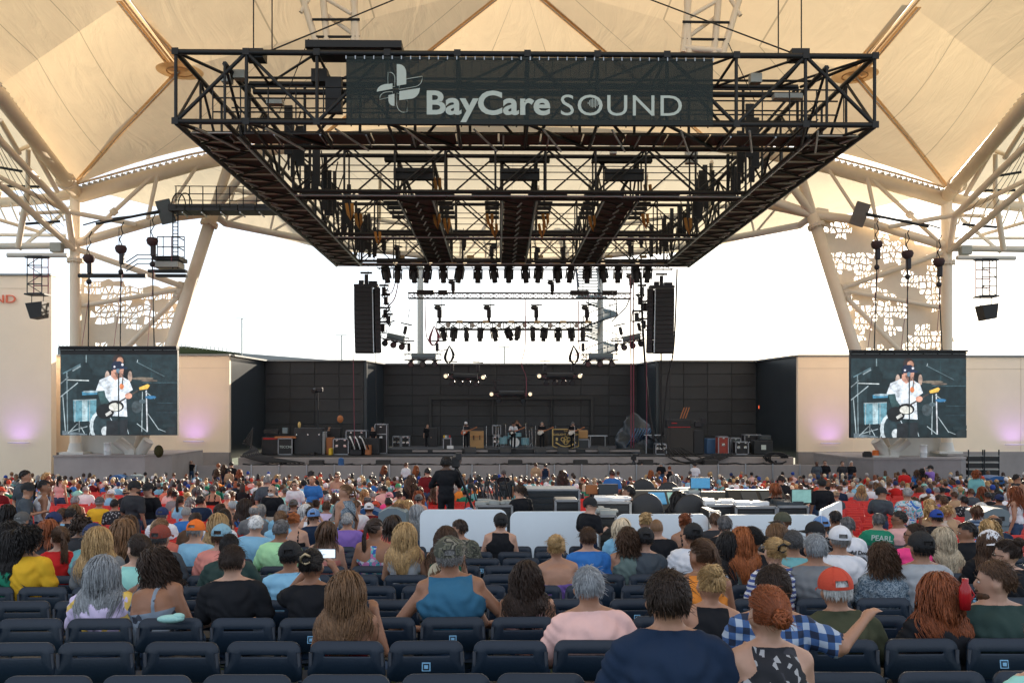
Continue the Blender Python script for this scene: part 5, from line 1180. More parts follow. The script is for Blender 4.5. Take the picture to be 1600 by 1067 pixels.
for k,c in HAIRC.items(): hair_mat(k,c)
TOPC={'black':(.012,.013,.016),'charcoal':(.035,.037,.042),'navy':(.013,.026,.055),'slate':(.06,.075,.09),'grey':(.17,.18,.19),'pale grey':(.36,.38,.40),'white':(.68,.70,.74),'light blue':(.22,.45,.62),'blue':(.035,.15,.42),'steel blue':(.035,.13,.22),'teal':(.16,.40,.42),'mint':(.28,.58,.52),'lime':(.38,.70,.38),'green':(.02,.20,.12),'dark green':(.03,.055,.05),'olive':(.055,.06,.035),'sage':(.12,.17,.16),'yellow':(.72,.42,.03),'orange':(.70,.24,.04),'coral':(.60,.17,.12),'salmon':(.62,.24,.20),'pink':(.66,.38,.36),'pale pink':(.72,.46,.42),'hot pink':(.75,.06,.22),'red':(.50,.02,.02),'maroon':(.13,.012,.016),'purple':(.20,.12,.38),'lilac':(.55,.48,.68),'tan':(.40,.28,.17),'brown':(.09,.05,.03),'beige':(.5,.42,.34)}
def cloth(name,c): mat('cloth_'+name,c,.85,0,.14,5,.35,9.,.15)
for k,c in TOPC.items(): cloth(k,c)
def pattern(name,kind,cols,scale):
    m=bpy.data.materials.new('cloth_'+name); m.use_nodes=True; n=m.node_tree; b=n.nodes['Principled BSDF']; b.inputs['Roughness'].default_value=.85
    tc=n.nodes.new('ShaderNodeTexCoord'); ramp=n.nodes.new('ShaderNodeValToRGB'); ramp.color_ramp.interpolation='CONSTANT'
    if kind=='vor':
        v=n.nodes.new('ShaderNodeTexVoronoi'); v.inputs['Scale'].default_value=scale; n.links.new(tc.outputs['Object'],v.inputs['Vector']); s=n.nodes.new('ShaderNodeSeparateColor'); n.links.new(v.outputs['Color'],s.inputs[0]); src=s.outputs[0]
    elif kind=='noise':
        v=n.nodes.new('ShaderNodeTexNoise'); v.inputs['Scale'].default_value=scale; v.inputs['Distortion'].default_value=1.5; n.links.new(tc.outputs['Object'],v.inputs['Vector']); mr=n.nodes.new('ShaderNodeMapRange'); mr.inputs[1].default_value=.3; mr.inputs[2].default_value=.7; n.links.new(v.outputs[0],mr.inputs[0]); src=mr.outputs[0]
    elif kind=='stripe':
        sp=n.nodes.new('ShaderNodeSeparateXYZ'); n.links.new(tc.outputs['Object'],sp.inputs[0]); mu=n.nodes.new('ShaderNodeMath'); mu.operation='MULTIPLY'; mu.inputs[1].default_value=scale; n.links.new(sp.outputs[2],mu.inputs[0]); fr=n.nodes.new('ShaderNodeMath'); fr.operation='FRACT'; n.links.new(mu.outputs[0],fr.inputs[0]); src=fr.outputs[0]
    elif kind=='plaid':
        sp=n.nodes.new('ShaderNodeSeparateXYZ'); n.links.new(tc.outputs['Object'],sp.inputs[0]); o=[]
        for ax in (0,2):
            mu=n.nodes.new('ShaderNodeMath'); mu.operation='MULTIPLY'; mu.inputs[1].default_value=scale; n.links.new(sp.outputs[ax],mu.inputs[0]); fr=n.nodes.new('ShaderNodeMath'); fr.operation='FRACT'; n.links.new(mu.outputs[0],fr.inputs[0]); g_=n.nodes.new('ShaderNodeMath'); g_.operation='GREATER_THAN'; g_.inputs[1].default_value=.5; n.links.new(fr.outputs[0],g_.inputs[0]); o.append(g_.outputs[0])
        ad=n.nodes.new('ShaderNodeMath'); ad.operation='ADD'; n.links.new(o[0],ad.inputs[0]); n.links.new(o[1],ad.inputs[1]); mu=n.nodes.new('ShaderNodeMath'); mu.operation='MULTIPLY'; mu.inputs[1].default_value=.45; n.links.new(ad.outputs[0],mu.inputs[0]); src=mu.outputs[0]
    e=ramp.color_ramp.elements
    while len(e)<len(cols): e.new(.5)
    for i,(p,c) in enumerate(cols): e[i].position=p; e[i].color=(*c,1)
    n.links.new(src,ramp.inputs[0]); n.links.new(ramp.outputs[0],b.inputs['Base Color']); M['cloth_'+name]=m
pattern('blue plaid','plaid',[(0,(.35,.42,.52)),(.3,(.04,.10,.25)),(.7,(.01,.02,.05))],14)
pattern('blue and white striped','stripe',[(0,(.6,.62,.66)),(.5,(.05,.08,.25))],22)
pattern('camouflage','noise',[(0,(.05,.055,.04)),(.35,(.12,.12,.085)),(.55,(.03,.03,.025)),(.75,(.2,.19,.15))],9)
pattern('bright floral','vor',[(0,(.03,.10,.35)),(.3,(.55,.2,.4)),(.5,(.10,.4,.45)),(.75,(.6,.6,.65))],26)
pattern('black floral','vor',[(0,(.012,.013,.018)),(.72,(.012,.013,.018)),(.8,(.35,.35,.36)),(.9,(.03,.03,.04))],36)
pattern('tie dye','noise',[(0,(.03,.14,.42)),(.3,(.5,.55,.6)),(.5,(.1,.4,.45)),(.65,(.45,.12,.1)),(.8,(.6,.6,.6))],5)
pattern('grey lace','noise',[(0,(.05,.09,.13)),(.5,(.25,.30,.34))],60)
pattern('grey floral','vor',[(0,(.20,.25,.31)),(.86,(.04,.05,.07))],22)
pattern('navy striped','stripe',[(0,(.03,.07,.14)),(.6,(.25,.33,.42))],16)
pattern('lilac and yellow','noise',[(0,(.58,.50,.70)),(.62,(.7,.48,.12)),(.75,(.75,.5,.1))],3)
mat('cloth_denim',(.03,.06,.12),.9,0,.2,8,.3,60); mat('shoes',(.05,.05,.05),.7)
def capv(p1,r1,p2,r2,n=12):
    mb=MB(); p1,p2=Vector(p1),Vector(p2); d=p2-p1; L=max(d.length,1e-4); prof=[]
    for i in range(5): a=-math.pi/2+i*math.pi/2/5; prof.append((max(r1*math.cos(a),1e-4),r1*math.sin(a)))
    for i in range(6): a=i*math.pi/2/5; prof.append((max(r2*math.cos(a),1e-4),L+r2*math.sin(a)))
    mb.lathe(p1,prof,n,axis=d); return mb
HS=1.06
def rotz(v,a,c=Vector((0,0,0))): return Matrix.Rotation(a,3,'Z')@(Vector(v)-c)+c
def body_prims(pose,yaw,fem,heavy,top):
    """list of (kind,p1,r1,p2,r2,tag): tags skin, torso, sleeve, legs, shoe, head"""
    P=[]; w=.94 if fem else 1.04; hv=heavy
    stand=pose.startswith('stand'); dz=0; 
    cl=.012 if top!='bare' else 0
    def cap(p1,r1,p2,r2,t): P.append(('c',Vector(p1),r1,Vector(p2),r2,t))
    def ell(c,r,t): P.append(('e',Vector(c),Vector(r),None,None,t))
    lean=.05 if pose!='lean' else .16
    if stand: H=1.45; hip=.92; sh=1.40; lean=.01
    else: hip=.50; sh=.93
    zs=sh
    ell((0,0,hip+.02),(.17*w*hv,.13*hv,.13),'legs'); ell((0,-.01+lean*.2,hip+.15),(.15*w*hv,.12*hv,.15),'torso')
    ell((0,-.01+lean*.55,zs-.12),(.168*w*hv+cl,.118*hv+cl,.175),'torso'); ell((0,-.02+lean*.8,zs-.04),(.165*w+cl,.095+cl,.09),'torso')
    for s in (-1,1): cap((s*.155*w,lean,zs-.005),.058+cl,(s*.03,lean*1.1,zs+.06),.048,'torso' if True else 'skin')
    nb=Vector((0,lean,zs+.03)); hc=Vector((0,lean+(.03 if pose!='lean' else .07),zs+(.195 if pose!='lean' else .165)))
    cap(nb,.058*(1.08 if not fem else .92),hc+Vector((0,-.02,-.06)),.055*(1.08 if not fem else .92),'neck')
    def hd(p): return rotz(Vector(p)*HS,yaw)+hc
    def rr_(r): return Vector(r)*HS
    # head ellipsoids are nearly round in plan so a turned head keeps its shape
    def hell(c,r,t='skin'): P.append(('r',hd(c),rr_(r),yaw,None,t))
    hell((0,-.008,.018),(.077,.096,.100)); hell((0,.028,-.045),(.058,.066,.068)); hell((0,.03,-.015),(.066,.066,.07))
    P.append(('c',hd((0,.083,.012)),.010,hd((0,.104,-.022)),.014,'skin')); hell((0,.083,-.058),(.022,.014,.010)); hell((0,.070,-.092),(.022,.02,.018))
    for s in (-1,1): hell((s*.079,-.002,-.012),(.012,.022,.034)); hell((s*.030,.079,.022),(.020,.010,.007))
    # arms
    st=dict(l=None,r=None)
    def arm(s,elb,wri,hand='relax',palm=None):
        shd=Vector((s*.178*w,lean*.9,zs-.035)); elb=Vector(elb); wri=Vector(wri)
        up_t='skin'; 
        if top in ('tee','polo'):
            mid=shd.lerp(elb,.72); cap(shd,.056+.02,mid,.056+.016,'sleeve'); cap(shd,.05,elb,.042,'skin')
        elif top=='long': cap(shd,.066,elb,.052,'sleeve'); 
        else: cap(shd,.052,elb,.040,'skin')
        if top=='long': cap(elb,.050,wri.lerp(elb,.08),.036,'sleeve'); 
        cap(elb,.041,wri,.028,'skin')
        if hand!='none':
            d=(wri-elb).normalized(); palm=wri+d*.05; cap(wri+d*.01,.026,palm,.032,'skin')
            side=d.cross(Vector((0,0,1))); 
            if side.length<.1: side=Vector((1,0,0))
            side.normalize(); nrm=side.cross(d)
            for k in range(4):
                o=side*((k-1.5)*.019); L=(.045,.052,.050,.038)[k]; bend=-.5 if hand=='relax' else -1.1
                a=palm+d*.03+o; b=a+d*L*.6+nrm*bend*.012; c=b+d*L*.45+nrm*bend*.02
                cap(a,.0095,b,.009,'skin'); cap(b,.009,c,.0075,'skin')
            t0=wri+d*.02+side*(-.028*s); cap(t0,.012,t0+d*.04-side*(.018*s),.009,'skin')
    f=lean
    if stand:
        if pose=='standphone':
            arm(1,(.24*w,.02,1.16),(.12,.28,1.20),'curl'); arm(-1,(-.24*w,.02,1.16),(-.06,.28,1.18),'curl')
        elif pose=='standcam':
            arm(1,(.25*w,.16,1.14),(.14,.40,1.22),'curl'); arm(-1,(-.30*w,.08,1.14),(-.16,.34,1.16),'curl')
        elif pose=='standup':
            arm(1,(.28*w,.10,1.42),(.14,.22,1.60),'curl'); arm(-1,(-.28*w,.10,1.42),(-.14,.22,1.60),'curl')
        else:
            arm(1,(.235*w,-.02,1.12),(.24*w,.06,.88)); arm(-1,(-.235*w,-.02,1.12),(-.24*w,.06,.88))
        for s in (-1,1):
            cap((s*.09,0,.9),.085,(s*.10,.01,.5),.06,'legs'); cap((s*.10,.01,.5),.06,(s*.10,-.02,.1),.045,'legs'); cap((s*.10,-.02,.05),.04,(s*.11,.14,.035),.035,'shoe')
    else:
        A={'sit':((.235*w*hv,.08,.67),(.10,.32,.62)),'lean':((.25*w*hv,.16,.66),(.10,.40,.66)),'phone':((.27*w,.24,.86),(.11,.34,1.06)),'chin':((.25*w,.10,.72),(.16,.20,.93)),'wide':((.30*w*hv,.04,.66),(.22,.28,.58))}
        a=A.get(pose,A['sit'])
        arm(-1,(-a[0][0],*a[0][1:]),(-a[1][0],*a[1][1:]),'relax' if pose in('sit','lean','wide') else 'curl')
        if pose=='elbowR': arm(1,(.47,-.02,.80),(.25,.20,1.0),'curl')
        elif pose=='armR': arm(1,(.33,-.10,.86),(.48,.02,.985),'curl')
        elif pose=='armL2': pass
        else: arm(1,*a,'relax' if pose in('sit','lean','wide') else 'curl')
        for s in (-1,1):
            cap((s*.09,.04,.50),.085,(s*.13,.44,.50),.062,'legs'); cap((s*.13,.44,.50),.058,(s*.13,.42,.1),.045,'legs'); cap((s*.13,.42,.05),.04,(s*.14,.56,.035),.035,'shoe')
    return P,hc,zs,lean
_pend=[]; _bodies={}
VOX={'hi':.0135,'mid':.024,'lo':.04}
def body_key(pose,yaw,fem,heavy,top,res):
    k=(pose,yaw,fem,heavy,top,res)
    if k in _bodies: return k
    P,hc,zs,lean=body_prims(pose,R(yaw),fem,heavy,top)
    mb=MB()
    for p in P:
        if p[0]=='c': c=capv(p[1],p[2],p[3],p[4]); mb.add(c.v,c.f)
        elif p[0]=='e': mb.ell(p[1],p[2],16,10)
        else: mb.ell(p[1],p[2],16,10,rot=Matrix.Rotation(p[3],3,'Z'))
    me=bpy.data.meshes.new('t'); me.from_pydata(mb.v,[],mb.f); o=bpy.data.objects.new('t',me); COL.objects.link(o)
    md=o.modifiers.new('r','REMESH'); md.mode='VOXEL'; md.voxel_size=VOX[res]; md.use_smooth_shade=True
    m2=o.modifiers.new('s','SMOOTH'); m2.factor=.5; m2.iterations={'hi':4,'mid':2,'lo':1}[res]
    _pend.append((k,o,P,hc,zs,lean)); _bodies[k]=None; return k
def sdf(P,X):
    best=np.full(len(X),1e9); idx=np.zeros(len(X),int)
    for i,p in enumerate(P):
        a=np.array(p[1])
        if p[0]=='c':
            b=np.array(p[3]); ab=b-a; t=np.clip(((X-a)@ab)/max(ab@ab,1e-9),0,1); d=np.linalg.norm(X-(a+t[:,None]*ab),axis=1)-(p[2]+(p[4]-p[2])*t)
        else:
            r=np.array(p[2]); Y=X-a
            if p[0]=='r': c,s=math.cos(-p[3]),math.sin(-p[3]); Y=np.stack([Y[:,0]*c-Y[:,1]*s,Y[:,0]*s+Y[:,1]*c,Y[:,2]],1)
            k0=np.linalg.norm(Y/r,axis=1); k1=np.linalg.norm(Y/(r*r),axis=1); d=k0*(k0-1)/np.maximum(k1,1e-6)
        m=d<best; best[m]=d[m]; idx[m]=i
    return idx
def flush_bodies():
    if not _pend: return
    dg=bpy.context.evaluated_depsgraph_get()
    for k,o,P,hc,zs,lean in _pend:
        me=bpy.data.meshes.new_from_object(o.evaluated_get(dg)); me.name='body'
        pose,yaw,fem,heavy,top,res=k
        me.materials.clear()
        for q in ('skin_l','cloth_black','cloth_denim','shoes'): me.materials.append(M[q])
        n=len(me.polygons); X=np.empty(n*3); me.polygons.foreach_get('center',X); X=X.reshape(-1,3)
        tags=[p[5] for p in P]; tg=np.array(tags)[sdf(P,X)]
        mi=np.zeros(n,int); mi[tg=='legs']=2; mi[tg=='shoe']=3; mi[tg=='sleeve']=1; t=(tg=='torso')|(tg=='neck')
        x,y,z=np.abs(X[:,0]),X[:,1]-lean,X[:,2]-zs
        wid=(.94 if fem else 1.04)*heavy
        def G(X):
            x,y,z=np.abs(X[:,0])/wid,X[:,1]-lean,X[:,2]-zs
            if top in('tee','long','polo'): return z-(.058 if top!='polo' else .078)+.25*y
            if top=='tank': return np.maximum(z-.068,x-(.112+.9*np.maximum(0,-.02-z)))
            if top=='racer': return np.minimum(z+.17-.2*x,np.maximum(z-.03,x-(.028+.22*np.maximum(0,z+.02)+1.1*np.maximum(0,-.10-z))))
            if top=='cami': return np.minimum(z+.11,np.maximum(z-.055,np.abs(x-.088)-.011))
            if top=='strapless': return z+.14
            return z+9
        cond=G(X)<0
        mi[t&cond]=1
        me.polygons.foreach_set('material_index',mi.astype(np.int32)); me.polygons.foreach_set('use_smooth',[True]*n)
        # cloth folds
        nv=len(me.vertices); V=np.empty(nv*3); me.vertices.foreach_get('co',V); V=V.reshape(-1,3); Nn=np.empty(nv*3); me.vertices.foreach_get('normal',Nn); Nn=Nn.reshape(-1,3)
        if res!='lo':
            lv=np.empty(len(me.loops),np.int32); me.loops.foreach_get('vertex_index',lv); lt_=np.empty(n,np.int32); me.polygons.foreach_get('loop_total',lt_)
            tt=np.repeat(t,lt_); a1=np.zeros(nv,bool); a0=np.zeros(nv,bool); lm=np.repeat(mi,lt_); a1[lv[tt&(lm==1)]]=True; a0[lv[tt&(lm==0)]]=True
            bi=np.nonzero(a1&a0)[0]
            if len(bi):
                Pb=V[bi]; h=1e-4; 
                for _ in range(2):
                    g0=G(Pb); gr=np.stack([(G(Pb+np.eye(3)[i]*h)-g0)/h for i in range(3)],1); st_=g0/np.maximum((gr**2).sum(1),.2); st_=np.clip(st_,-.02,.02); Pb=Pb-gr*st_[:,None]
                V[bi]=Pb; me.vertices.foreach_set('co',V.ravel())
            isv=np.zeros(nv,bool); lv=np.empty(len(me.loops),np.int32); me.loops.foreach_get('vertex_index',lv); ls=np.empty(n,np.int32); me.polygons.foreach_get('loop_start',ls); lt_=np.empty(n,np.int32); me.polygons.foreach_get('loop_total',lt_)
            lm=np.repeat(mi,lt_); isv[lv[(lm==1)]]=True
            idx=np.nonzero(isv)[0]
            f=V[idx]; a=np.sin(f[:,0]*38+3*np.sin(f[:,2]*17+f[:,0]*9)+f[:,2]*22)*np.sin(f[:,2]*31+2.5*np.sin(f[:,0]*23)); b=np.sin(f[:,2]*60+f[:,0]*45+2*np.sin(f[:,0]*30))
            V[idx]+=Nn[idx]*(a*.0075+b*.0022+.005)[:,None]; me.vertices.foreach_set('co',V.ravel())
        me.update(); _bodies[k]=(me,hc.copy(),zs,lean); bpy.data.objects.remove(o)
    _pend.clear()
# ---- hair (local to the head centre, face towards +Y)
HR=Vector((.082,.102,.106))*HS; HC=Vector((0,-.008,.018))*HS
def sp(d,k=1.0): return Vector((d[0]*HR.x,d[1]*HR.y,d[2]*HR.z))*k+HC
def hairline(d,kind):
    x,y,z=d
    if kind=='ring': 
        if z>.62 and y<.95: return False
        if z>.30 and y>.1: return False
    lo=-.62 if kind in('long','bob','curly') else -.42
    if y<-.25: return z>lo
    if y<.30: return z>-.05-(.25 if kind in('long','bob','curly') else -.16)+(.1 if y>.1 else 0)
    return z>.30+.55*(y-.30)
def shell(mb,kind,k,nu=24,nv=16,jit=0.,seed=1):
    rr=random.Random(seed); idx={}; vs=[]; fs=[]
    def V(i,j):
        i%=nu
        if (i,j) not in idx:
            t=math.pi*j/nv; a=2*math.pi*i/nu; d=Vector((math.sin(t)*math.cos(a),math.sin(t)*math.sin(a),math.cos(t))); idx[(i,j)]=len(vs); vs.append(sp(d,k+rr.uniform(-jit,jit)))
        return idx[(i,j)]
    for j in range(nv):
        for i in range(nu):
            t=math.pi*(j+.5)/nv; a=2*math.pi*(i+.5)/nu; d=(math.sin(t)*math.cos(a),math.sin(t)*math.sin(a),math.cos(t))
            if hairline(d,kind): fs.append((V(i,j),V(i,j+1),V(i+1,j+1),V(i+1,j)))
    mb.add(vs,fs,0,True)
TOR=(Vector((0,-.035,-.30)),Vector((.215,.145,.235)))
def push(p):
    q=p-HC; e=math.sqrt((q.x/HR.x)**2+(q.y/HR.y)**2+(q.z/HR.z)**2)
    if e<1.03 and e>1e-4: p=HC+q*(1.03/e)
    q=p-TOR[0]; e=math.sqrt((q.x/TOR[1].x)**2+(q.y/TOR[1].y)**2+(q.z/TOR[1].z)**2)
    if e<1.02 and e>1e-4:
        q=Vector((q.x*.3,q.y if q.y<0 else q.y,q.z*.0))+Vector((0,-.001,0)); q.normalize()
        # move straight back / out until outside
        for _ in range(12):
            p=p+q*.012; g_=p-TOR[0]
            if (g_.x/TOR[1].x)**2+(g_.y/TOR[1].y)**2+(g_.z/TOR[1].z)**2>1.03: break
    return p
_hair={}
def hair_mesh(style,res,seed=0):
    k=(style,res,seed)
    if k in _hair: return _hair[k]
    rr=random.Random(hash(style)%1000*0+sum(map(ord,style))*7+seed*31+5); mb=MB()
    q={'hi':1.9,'mid':.34,'lo':.12}[res]; fat={'hi':.52,'mid':1.4,'lo':2.5}[res]; ns=3
    base={'short':'short','crop':'short','bald':'ring','buzz':'short','long':'long','longwavy':'long','longcurly':'curly','bob':'bob','curly':'curly','afro':'curly','bun':'short','lowbun':'short','pony':'short','clip':'short','shag':'bob'}[style]
    nu,nv={'hi':(28,18),'mid':(16,10),'lo':(10,7)}[res]
    shell(mb,base,{'buzz':1.02,'bald':1.03}.get(style,1.055),nu,nv,.004)
    def dirs(n,kind):
        out=[]
        while len(out)<n:
            d=Vector((rr.gauss(0,1),rr.gauss(0,1),rr.gauss(0,1))); d.normalize()
            if hairline(d,kind): out.append(d)
        return out
    def fall(d,L,steps,wave=0,curl=0,off=0.,spread=0.,rad=.009):
        p=sp(d,1.05+off); pts_=[p]; ph=rr.uniform(0,6.28); fr=rr.uniform(.8,1.2); L=L*rr.uniform(.82,1.05); st=L/steps
        out=Vector((d.x,d.y*.5 if d.y<0 else d.y*.2,0))*spread
        for i in range(steps):
            g_=Vector((-4.0*p.x if p.z<-.08 and L>.3 else 0,-.12 if p.z>-.1 else -.02,-1))+out*(1 if p.z>-.12 else .25)
            nrm=Vector(((p.x-HC.x)/HR.x**2,(p.y-HC.y)/HR.y**2,(p.z-HC.z)/HR.z**2)).normalized()
            if (p-HC).length<.13 and p.z>HC.z-.06: g_=g_-nrm*g_.dot(nrm); g_=g_+Vector((d.x*.3,-.2,0))
            if g_.length<.05: g_=Vector((d.x,-.5,-.2))
            p=p+g_.normalized()*st
            if off>0 and p.z>-.1:
                q_=p-HC; e=math.sqrt((q_.x/HR.x)**2+(q_.y/HR.y)**2+(q_.z/HR.z)**2); 
                if e<1.05+off: p=HC+q_*((1.05+off)/e)
            p=push(p); pts_.append(p)
        n=len(pts_); o=[]
        for i,p in enumerate(pts_):
            u=i/(n-1); a=ph+u*L*fr*(48 if curl else 26); w_=wave*min(1,u*3)+curl*min(1,u*3)
            o.append(p+Vector((math.cos(a)*w_,(math.sin(a) if curl else .3*math.sin(a))*w_,0)))
        r0=rad*fat
        mb.path(o,[r0*(.75+.25*math.sin(math.pi*min(1,.2+.8*i/(n-1))))*(1 if i<n-2 else (.75 if i==n-2 else .2)) for i in range(n)],ns,flat=.6,closed_ends=False)
    if style in('short','crop'):
        L=.034 if style=='short' else .02
        for d in dirs(int(480*q),'short'): fall(d,L,3,0,0,rr.uniform(0,.02) if style=='short' else 0.,.30,.0060)
    elif style=='shag':
        for d in dirs(int(300*q),'bob'): fall(d,.11,5,.006,0,rr.uniform(0,.05),.2,.008)
    elif style=='bald':
        for d in dirs(int(150*q),'ring'): fall(d,.03,3,0,0,.01,.2,.006)
    elif style=='buzz': pass
    elif style=='long':
        for d in dirs(int(330*q),'long'): fall(d,.44,10 if res=='hi' else 6,.006,0,rr.uniform(0,.07),.0,.0085)
    elif style=='longwavy':
        for d in dirs(int(330*q),'long'): fall(d,.54,14 if res=='hi' else 7,.012,0,rr.uniform(.0,.12),.10,.009)
    elif style=='longcurly':
        for d in dirs(int(300*q),'curly'): fall(d,.46,20 if res=='hi' else 8,0,.011,rr.uniform(.0,.10),.06,.008)
    elif style=='bob':
        for d in dirs(int(300*q),'bob'): fall(d,.17,7 if res=='hi' else 5,.004,0,rr.uniform(0,.08),.12,.009)
    elif style=='curly':
        for d in dirs(int(330*q),'curly'): fall(d,.14,10 if res=='hi' else 6,0,.013,rr.uniform(.0,.26),.35,.009)
    elif style=='afro':
        for d in dirs(int(380*q),'curly'): fall(d,.05,6 if res=='hi' else 4,0,.014,rr.uniform(.0,.42),.3,.011)
    elif style in('bun','lowbun','pony','clip'):
        B={'bun':Vector((0,-.75,.66)),'lowbun':Vector((0,-.98,-.1)),'pony':Vector((0,-.92,.35)),'clip':Vector((0,-.9,.3))}[style].normalized()
        for d in dirs(int(260*q),'short'):
            m=6 if res=='hi' else 4; pts_=[]
            for i in range(m+1):
                u=i/m; v=(d*(1-u)+B*u); v.normalize(); pts_.append(sp(v,1.06+.05*math.sin(u*math.pi)+.05*u))
            mb.path(pts_,.0075*fat,ns,flat=.6,closed_ends=False)
        bp_=sp(B,1.25)
        if style in('bun','lowbun','clip'):
            R0=.042 if style!='clip' else .038
            for i in range(int(46*max(q,.35))):
                ax=Vector((rr.gauss(0,1),rr.gauss(0,1),rr.gauss(0,1))).normalized(); x_=ax.orthogonal().normalized(); y_=ax.cross(x_); s0=rr.uniform(0,6.28)
                mb.path([bp_+(x_*math.cos(s0+t)+y_*math.sin(s0+t))*R0*rr.uniform(.8,1.1) for t in np.linspace(0,3.6,7)],.011*fat**.6,ns,flat=.6,closed_ends=False)
            mb.ell(bp_,(R0*.9,)*3,8,6)
            if style=='clip':
                for i in range(int(40*q)+3):
                    a=rr.uniform(-1.2,1.2); mb.path([bp_+Vector((.02*math.sin(a),-.02,.01)),bp_+Vector((.05*math.sin(a),-.035,.04+.02*rr.random())),bp_+Vector((.085*math.sin(a),-.02,.06*math.cos(a)+.02))],.005*fat,3,closed_ends=False)
        else:
            for i in range(int(110*q)+6):
                a=rr.uniform(0,6.28); r0=.018*rr.random(); p=bp_+Vector((r0*math.cos(a),-.01,r0*math.sin(a))); L=rr.uniform(.2,.32); m=7; sx_=rr.uniform(-.03,.03)
                pts_=[p]+[push(p+Vector((sx_*i/m+.006*math.sin(i*2+a),-.035*math.sin(i/m*2.2),-L*i/m+.012*math.sin(i/m*math.pi)))) for i in range(1,m+1)]
                mb.path(pts_,[.008*fat]*(m-1)+[.006*fat,.002],ns,closed_ends=False)
    # stray strands break the outline
    if style not in('buzz','bald') and res=='hi':
        for d in dirs(150,base if base!='ring' else 'short'):
            p=sp(d,1.06); t=Vector((rr.uniform(-1,1),rr.uniform(-1,.3),rr.uniform(-1,.2)))
            mb.path([p,p+d*.012+t*.012,p+d*.015+t*.035],[.0016,.0014,.0006],3,closed_ends=False)
    me=mb.mesh('hair',M['hair_black']); _hair[k]=me; return me
# ---- hats
def mk_cap(c1,c2,back,res,truck=False,key=None,bucket=False):
    k=('cap',c1,c2,back,res,truck,bucket)
    if k in _hair: return _hair[k]
    s=-1 if back else 1; nu,nv=(32,10) if res=='hi' else (16,6); R_=Vector((.099,.118,.105))*HS; c=HC+Vector((0,0,.022)); mb=MB()
    if bucket:
        mb.lathe(c+Vector((0,0,-.02)),[(.16,-.045),(.105,.0),(.10,.06),(.085,.085),(.0,.09)],24)
        me=mb.mesh('hat',[M['hat_'+c1]]); _hair[k]=me; return me
    vs=[];fs=[];ms=[]
    for j in range(nv+1):
        t=math.pi/2*(1-j/nv)*1.10
        for i in range(nu):
            a=2*math.pi*i/nu; sq=1-.0*j; vs.append(c+Vector((R_.x*math.sin(t)*math.cos(a),R_.y*math.sin(t)*math.sin(a),R_.z*math.cos(t))))
    for j in range(nv):
        for i in range(nu):
            a=2*math.pi*(i+.5)/nu; x,y=math.cos(a),math.sin(a)*s
            if y<-.72 and 1<=j<nv*.28 and abs(x)<.38: continue     # opening above the strap
            front=y>.25
            fs.append((j*nu+i,j*nu+(i+1)%nu,(j+1)*nu+(i+1)%nu,(j+1)*nu+i)); ms.append(0 if (front or not truck) else 1)
    b=len(mb.v); mb.v.extend([tuple(v) for v in vs]); 
    for f,m_i in zip(fs,ms): mb.f.append(tuple(f)); mb.m.append(m_i); mb.sm.append(True)
    # seams and button
    for kx in range(6):
        a=math.pi*kx/3+.5236*0; mb.path([c+Vector((R_.x*1.004*math.sin(t)*math.cos(a),R_.y*1.004*math.sin(t)*math.sin(a),R_.z*1.004*math.cos(t))) for t in np.linspace(.05,1.45,8)],.0016,4)
    mb.ell(c+Vector((0,0,R_.z)),(.01,.01,.006),8,5)
    # brim
    ring=[]; 
    for i in range(13):
        a=math.pi*(.12+.76*i/12); ring.append((math.cos(a),math.sin(a)))
    top_=[c+Vector((x*R_.x*.99,s*y*R_.y*.97,-.012)) for x,y in ring]; outr=[c+Vector((x*R_.x*1.02,s*(y*R_.y+.075*max(0,y)**.7),-.028-.012*x*x)) for x,y in ring]
    n=len(ring); V=top_+outr+[p-Vector((0,0,.004)) for p in top_+outr]
    F_=[(i,i+1,n+i+1,n+i) for i in range(n-1)]+[(2*n+i,3*n+i,3*n+i+1,2*n+i+1) for i in range(n-1)]+[(n+i,n+i+1,3*n+i+1,3*n+i) for i in range(n-1)]
    mb.add(V,F_,0,True)
    me=mb.mesh('hat',[M['hat_'+c1],M['hat_'+(c2 or c1)]]); _hair[k]=me; return me
for k,c in {'black':(.015,.016,.018),'navy':(.015,.03,.10),'blue':(.02,.06,.30),'rust':(.22,.045,.03),'orange':(.80,.17,.02),'red':(.5,.06,.03),'light blue':(.22,.40,.50),'white':(.66,.68,.72),'grey':(.10,.10,.10),'khaki':(.40,.36,.26),'olive':(.07,.075,.05),'tan':(.3,.22,.14),'pink':(.6,.25,.3),'green':(.03,.3,.12),'midblue':(.12,.25,.5)}.items(): mat('hat_'+k,c,.85,0,.1,10,.3,80)
M['hat_camo']=M['cloth_camouflage'] if 'cloth_camouflage' in M else M['hat_grey']
mat('glasses',(.01,.01,.012),.15); mat('lips',(.3,.10,.08),.5); mat('eye_white',(.5,.48,.45),.3); mat('iris',(.03,.02,.015),.2); mat('phone',(.02,.02,.022),.2); mat('phone_screen',(.3,.3,.3),.2,0,0,emit=(.35,.42,.5,.6)); mat('clip_black',(.01,.01,.01),.2); mat('clip_gold',(.5,.4,.25),.3,.4); mat('mug_red',(.35,.01,.015),.2)
_misc={}
def misc(name,fn,m):
    if name not in _misc: _misc[name]=fn().mesh(name,M[m])
    return _misc[name]
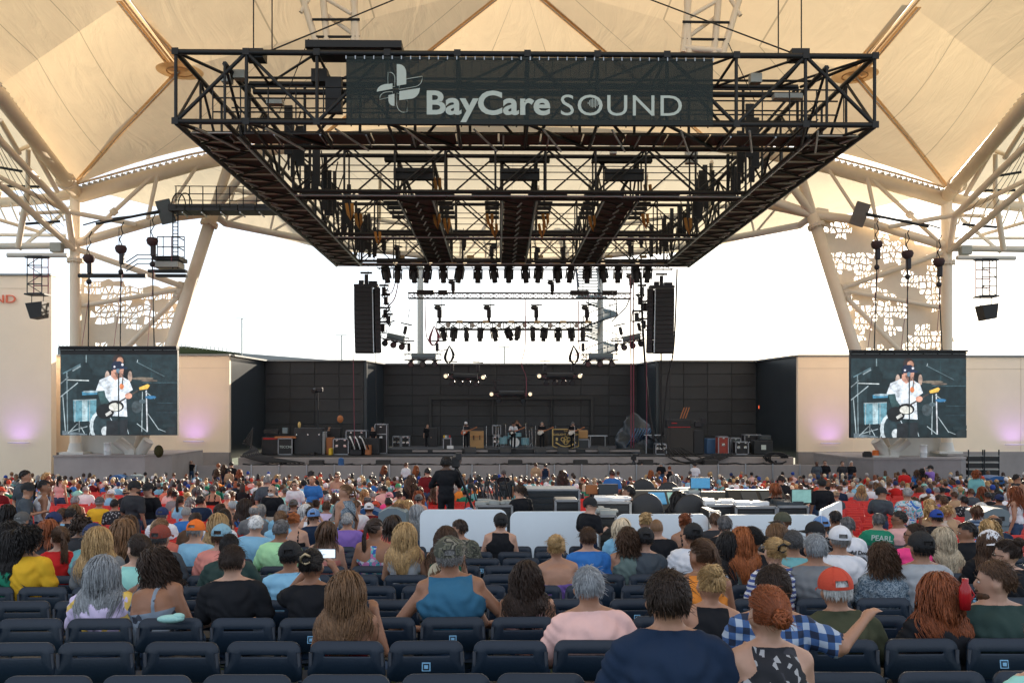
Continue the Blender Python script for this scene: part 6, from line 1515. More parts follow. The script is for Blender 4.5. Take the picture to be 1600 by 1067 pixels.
def face_mesh():
    """eyes with lids, brows and mouth as thin pieces lying on the face"""
    if 'face' in _misc: return _misc['face']
    mb=MB()
    for s in (-1,1):
        mb.ell(Vector((s*.031,.0835,.008))*HS,(.014,.008,.0075),10,6,mi=0); mb.ell(Vector((s*.031,.0885,.008))*HS,(.006,.005,.006),8,6,mi=1)
        mb.path([Vector((s*.016,.090,.026))*HS,Vector((s*.031,.0925,.031))*HS,Vector((s*.047,.082,.026))*HS],.0032,5,mi=2)
    mb.path([Vector((-.022,.089,-.058))*HS,Vector((0,.0985,-.056))*HS,Vector((.022,.089,-.058))*HS],.0042,5,mi=3)
    _misc['face']=mb.mesh('facial_features',[M['eye_white'],M['iris'],M['hair_darkbrown'],M['lips']]); return _misc['face']
NPEOPLE=[0]
def person(loc,rz,scale,spec,label,group,res):
    """spec: dict pose yaw fem heavy top topcol skin hair style hat beard glasses ry legs phone"""
    k=body_key(spec.get('pose','sit'),spec.get('yaw',0),spec.get('fem',0),spec.get('heavy',1.0),spec.get('top','tee'),res)
    _queue.append((loc,rz,scale,spec,label,group,res,k)); return
_queue=[]
def make_people():
    flush_bodies()
    for loc,rz,scale,spec,label,group,res,k in _queue:
        me,hc,zs,lean=_bodies[k]
        e=link('person',me); e.location=loc; e.rotation_euler=(R(spec.get('rx',0)),R(spec.get('ry',0)),rz); e.scale=(scale*spec.get('wide',1),scale*spec.get('wide',1),scale)
        tag(e,label,'person',group)
        ms=[M['skin_'+spec.get('skin','l')],M['cloth_'+spec.get('topcol','black')],M['cloth_'+spec.get('legs','denim')],M['shoes']]
        for i,m in enumerate(ms): e.material_slots[i].link='OBJECT'; e.material_slots[i].material=m
        yaw=R(spec.get('yaw',0)); st=spec.get('style'); hcx=hc
        def child(name,mesh_,mm=None):
            o=link(name,mesh_,e); o.location=hcx; o.rotation_euler=(R(spec.get('hx',0)),0,yaw)
            if mm:
                o.material_slots[0].link='OBJECT'; o.material_slots[0].material=mm
            return o
        if st: child('hair',hair_mesh(st,res,spec.get('seed',0)),M['hair_'+spec.get('hair','brown')])
        if spec.get('hat'):
            h=spec['hat']; o=child('hat',mk_cap(h[0],h[1] if len(h)>1 and h[1] else None,spec.get('hatback',False),res,truck=len(h)>1 and bool(h[1]),bucket=len(h)>2))
        if spec.get('clip'): child('hair_clip',misc('hair_clip_'+spec['clip'],lambda: MB().path([sp(Vector((.25,-.9,.42)),1.62),sp(Vector((.0,-.95,.52)),1.66),sp(Vector((-.25,-.9,.4)),1.62),sp(Vector((-.28,-.9,.2)),1.55)],.011,6).path([sp(Vector((.22,-.9,.2)),1.55),sp(Vector((0,-.95,.12)),1.6),sp(Vector((-.2,-.9,.2)),1.55)],.009,6),'clip_'+spec['clip']))
        if res!='lo' and (abs(spec.get('yaw',0))>30 or abs((math.degrees(rz)+180)%360-180)>60): child('facial_features',face_mesh())
        if spec.get('beard'):
            child('beard',misc('beard_'+spec['beard'],lambda: MB().ell(Vector((0,.034,-.075))*HS,(.066,.069,.052),16,10).ell(Vector((0,.094,-.043))*HS,(.030,.012,.008),10,6),'hair_'+spec['beard']))
        if spec.get('glasses'):
            child('glasses',misc('glasses',lambda: MB().box(Vector((-.031,.098,.008))*HS,(.042,.006,.030),bev=.003).box(Vector((.031,.098,.008))*HS,(.042,.006,.030),bev=.003).box(Vector((0,.099,.014))*HS,(.02,.005,.005)).tube(Vector((-.053,.097,.012))*HS,Vector((-.083,.0,.0))*HS,.003,5).tube(Vector((.053,.097,.012))*HS,Vector((.083,.0,.0))*HS,.003,5),'glasses'))
        if spec.get('headset'):
            child('headset',misc('headset',lambda: MB().path([Vector((.1*math.cos(t),-.0,.02+.125*math.sin(t))) for t in np.linspace(0,math.pi,12)],.012,6).tube((-.115,0,.0),(-.075,0,.0),.042,12).tube((.075,0,0),(.115,0,0),.042,12),'case_black'))
        if spec.get('print'):
            t_,cm,sz,dz_=spec['print']
            for li,line in enumerate(t_.split('/')): text(e,'shirt_print',line,(0,lean-.163*spec.get('heavy',1.),zs-.10-dz_-li*sz*1.15),sz,cm,rot=(math.pi/2,0,0),ext=.003,align='CENTER',bold=.0015)
        if spec.get('strap'): MB().path([(-.15,lean-.03,zs+.03),(-.06,lean-.135,zs-.05),(.04,lean-.15,zs-.16),(.15,lean-.12,zs-.28)],.011,5,flat=.5).build('bag_strap',M['case_black'],e)
        if spec.get('phone'):
            pz=Vector((.0,.42,1.17)) if not spec.get('pose','').startswith('stand') else Vector((.03,.36,1.28)); MB().box(pz,(.16,.01,.08),bev=.004).box(pz+Vector((0,-.0065,0)),(.145,.002,.068),mi=1).build('smartphone',[M['phone'],M['phone_screen']],e) if False else None
            o=MB().box((0,0,0),(.16,.01,.08),bev=.004).box((0,-.0065,0),(.145,.002,.068),mi=1).build('smartphone',[M['phone'],M['phone_screen']]); o.matrix_world=Matrix.Translation(loc)@Matrix.Rotation(rz,4,'Z')@Matrix.Translation(pz*scale)
            tag(o,'smartphone held up by '+label[:60].split(',')[0],'phone')
            if len(o['label'].split())>16: o['label']=' '.join(o['label'].split()[:15])
# ================================================================ CHAIRS
PITCH=.52; D0=4.49; DR=.905
def chair_meshes():
    def rr_loop(w,h,r,n,cx=0,cz=0,wb=None):
        wb=wb or w; pts_=[]
        for q,(sx,sz) in enumerate(((1,1),(-1,1),(-1,-1),(1,-1))):
            for i in range(n):
                a=math.pi/2*q+math.pi/2*i/(n-1); x=sx*(w/2-r)+r*math.cos(a); z=sz*(h/2-r)+r*math.sin(a)
                k=(wb/w-1)*(.5-z/h)+1; pts_.append((cx+x*k,cz+z))
        return pts_
    n=6; O=rr_loop(.455,.25,.055,n,wb=.50); I=rr_loop(.29,.013,.006,n,cz=.035); N=len(O)
    def bend(x,z,y): return (x,y-.55*x*x+.06*(-z),z)
    def lerp(a,b,t): return (a[0]+(b[0]-a[0])*t,a[1]+(b[1]-a[1])*t)
    rings=[]; t=.014
    seq=[(O,0.0,-t),(O,1,-t-.004),]
    mb=MB()
    # front face rings from the slot outwards (towards -y is the side seen by the camera)
    R1=[bend(*I[i],-t) for i in range(N)]; Rm=[bend(*lerp(I[i],O[i],.05),-t-.001) for i in range(N)]; R2=[bend(*lerp(I[i],O[i],.975),-t+.001) for i in range(N)]; R3=[bend(*O[i],-t+.008) for i in range(N)]; R4=[bend(*O[i],t-.004) for i in range(N)]; R5=[bend(*lerp(I[i],O[i],.95),t) for i in range(N)]; R6=[bend(*I[i],t) for i in range(N)]
    L=[R1,Rm,R2,R3,R4,R5,R6,R1]; vs=[p for r in L[:7] for p in r]; fs=[]
    for a in range(7):
        b=(a+1)%7
        for i in range(N): fs.append((a*N+i,a*N+(i+1)%N,b*N+(i+1)%N,b*N+i))
    mb.add(vs,fs,0,True); mb2=MB()
    back=mb.mesh('backrest',M['seat_black'])
    tagm=MB().box((0,-.026,-.035),(.055,.004,.055),bev=.002).box((0,-.029,-.035),(.040,.003,.040),mi=1).box((0,-.031,-.035),(.024,.003,.022),mi=0).mesh('number_plate',[M['seat_tag'],M['seat_black']])
    seat=MB().box((0,0,0),(.44,.42,.035),bev=.02).mesh('seat',M['seat_black'])
    lg=MB().path([(-.225,-.04,.70),(-.235,-.02,.45),(-.235,.20,.0)],.013,6).path([(.225,-.04,.70),(.235,-.02,.45),(.235,.20,.0)],.013,6)
    lg.path([(-.235,.0,.42),(-.235,-.22,.0)],.012,6).path([(.235,.0,.42),(.235,-.22,.0)],.012,6).tube((-.235,-.2,.06),(.235,-.2,.06),.010,6).tube((-.235,.18,.06),(.235,.18,.06),.010,6)
    fr=lg.mesh('leg_frame',M['seat_frame'])
    fl=MB()
    for s in (-1,1): fl.path([(s*.235,-.055,.53),(s*.262,.0,.46),(s*.255,.12,.44)],.020,6,flat=.5)
    arm=fl.mesh('side_hinge',M['seat_black'])
    return back,tagm,seat,fr,arm
CB,CT,CS,CF,CA=chair_meshes()
def ordinal(n): return ('first','second','third','fourth','fifth','sixth','seventh','eighth','ninth','tenth','eleventh','twelfth')[n]
rr=random.Random(11); nch=0
phase={0:78,1:156,2:160,3:36,4:70,5:20}
tagged={(0,2):0}
for r in range(10):
    d=D0+DR*r; s=F*PITCH/d; ph=phase.get(r,rr.uniform(0,s)); k0=int((-ph-60)//s)+1; px=ph+k0*s; c=0
    while px<1600+s*.45:
        if d>11.2 and 640<px<1330 and False: px+=s; continue
        p=Q(px,640,d); jx=rr.uniform(-.012,.012); z=ground(d)
        hastag=rr.random()<.2
        lab='black folding chair%s, %s from the left in the %s row'%(' with number plate' if hastag else '',ordi(c+1),ordi(r+1))
        e=empty('folding_chair',(p.x+jx,d,z),lab,'chair','black folding chairs in rows',rz=rr.uniform(-.035,.035)); c+=1
        o=link('backrest',CB,e); o.location=(0,0,.635); o.rotation_euler=(R(9)*-1+rr.uniform(-.03,.03),0,0)
        if hastag: t_=link('number_plate',CT,o)
        if r<7 or hastag:
            o=link('seat',CS,e); o.location=(0,.22,.43); o.rotation_euler=(.04,0,0)
            link('leg_frame',CF,e); link('side_hinge',CA,e)
        else:
            o=link('seat',CS,e); o.location=(0,.22,.43)
        nch+=1; px+=s
print('black chairs',nch)
# things left on the chairs
mat('towel',(.30,.55,.52),.95,0,.1,20,.6,60); mat('paper',(.72,.72,.70),.8)
p=Q(265,1003,D0+DR*2-.12); MB().ell((0,0,-.02),(.10,.05,.03),14,8).ell((.05,.01,-.005),(.05,.04,.025),10,6).build('folded_towel',M['towel'],label='folded mint towel hanging over a chair back at the lower left',cat='towel').location=Vector((p.x,p.y+.02,ground(p.y)+.79))
# ---- red seats
def red_chair_mesh(m):
    mb=MB(); mb.box((0,0,.62),(.45,.035,.30),bev=.016,rot=Matrix.Rotation(R(-10),3,'X')).box((0,.20,.42),(.43,.42,.05),bev=.02,rot=Matrix.Rotation(.06,3,'X'))
    return mb.mesh('red_shell',m)
RCS=red_chair_mesh(M['seat_red'])
RCF=MB().path([(-.22,-.05,.68),(-.22,.1,.2),(-.22,.2,.0)],.014,5).path([(.22,-.05,.68),(.22,.1,.2),(.22,.2,.0)],.014,5).tube((-.22,0,.4),(-.22,-.2,0),.013,5).tube((.22,0,.4),(.22,-.2,0),.013,5).mesh('red_frame',M['seat_red'])
RED=[]; nred=0
def in_foh(px,d): return d<20.5 and 640<px<1325
rr=random.Random(21)
STUFFR=MB()
for r in range(34):
    d=13.7+.905*r
    if d>44: break
    s=F*PITCH/d; px=rr.uniform(0,s)-s
    while px<1600+s:
        if in_foh(px,d) or (410<px<462 and d>13 and d<24) or (d<20 and 405<px<470): px+=s; continue
        # pixel fraction covered by people elsewhere is dense: keep every seat only where seen
        p=Q(px,640,d); px+=s
        RED.append((d,p.x,p.x))
RED.sort(key=lambda t:t[0])
# ================================================================ THE CROWD
CROWD='audience seated and standing before the stage'
PLACED=[]   # (d,x)
def head_z(spec): 
    if spec.get('pose','sit').startswith('stand'): return 1.595
    return 1.125 if spec.get('pose')!='lean' else 1.095
def row_d(py,z0=1.125):
    """distance at which a seated head (height z0) shows at picture row py"""
    lo,hi=2.5,60
    for _ in range(40):
        m=(lo+hi)/2
        if HOR+F*(EYE-ground(m)-z0)/m>py: lo=m
        else: hi=m
    return (lo+hi)/2
def addp(px,py,spec,label,d=None,row=None,scale=None,rz=0.,group=CROWD,zoff=None):
    hz=head_z(spec)
    if d is None:
        dd=row_d(py,hz)
        if not spec.get('pose','sit').startswith('stand'):
            r=round((dd-.22-D0)/DR) if row is None else row; dd=D0+DR*r+.20
        d=dd
    p=Q(px,py,d); g_=ground(d)+(zoff or 0); s=(p.z-g_)/hz
    if scale is None:
        sc=min(1.12,max(.88,s)); 
    else: sc=scale
    z=p.z-hz*sc
    if spec.get('pose','sit').startswith('stand') and scale is None: sc=s if .8<s<1.25 else sc; z=p.z-hz*sc
    if spec.get('pose','sit').startswith('stand'): z=g_ if abs(s-sc)<.01 else z
    res='hi' if d<9.6 else ('mid' if d<21 else 'lo')
    prr=random.Random(int(px*7+py)); rz=rz+prr.uniform(-.14,.14); spec.setdefault('ry',prr.uniform(-3.5,3.5)); spec.setdefault('hx',prr.uniform(-7,3))
    lx=0
    person(Vector((p.x,d-.03,z)),rz,sc,spec,label,group,res); PLACED.append((d,p.x))
def S_(style,hair,top,topcol,**k):
    d=dict(style=style,hair=hair,top=top,topcol=topcol); d.update(k); return d
Fm=dict(fem=1)
# ---- the nearest people
addp(1052,943,S_('short','darkbrown','polo','navy',skin='m',heavy=1.12,wide=1.02),'broad man with short dark hair in a navy shirt, nearest of all at the bottom',row=-1,scale=1.06)
addp(1192,966,S_('lowbun','auburn','tank','black floral',fem=1,seed=1,skin='l'),'woman with auburn hair in a loose bun and dark floral tank top',row=-1,scale=.98)
addp(1655,1010,S_('short','brown','tee','mint',heavy=1.15),'shoulder of a person in mint shirt cut by the lower right corner',row=-1)
addp(1203,922,S_('short','darkbrown','tee','blue plaid',pose='armR',skin='m'),'man in blue plaid shirt reaching his arm round the man in red cap',row=0,scale=1.0)
addp(932,921,S_('short','silver','tee','pale pink',heavy=1.22,skin='m'),'broad grey-haired man in a pale pink shirt',row=1,scale=1.08)
addp(545,926,S_('long','lightbrown','cami','maroon',fem=1,pose='chin',skin='t',seed=2),'woman with very long ash brown hair, hands raised beside her chin',row=1,scale=1.0)
addp(1325,926,S_('bald','white','polo','olive',hat=('red',None),heavy=1.12,skin='m'),'man in a faded red cap and dark olive shirt',row=1,scale=1.06)
addp(1465,930,S_('longwavy','auburn','tee','black',fem=1,pose='elbowR',heavy=1.15,seed=3),'woman with long wavy auburn hair in a black shirt',row=1,scale=1.06)
addp(1563,912,S_('short','brown','tee','dark green',yaw=75,beard='brown',heavy=1.1),'bearded man in a grey green shirt looking left, at the right edge',row=1,scale=1.1)
addp(160,896,S_('long','silver','tee','lilac and yellow',fem=1,seed=4),'woman with long silver hair in a lilac shirt with yellow print',row=2,scale=1.0)
addp(252,893,S_('curly','darkbrown','cami','grey floral',fem=1,yaw=50,skin='t',ry=-8,pose='lean'),'woman with dark curly hair and grey strappy top leaning left',row=2,scale=1.08)
addp(370,880,S_('short','darkbrown','tee','black',skin='l'),'man with short brown hair in a plain black shirt at the lower left',row=2,scale=1.0)
addp(489,887,S_('clip','black','tee','black',fem=1,pose='phone',clip='gold',phone=1,skin='t'),'woman in black satin shirt with gold hair clip filming with a phone',row=2,scale=1.0)
addp(712,872,S_('crop','grey','tank','steel blue',hat=('camo',None),heavy=1.22,wide=1.05,skin='t',pose='wide'),'large man in blue sleeveless shirt and camouflage cap',row=2,scale=1.1)
addp(752,903,S_('bob','lightbrown','tank','beige',fem=1,hat=('khaki',None),pose='lean',ry=-16,yaw=40),'woman in khaki cap leaning on the man in blue sleeveless shirt',row=2)
addp(826,905,S_('longcurly','darkbrown','tank','pink',fem=1,skin='m',seed=5),'woman with long dark curls in a pink sleeveless top',row=2,scale=1.0)
addp(1101,918,S_('bun','blonde','tank','black',fem=1,skin='m',seed=6),'blonde woman with twisted up hair in a dark tank top',row=1,scale=1.0)
addp(1100,872,S_('pony','brown','tank','orange',fem=1,skin='t',yaw=35),'woman with brown ponytail in an orange sleeveless top',row=2)
addp(1273,860,S_('short','silver','tee','grey',heavy=1.15,skin='m'),'grey-haired man in a grey shirt behind the red cap',row=3,scale=1.04)
addp(1441,858,S_('short','black','tee','pale grey',hat=('black',None),hatback=False,skin='m'),'person in black flat cap and grey shirt with dark sleeves',row=3,scale=1.02)
addp(1584,868,S_('bun','darkbrown','tee','black',fem=1,glasses=1,yaw=55),'woman with glasses and a messy bun near the right edge',row=3)
addp(1385,873,S_('curly','brown','tee','grey lace',fem=1,skin='m'),'woman with brown curly bob in a blue grey lace top',row=3)
addp(1546,852,S_('long','brown','tee','black',hat=('white',None),hatback=True,skin='m'),'long-haired person in a white backwards cap and black shirt',row=4)
addp(1215,865,S_('clip','blonde','tee','blue and white striped',fem=1,clip='black'),'blonde woman with black hair claw and striped top',row=3)
M['hat_camo']=M['cloth_camouflage']
# ---- compact list: px py style hair top colour skin flags | the label is made from the same words
LIST='''
20 837 curly black tee blue d f
46 848 afro black tee yellow m f strap
93 843 pony brown tee red l f yaw=45
141 840 short grey tee teal l heavy=1.2 hat=navy back
157 846 long blonde tee grey l f
211 861 lowbun darkbrown tank mint l f yaw=50
237 829 buzz blonde tee blue l
245 842 short darkgrey tee slate l hat=rust heavy=1.1
304 832 bald grey tee light_blue l hat=orange heavy=1.12 back
341 841 short brown tee salmon l hat=light_blue back heavy=1.1
360 856 crop black tee dark_green d heavy=1.15
390 822 crop white tee light_blue l heavy=1.1
434 830 crop darkgrey tee lime t heavy=1.15
460 872 crop black tee light_blue t hat=black
507 833 bob brown cami salmon l f
459 815 clip red cami black l f
496 809 crop brown tee navy l hat=white,midblue back
577 829 pony darkbrown racer bright_floral t f yaw=-40
610 822 bob darkbrown tee coral l f
632 837 long blonde tank pale_grey m f
693 842 long brown tank green m f
720 828 short darkbrown tee camouflage m yaw=60
729 808 crop grey tee white l hat=white,midblue
779 818 crop black tank black l hat=black
878 857 clip blonde strapless purple m f
921 843 short brown tee blue l
977 845 curly brown tank sage m f
999 845 crop black tee slate l hat=black heavy=1.05
1033 827 buzz lightbrown tee black l
1075 839 crop black tee white t hat=black heavy=1.12
972 826 bob paleblonde tee light_blue l f
1010 817 clip blonde tee sage l f
1076 818 clip auburn cami black m f
1135 852 long black tank black_floral l f
1154 846 long red tee sage m f
1140 822 short darkgrey tee black l
1123 815 short brown tee charcoal l
1186 846 lowbun black tee black m f yaw=45
1228 817 crop brown tee grey m hat=olive yaw=70
1219 831 crop black tee slate m
1206 838 bob lightbrown tee black l f yaw=40
1234 850 crop darkgrey tee teal m
1268 834 short darkgrey polo black l hat=black yaw=50
1307 846 bald grey tee white m hat=white heavy=1.15 back
1289 824 crop brown tee black l hat=white,midblue
1320 824 short darkgrey tee white l print=Grateful_Dead heavy=1.1
1428 838 short darkbrown tee hot_pink t yaw=60 glasses
1411 812 crop black tee pink t yaw=70 glasses
1468 843 long paleblonde cami tan m f
1520 833 short black polo black t yaw=70
1541 828 curly blonde tee blue l f
1557 818 bald darkbrown tee navy t
1465 810 short black tee black m hat=blue
31 815 crop grey tee slate m hat=grey
75 817 short black tee navy m hat=navy
70 830 bob auburn tee charcoal l f
106 806 crop black tee black m
127 824 afro darkbrown tee charcoal m f
118 800 bob lightbrown tee teal l f
152 786 crop grey tee yellow m hat=grey
120 783 short silver cami black m f
182 789 crop black tee black_floral m
135 766 crop grey tee white l
200 822 long brown tee black l f
192 829 long lightbrown tee charcoal l f
171 765 bun brown cami red m f
5 850 long black tank green m f
10 800 long black tee white m f
89 806 short brown tee light_blue l
250 830 pony lightbrown tee coral m f
294 803 buzz grey tee blue l heavy=1.1
297 815 lowbun darkbrown tee brown m f
314 784 short black tee navy m
345 817 long blonde tee blue m f
338 812 short black tee white m
395 800 bald grey tee grey l
359 792 buzz silver tank slate l f yaw=55
251 806 crop navy tee white l hat=navy
445 812 short lightbrown tee light_blue l
270 775 bun black tee grey m f
292 778 clip blonde cami tan m f
365 775 clip brown tee light_blue t f
440 800 short silver tee light_blue l
462 790 crop brown tee navy m hat=grey
470 798 bob white tee navy l f
478 796 bob brown tee slate l f
510 780 short silver tee teal l
506 793 short brown tee lilac m
524 804 crop black tee bright_floral t
488 790 clip darkbrown tee navy m f
572 782 bald darkgrey tee black m
581 775 crop grey tee navy l
592 765 crop darkgrey tee black l
611 778 crop brown tee hot_pink l hat=pink
611 786 crop black tee coral t
634 790 long blonde tank beige m f
655 799 long silver tee grey m f
622 762 crop grey tee navy l hat=green
545 815 crop grey tee purple m
1304 812 short black tee slate t
1455 800 curly blonde tee tan l f
1471 803 clip blonde tee beige l f
1486 801 bun blonde tank tan m f
1456 789 curly blonde tee yellow l f
1526 801 shag brown tee navy_striped m f
1538 795 bob white tee grey l f
1433 785 long brown tee navy l f
1470 780 short darkbrown tee purple m
1478 784 short brown tee tan m
1505 783 short black tee black_floral m
1560 781 crop black tee slate t hat=navy
1548 776 crop black tee black t
1566 775 crop black tee white m hat=black
1582 780 clip auburn tank charcoal m f
1465 768 crop grey tee white l
1450 765 crop grey tee white m
1344 764 long blonde tee grey m f
1312 764 short brown tee navy l
1359 762 crop brown tee white l
1374 760 longwavy lightbrown tee brown m f
1390 757 crop brown tee pink m
1303 760 short brown tee white l
1307 775 crop tan tee slate m hat=tan
1475 768 crop black tee black m hat=black
1495 775 short brown tee tan m
1518 770 short brown tee slate m
1545 762 long blonde tee beige m f
'''
HN={'darkbrown':'dark brown','lightbrown':'light brown','paleblonde':'very pale blonde','darkgrey':'dark grey'}
SN={'short':'short','crop':'cropped','bald':'balding','buzz':'shaved','long':'long straight','longwavy':'long wavy','longcurly':'long curly','bob':'bobbed','curly':'curly','afro':'bushy curly','bun':'pinned up','lowbun':'low bun of','pony':'ponytailed','clip':'twisted up','shag':'shaggy'}
TN={'tee':'shirt','polo':'collared shirt','tank':'sleeveless top','cami':'strappy top','racer':'racerback top','strapless':'strapless top','long':'long-sleeved shirt'}
used_labels={}
def mklabel(sp_,who=None):
    who=who or ('woman' if sp_.get('fem') else 'man')
    h=HN.get(sp_['hair'],sp_['hair']); s='%s with %s %s hair'%(who,SN[sp_['style']],h) if sp_['style']!='bald' else 'balding %s with %s hair'%(who,h)
    if sp_.get('hat'): s='%s in %s%s cap'%(who,sp_['hat'][0].replace('camo','camouflage'),' and blue' if len(sp_['hat'])>1 and sp_['hat'][1] else '')
    return '%s%s %s %s'%(s,' and' if sp_.get('hat') else ' in',sp_['topcol'],TN[sp_['top']])
def place_phrase(px,d):
    col=('at the far left','left of the camera operator','before the camera operator','in front of the mixing desks','right of the mixing area','at the far right')[0 if px<180 else 1 if px<520 else 2 if px<760 else 3 if px<1200 else 4 if px<1440 else 5]
    return col
def uniq(l,px,d,py):
    for add in ('',', '+place_phrase(px,d),', '+('high up the rows ' if d>22 else 'midway back ' if d>13 else 'among black chairs ')+place_phrase(px,d)):
        t=l+add
        if t not in used_labels and len(t.split())<=16: used_labels[t]=1; return t
    t=(l+add); t=' '.join(t.split()[:16]); return t
specs=[]
for ln in LIST.strip().splitlines():
    a=ln.split(); px,py=float(a[0]),float(a[1]); s=S_(a[2],a[3] if a[3] in HAIRC else 'darkgrey',a[4],a[5].replace('_',' '),skin=a[6])
    for t in a[7:]:
        if t=='f': s['fem']=1
        elif t=='back': s['hatback']=False
        elif t=='strap': s['strap']=1
        elif t=='glasses': s['glasses']=1
        else:
            k,v=t.split('=')
            if k=='hat': v=v.split(','); s['hat']=(v[0].replace('_',' '),v[1] if len(v)>1 else None)
            elif k=='print': s['print']=(v.replace('_',' '),'case_black',.075,.03)
            else: s[k]=float(v)
    s['seed']=int(px)%2
    if s.get('heavy'): s['heavy']=round(s['heavy'],2)
    rdd=row_d(py)
    specs.append((px,py,s,uniq(mklabel(s),px,rdd,py)))
for px,py,s,l in specs: addp(px,py,s,l)
addp(1366,815,S_('short','darkgrey','tee','green',heavy=1.2,print=('PEARL/-JAM-','print_white',.115,-.03)),'man in a dark green shirt printed PEARL JAM')
PLACED.append((14,-2))
# ---- standing people
def stand(px,py,spec,label,d,rz=0.,zoff=0,sc=None):
    spec=dict(spec); spec.setdefault('pose','stand'); p=Q(px,py,d); g_=ground(d)+zoff; s=(p.z-g_)/1.595; s=min(1.16,max(.80,s)) if sc is None else sc
    res='hi' if d<12 else ('mid' if d<24 else 'lo')
    person(Vector((p.x,d,p.z-1.595*s)),rz,s,spec,label,CROWD,res); PLACED.append((d,p.x))
stand(37,745,S_('short','black','tee','slate',skin='m',yaw=-55),'tall dark-haired standing man in grey shirt behind the black cap at far left',19,rz=-.5)
stand(40,766,S_('crop','black','tee','slate',hat=('black',None),pose='standphone',skin='m',yaw=-40),'standing man in black cap and slate shirt looking at his phone',15.3,rz=-1.1)
stand(66,762,S_('pony','black','tank','white',fem=1,skin='t',yaw=-35),'standing woman with black ponytail in a white tank top',15.6,rz=-.9)
stand(72,745,S_('curly','blonde','tee','brown',fem=1,skin='t',pose='standup',yaw=-50),'standing woman with sunlit blonde hair raising her arms at the far left',26,rz=-.5)
stand(93,750,S_('pony','black','tank','pink',fem=1,skin='m'),'standing woman with black hair in a pale pink top near the left podium',27)
stand(208,763,S_('crop','black','tee','charcoal',hat=('black',None),beard='black',skin='m',yaw=-50),'bearded standing man in black cap and charcoal shirt',16.2,rz=-.4)
stand(233,765,S_('short','black','tee','black',hat=('black',None),glasses=1,skin='l'),'smiling standing man with glasses and black beanie facing the camera',16.6,rz=math.pi*.9)
stand(426,766,S_('bald','white','tee','black',beard='white',glasses=1,skin='l',legs='beige'),'standing man with white beard and black shirt facing the camera',18,rz=math.pi*.93)
stand(417,752,S_('short','grey','tee','slate',legs='tan'),'standing grey-haired man in grey shirt and light shorts',21)
stand(461,758,S_('bun','darkbrown','tee','white',fem=1,glasses=1),'standing woman in white shirt and sunglasses facing the camera',22,rz=math.pi)
stand(475,757,S_('crop','black','tee','light blue',hat=('black',None)),'standing youth in light blue shirt and black cap',23.5)
stand(489,750,S_('bald','darkgrey','tee','blue',heavy=1.1,skin='m',print=('O','print_white',.2,0)),'balding standing man in blue shirt with round white emblem',23,rz=math.pi*.9)
stand(486,742,S_('short','black','tee','black',hat=('black',None,1)),'standing man in a black bucket hat',27)
stand(527,745,S_('bun','brown','strapless','bright floral',fem=1,glasses=1,skin='m'),'standing woman in floral strapless dress facing the camera',25,rz=math.pi)
stand(541,770,S_('pony','lightbrown','tank','grey lace',fem=1,skin='m',yaw=50,strap=1,legs='navy'),'standing woman with ponytail and pale lace tank top facing left',13.6,rz=.9)
stand(697,724,S_('short','black','long','black',pose='standcam',headset=1,legs='black',skin='d'),'camera operator in black with headphones standing on a low riser',17.0,zoff=.44)
stand(668,738,S_('short','black','tee','maroon'),'standing man in a maroon shirt left of the camera operator',27)
stand(642,750,S_('longwavy','brown','tee','black',fem=1),'woman with long brown hair in black beside the maroon shirt',24)
stand(600,731,S_('longwavy','auburn','tee','slate',fem=1,legs='black'),'standing woman with very long auburn hair close to the barricade',43)
stand(634,727,S_('short','brown','tee','white',yaw=-40),'standing man in a white shirt close to the barricade',43,rz=-.5)
stand(650,731,S_('longwavy','red','tee','slate',fem=1),'standing woman with red hair near the white-shirted man at the barricade',43)
stand(837,727,S_('short','brown','tee','tan',heavy=1.1),'standing person in brown jacket close to the barricade, left of the pair',44); stand(852,728,S_('short','black','tank','navy'),'standing person in navy tank top close to the barricade, right of the pair',44)
stand(920,790,S_('crop','black','tee','black',hat=('black',None),glasses=1,pose='standphone',skin='l',yaw=-60,legs='navy'),'standing man in black cap and shirt reading his phone before the barriers',12.3,rz=-.9)
stand(814,768,S_('shag','darkbrown','tee','black',pose='standphone',skin='l',yaw=50,hx=-20,rx=0),'dark-haired technician in black bending over the gear left of the desks',15.8,rz=.6)
stand(1212,766,S_('shag','auburn','tee','black',fem=1,pose='standphone'),'person with shoulder-length auburn hair in black working at the right desk',15.4)
addp(1057,780,S_('long','black','tee','black',fem=1),'seated engineer with long black hair at the wide grey console',d=15.6); addp(978,770,S_('short','black','tee','black',yaw=60,skin='m'),'seated engineer turned left beside the wide grey console',d=16.4)
stand(1285,757,S_('crop','black','tee','black',skin='m',hat=('black',None)),'black-shirted man with printed back standing right of the green monitor',15.6,sc=.80)
stand(1376,771,S_('crop','black','tee','slate',hat=('black',None),pose='standphone',skin='m',yaw=-50),'standing man in black cap and grey shirt among the red seats',16.6,rz=-.9)
stand(1419,772,S_('crop','grey','tee','tie dye',skin='m'),'grey-haired standing man in a blue tie-dye shirt among the red seats',15.4)
stand(1276,724,S_('bald','black','tee','slate',skin='d'),'leftmost of four standing men between the stage and the right podium',44,rz=math.pi); stand(1289,723,S_('short','black','tee','black',glasses=1),'second standing man from the left by the right podium, in black with sunglasses',44.3,rz=math.pi*.9)
stand(1316,724,S_('short','darkbrown','tee','charcoal'),'third of four standing men by the right podium, in charcoal',44.4,rz=math.pi); stand(1330,724,S_('short','white','tee','black'),'rightmost of four standing men by the right podium, white-haired in black',44.6,rz=math.pi)
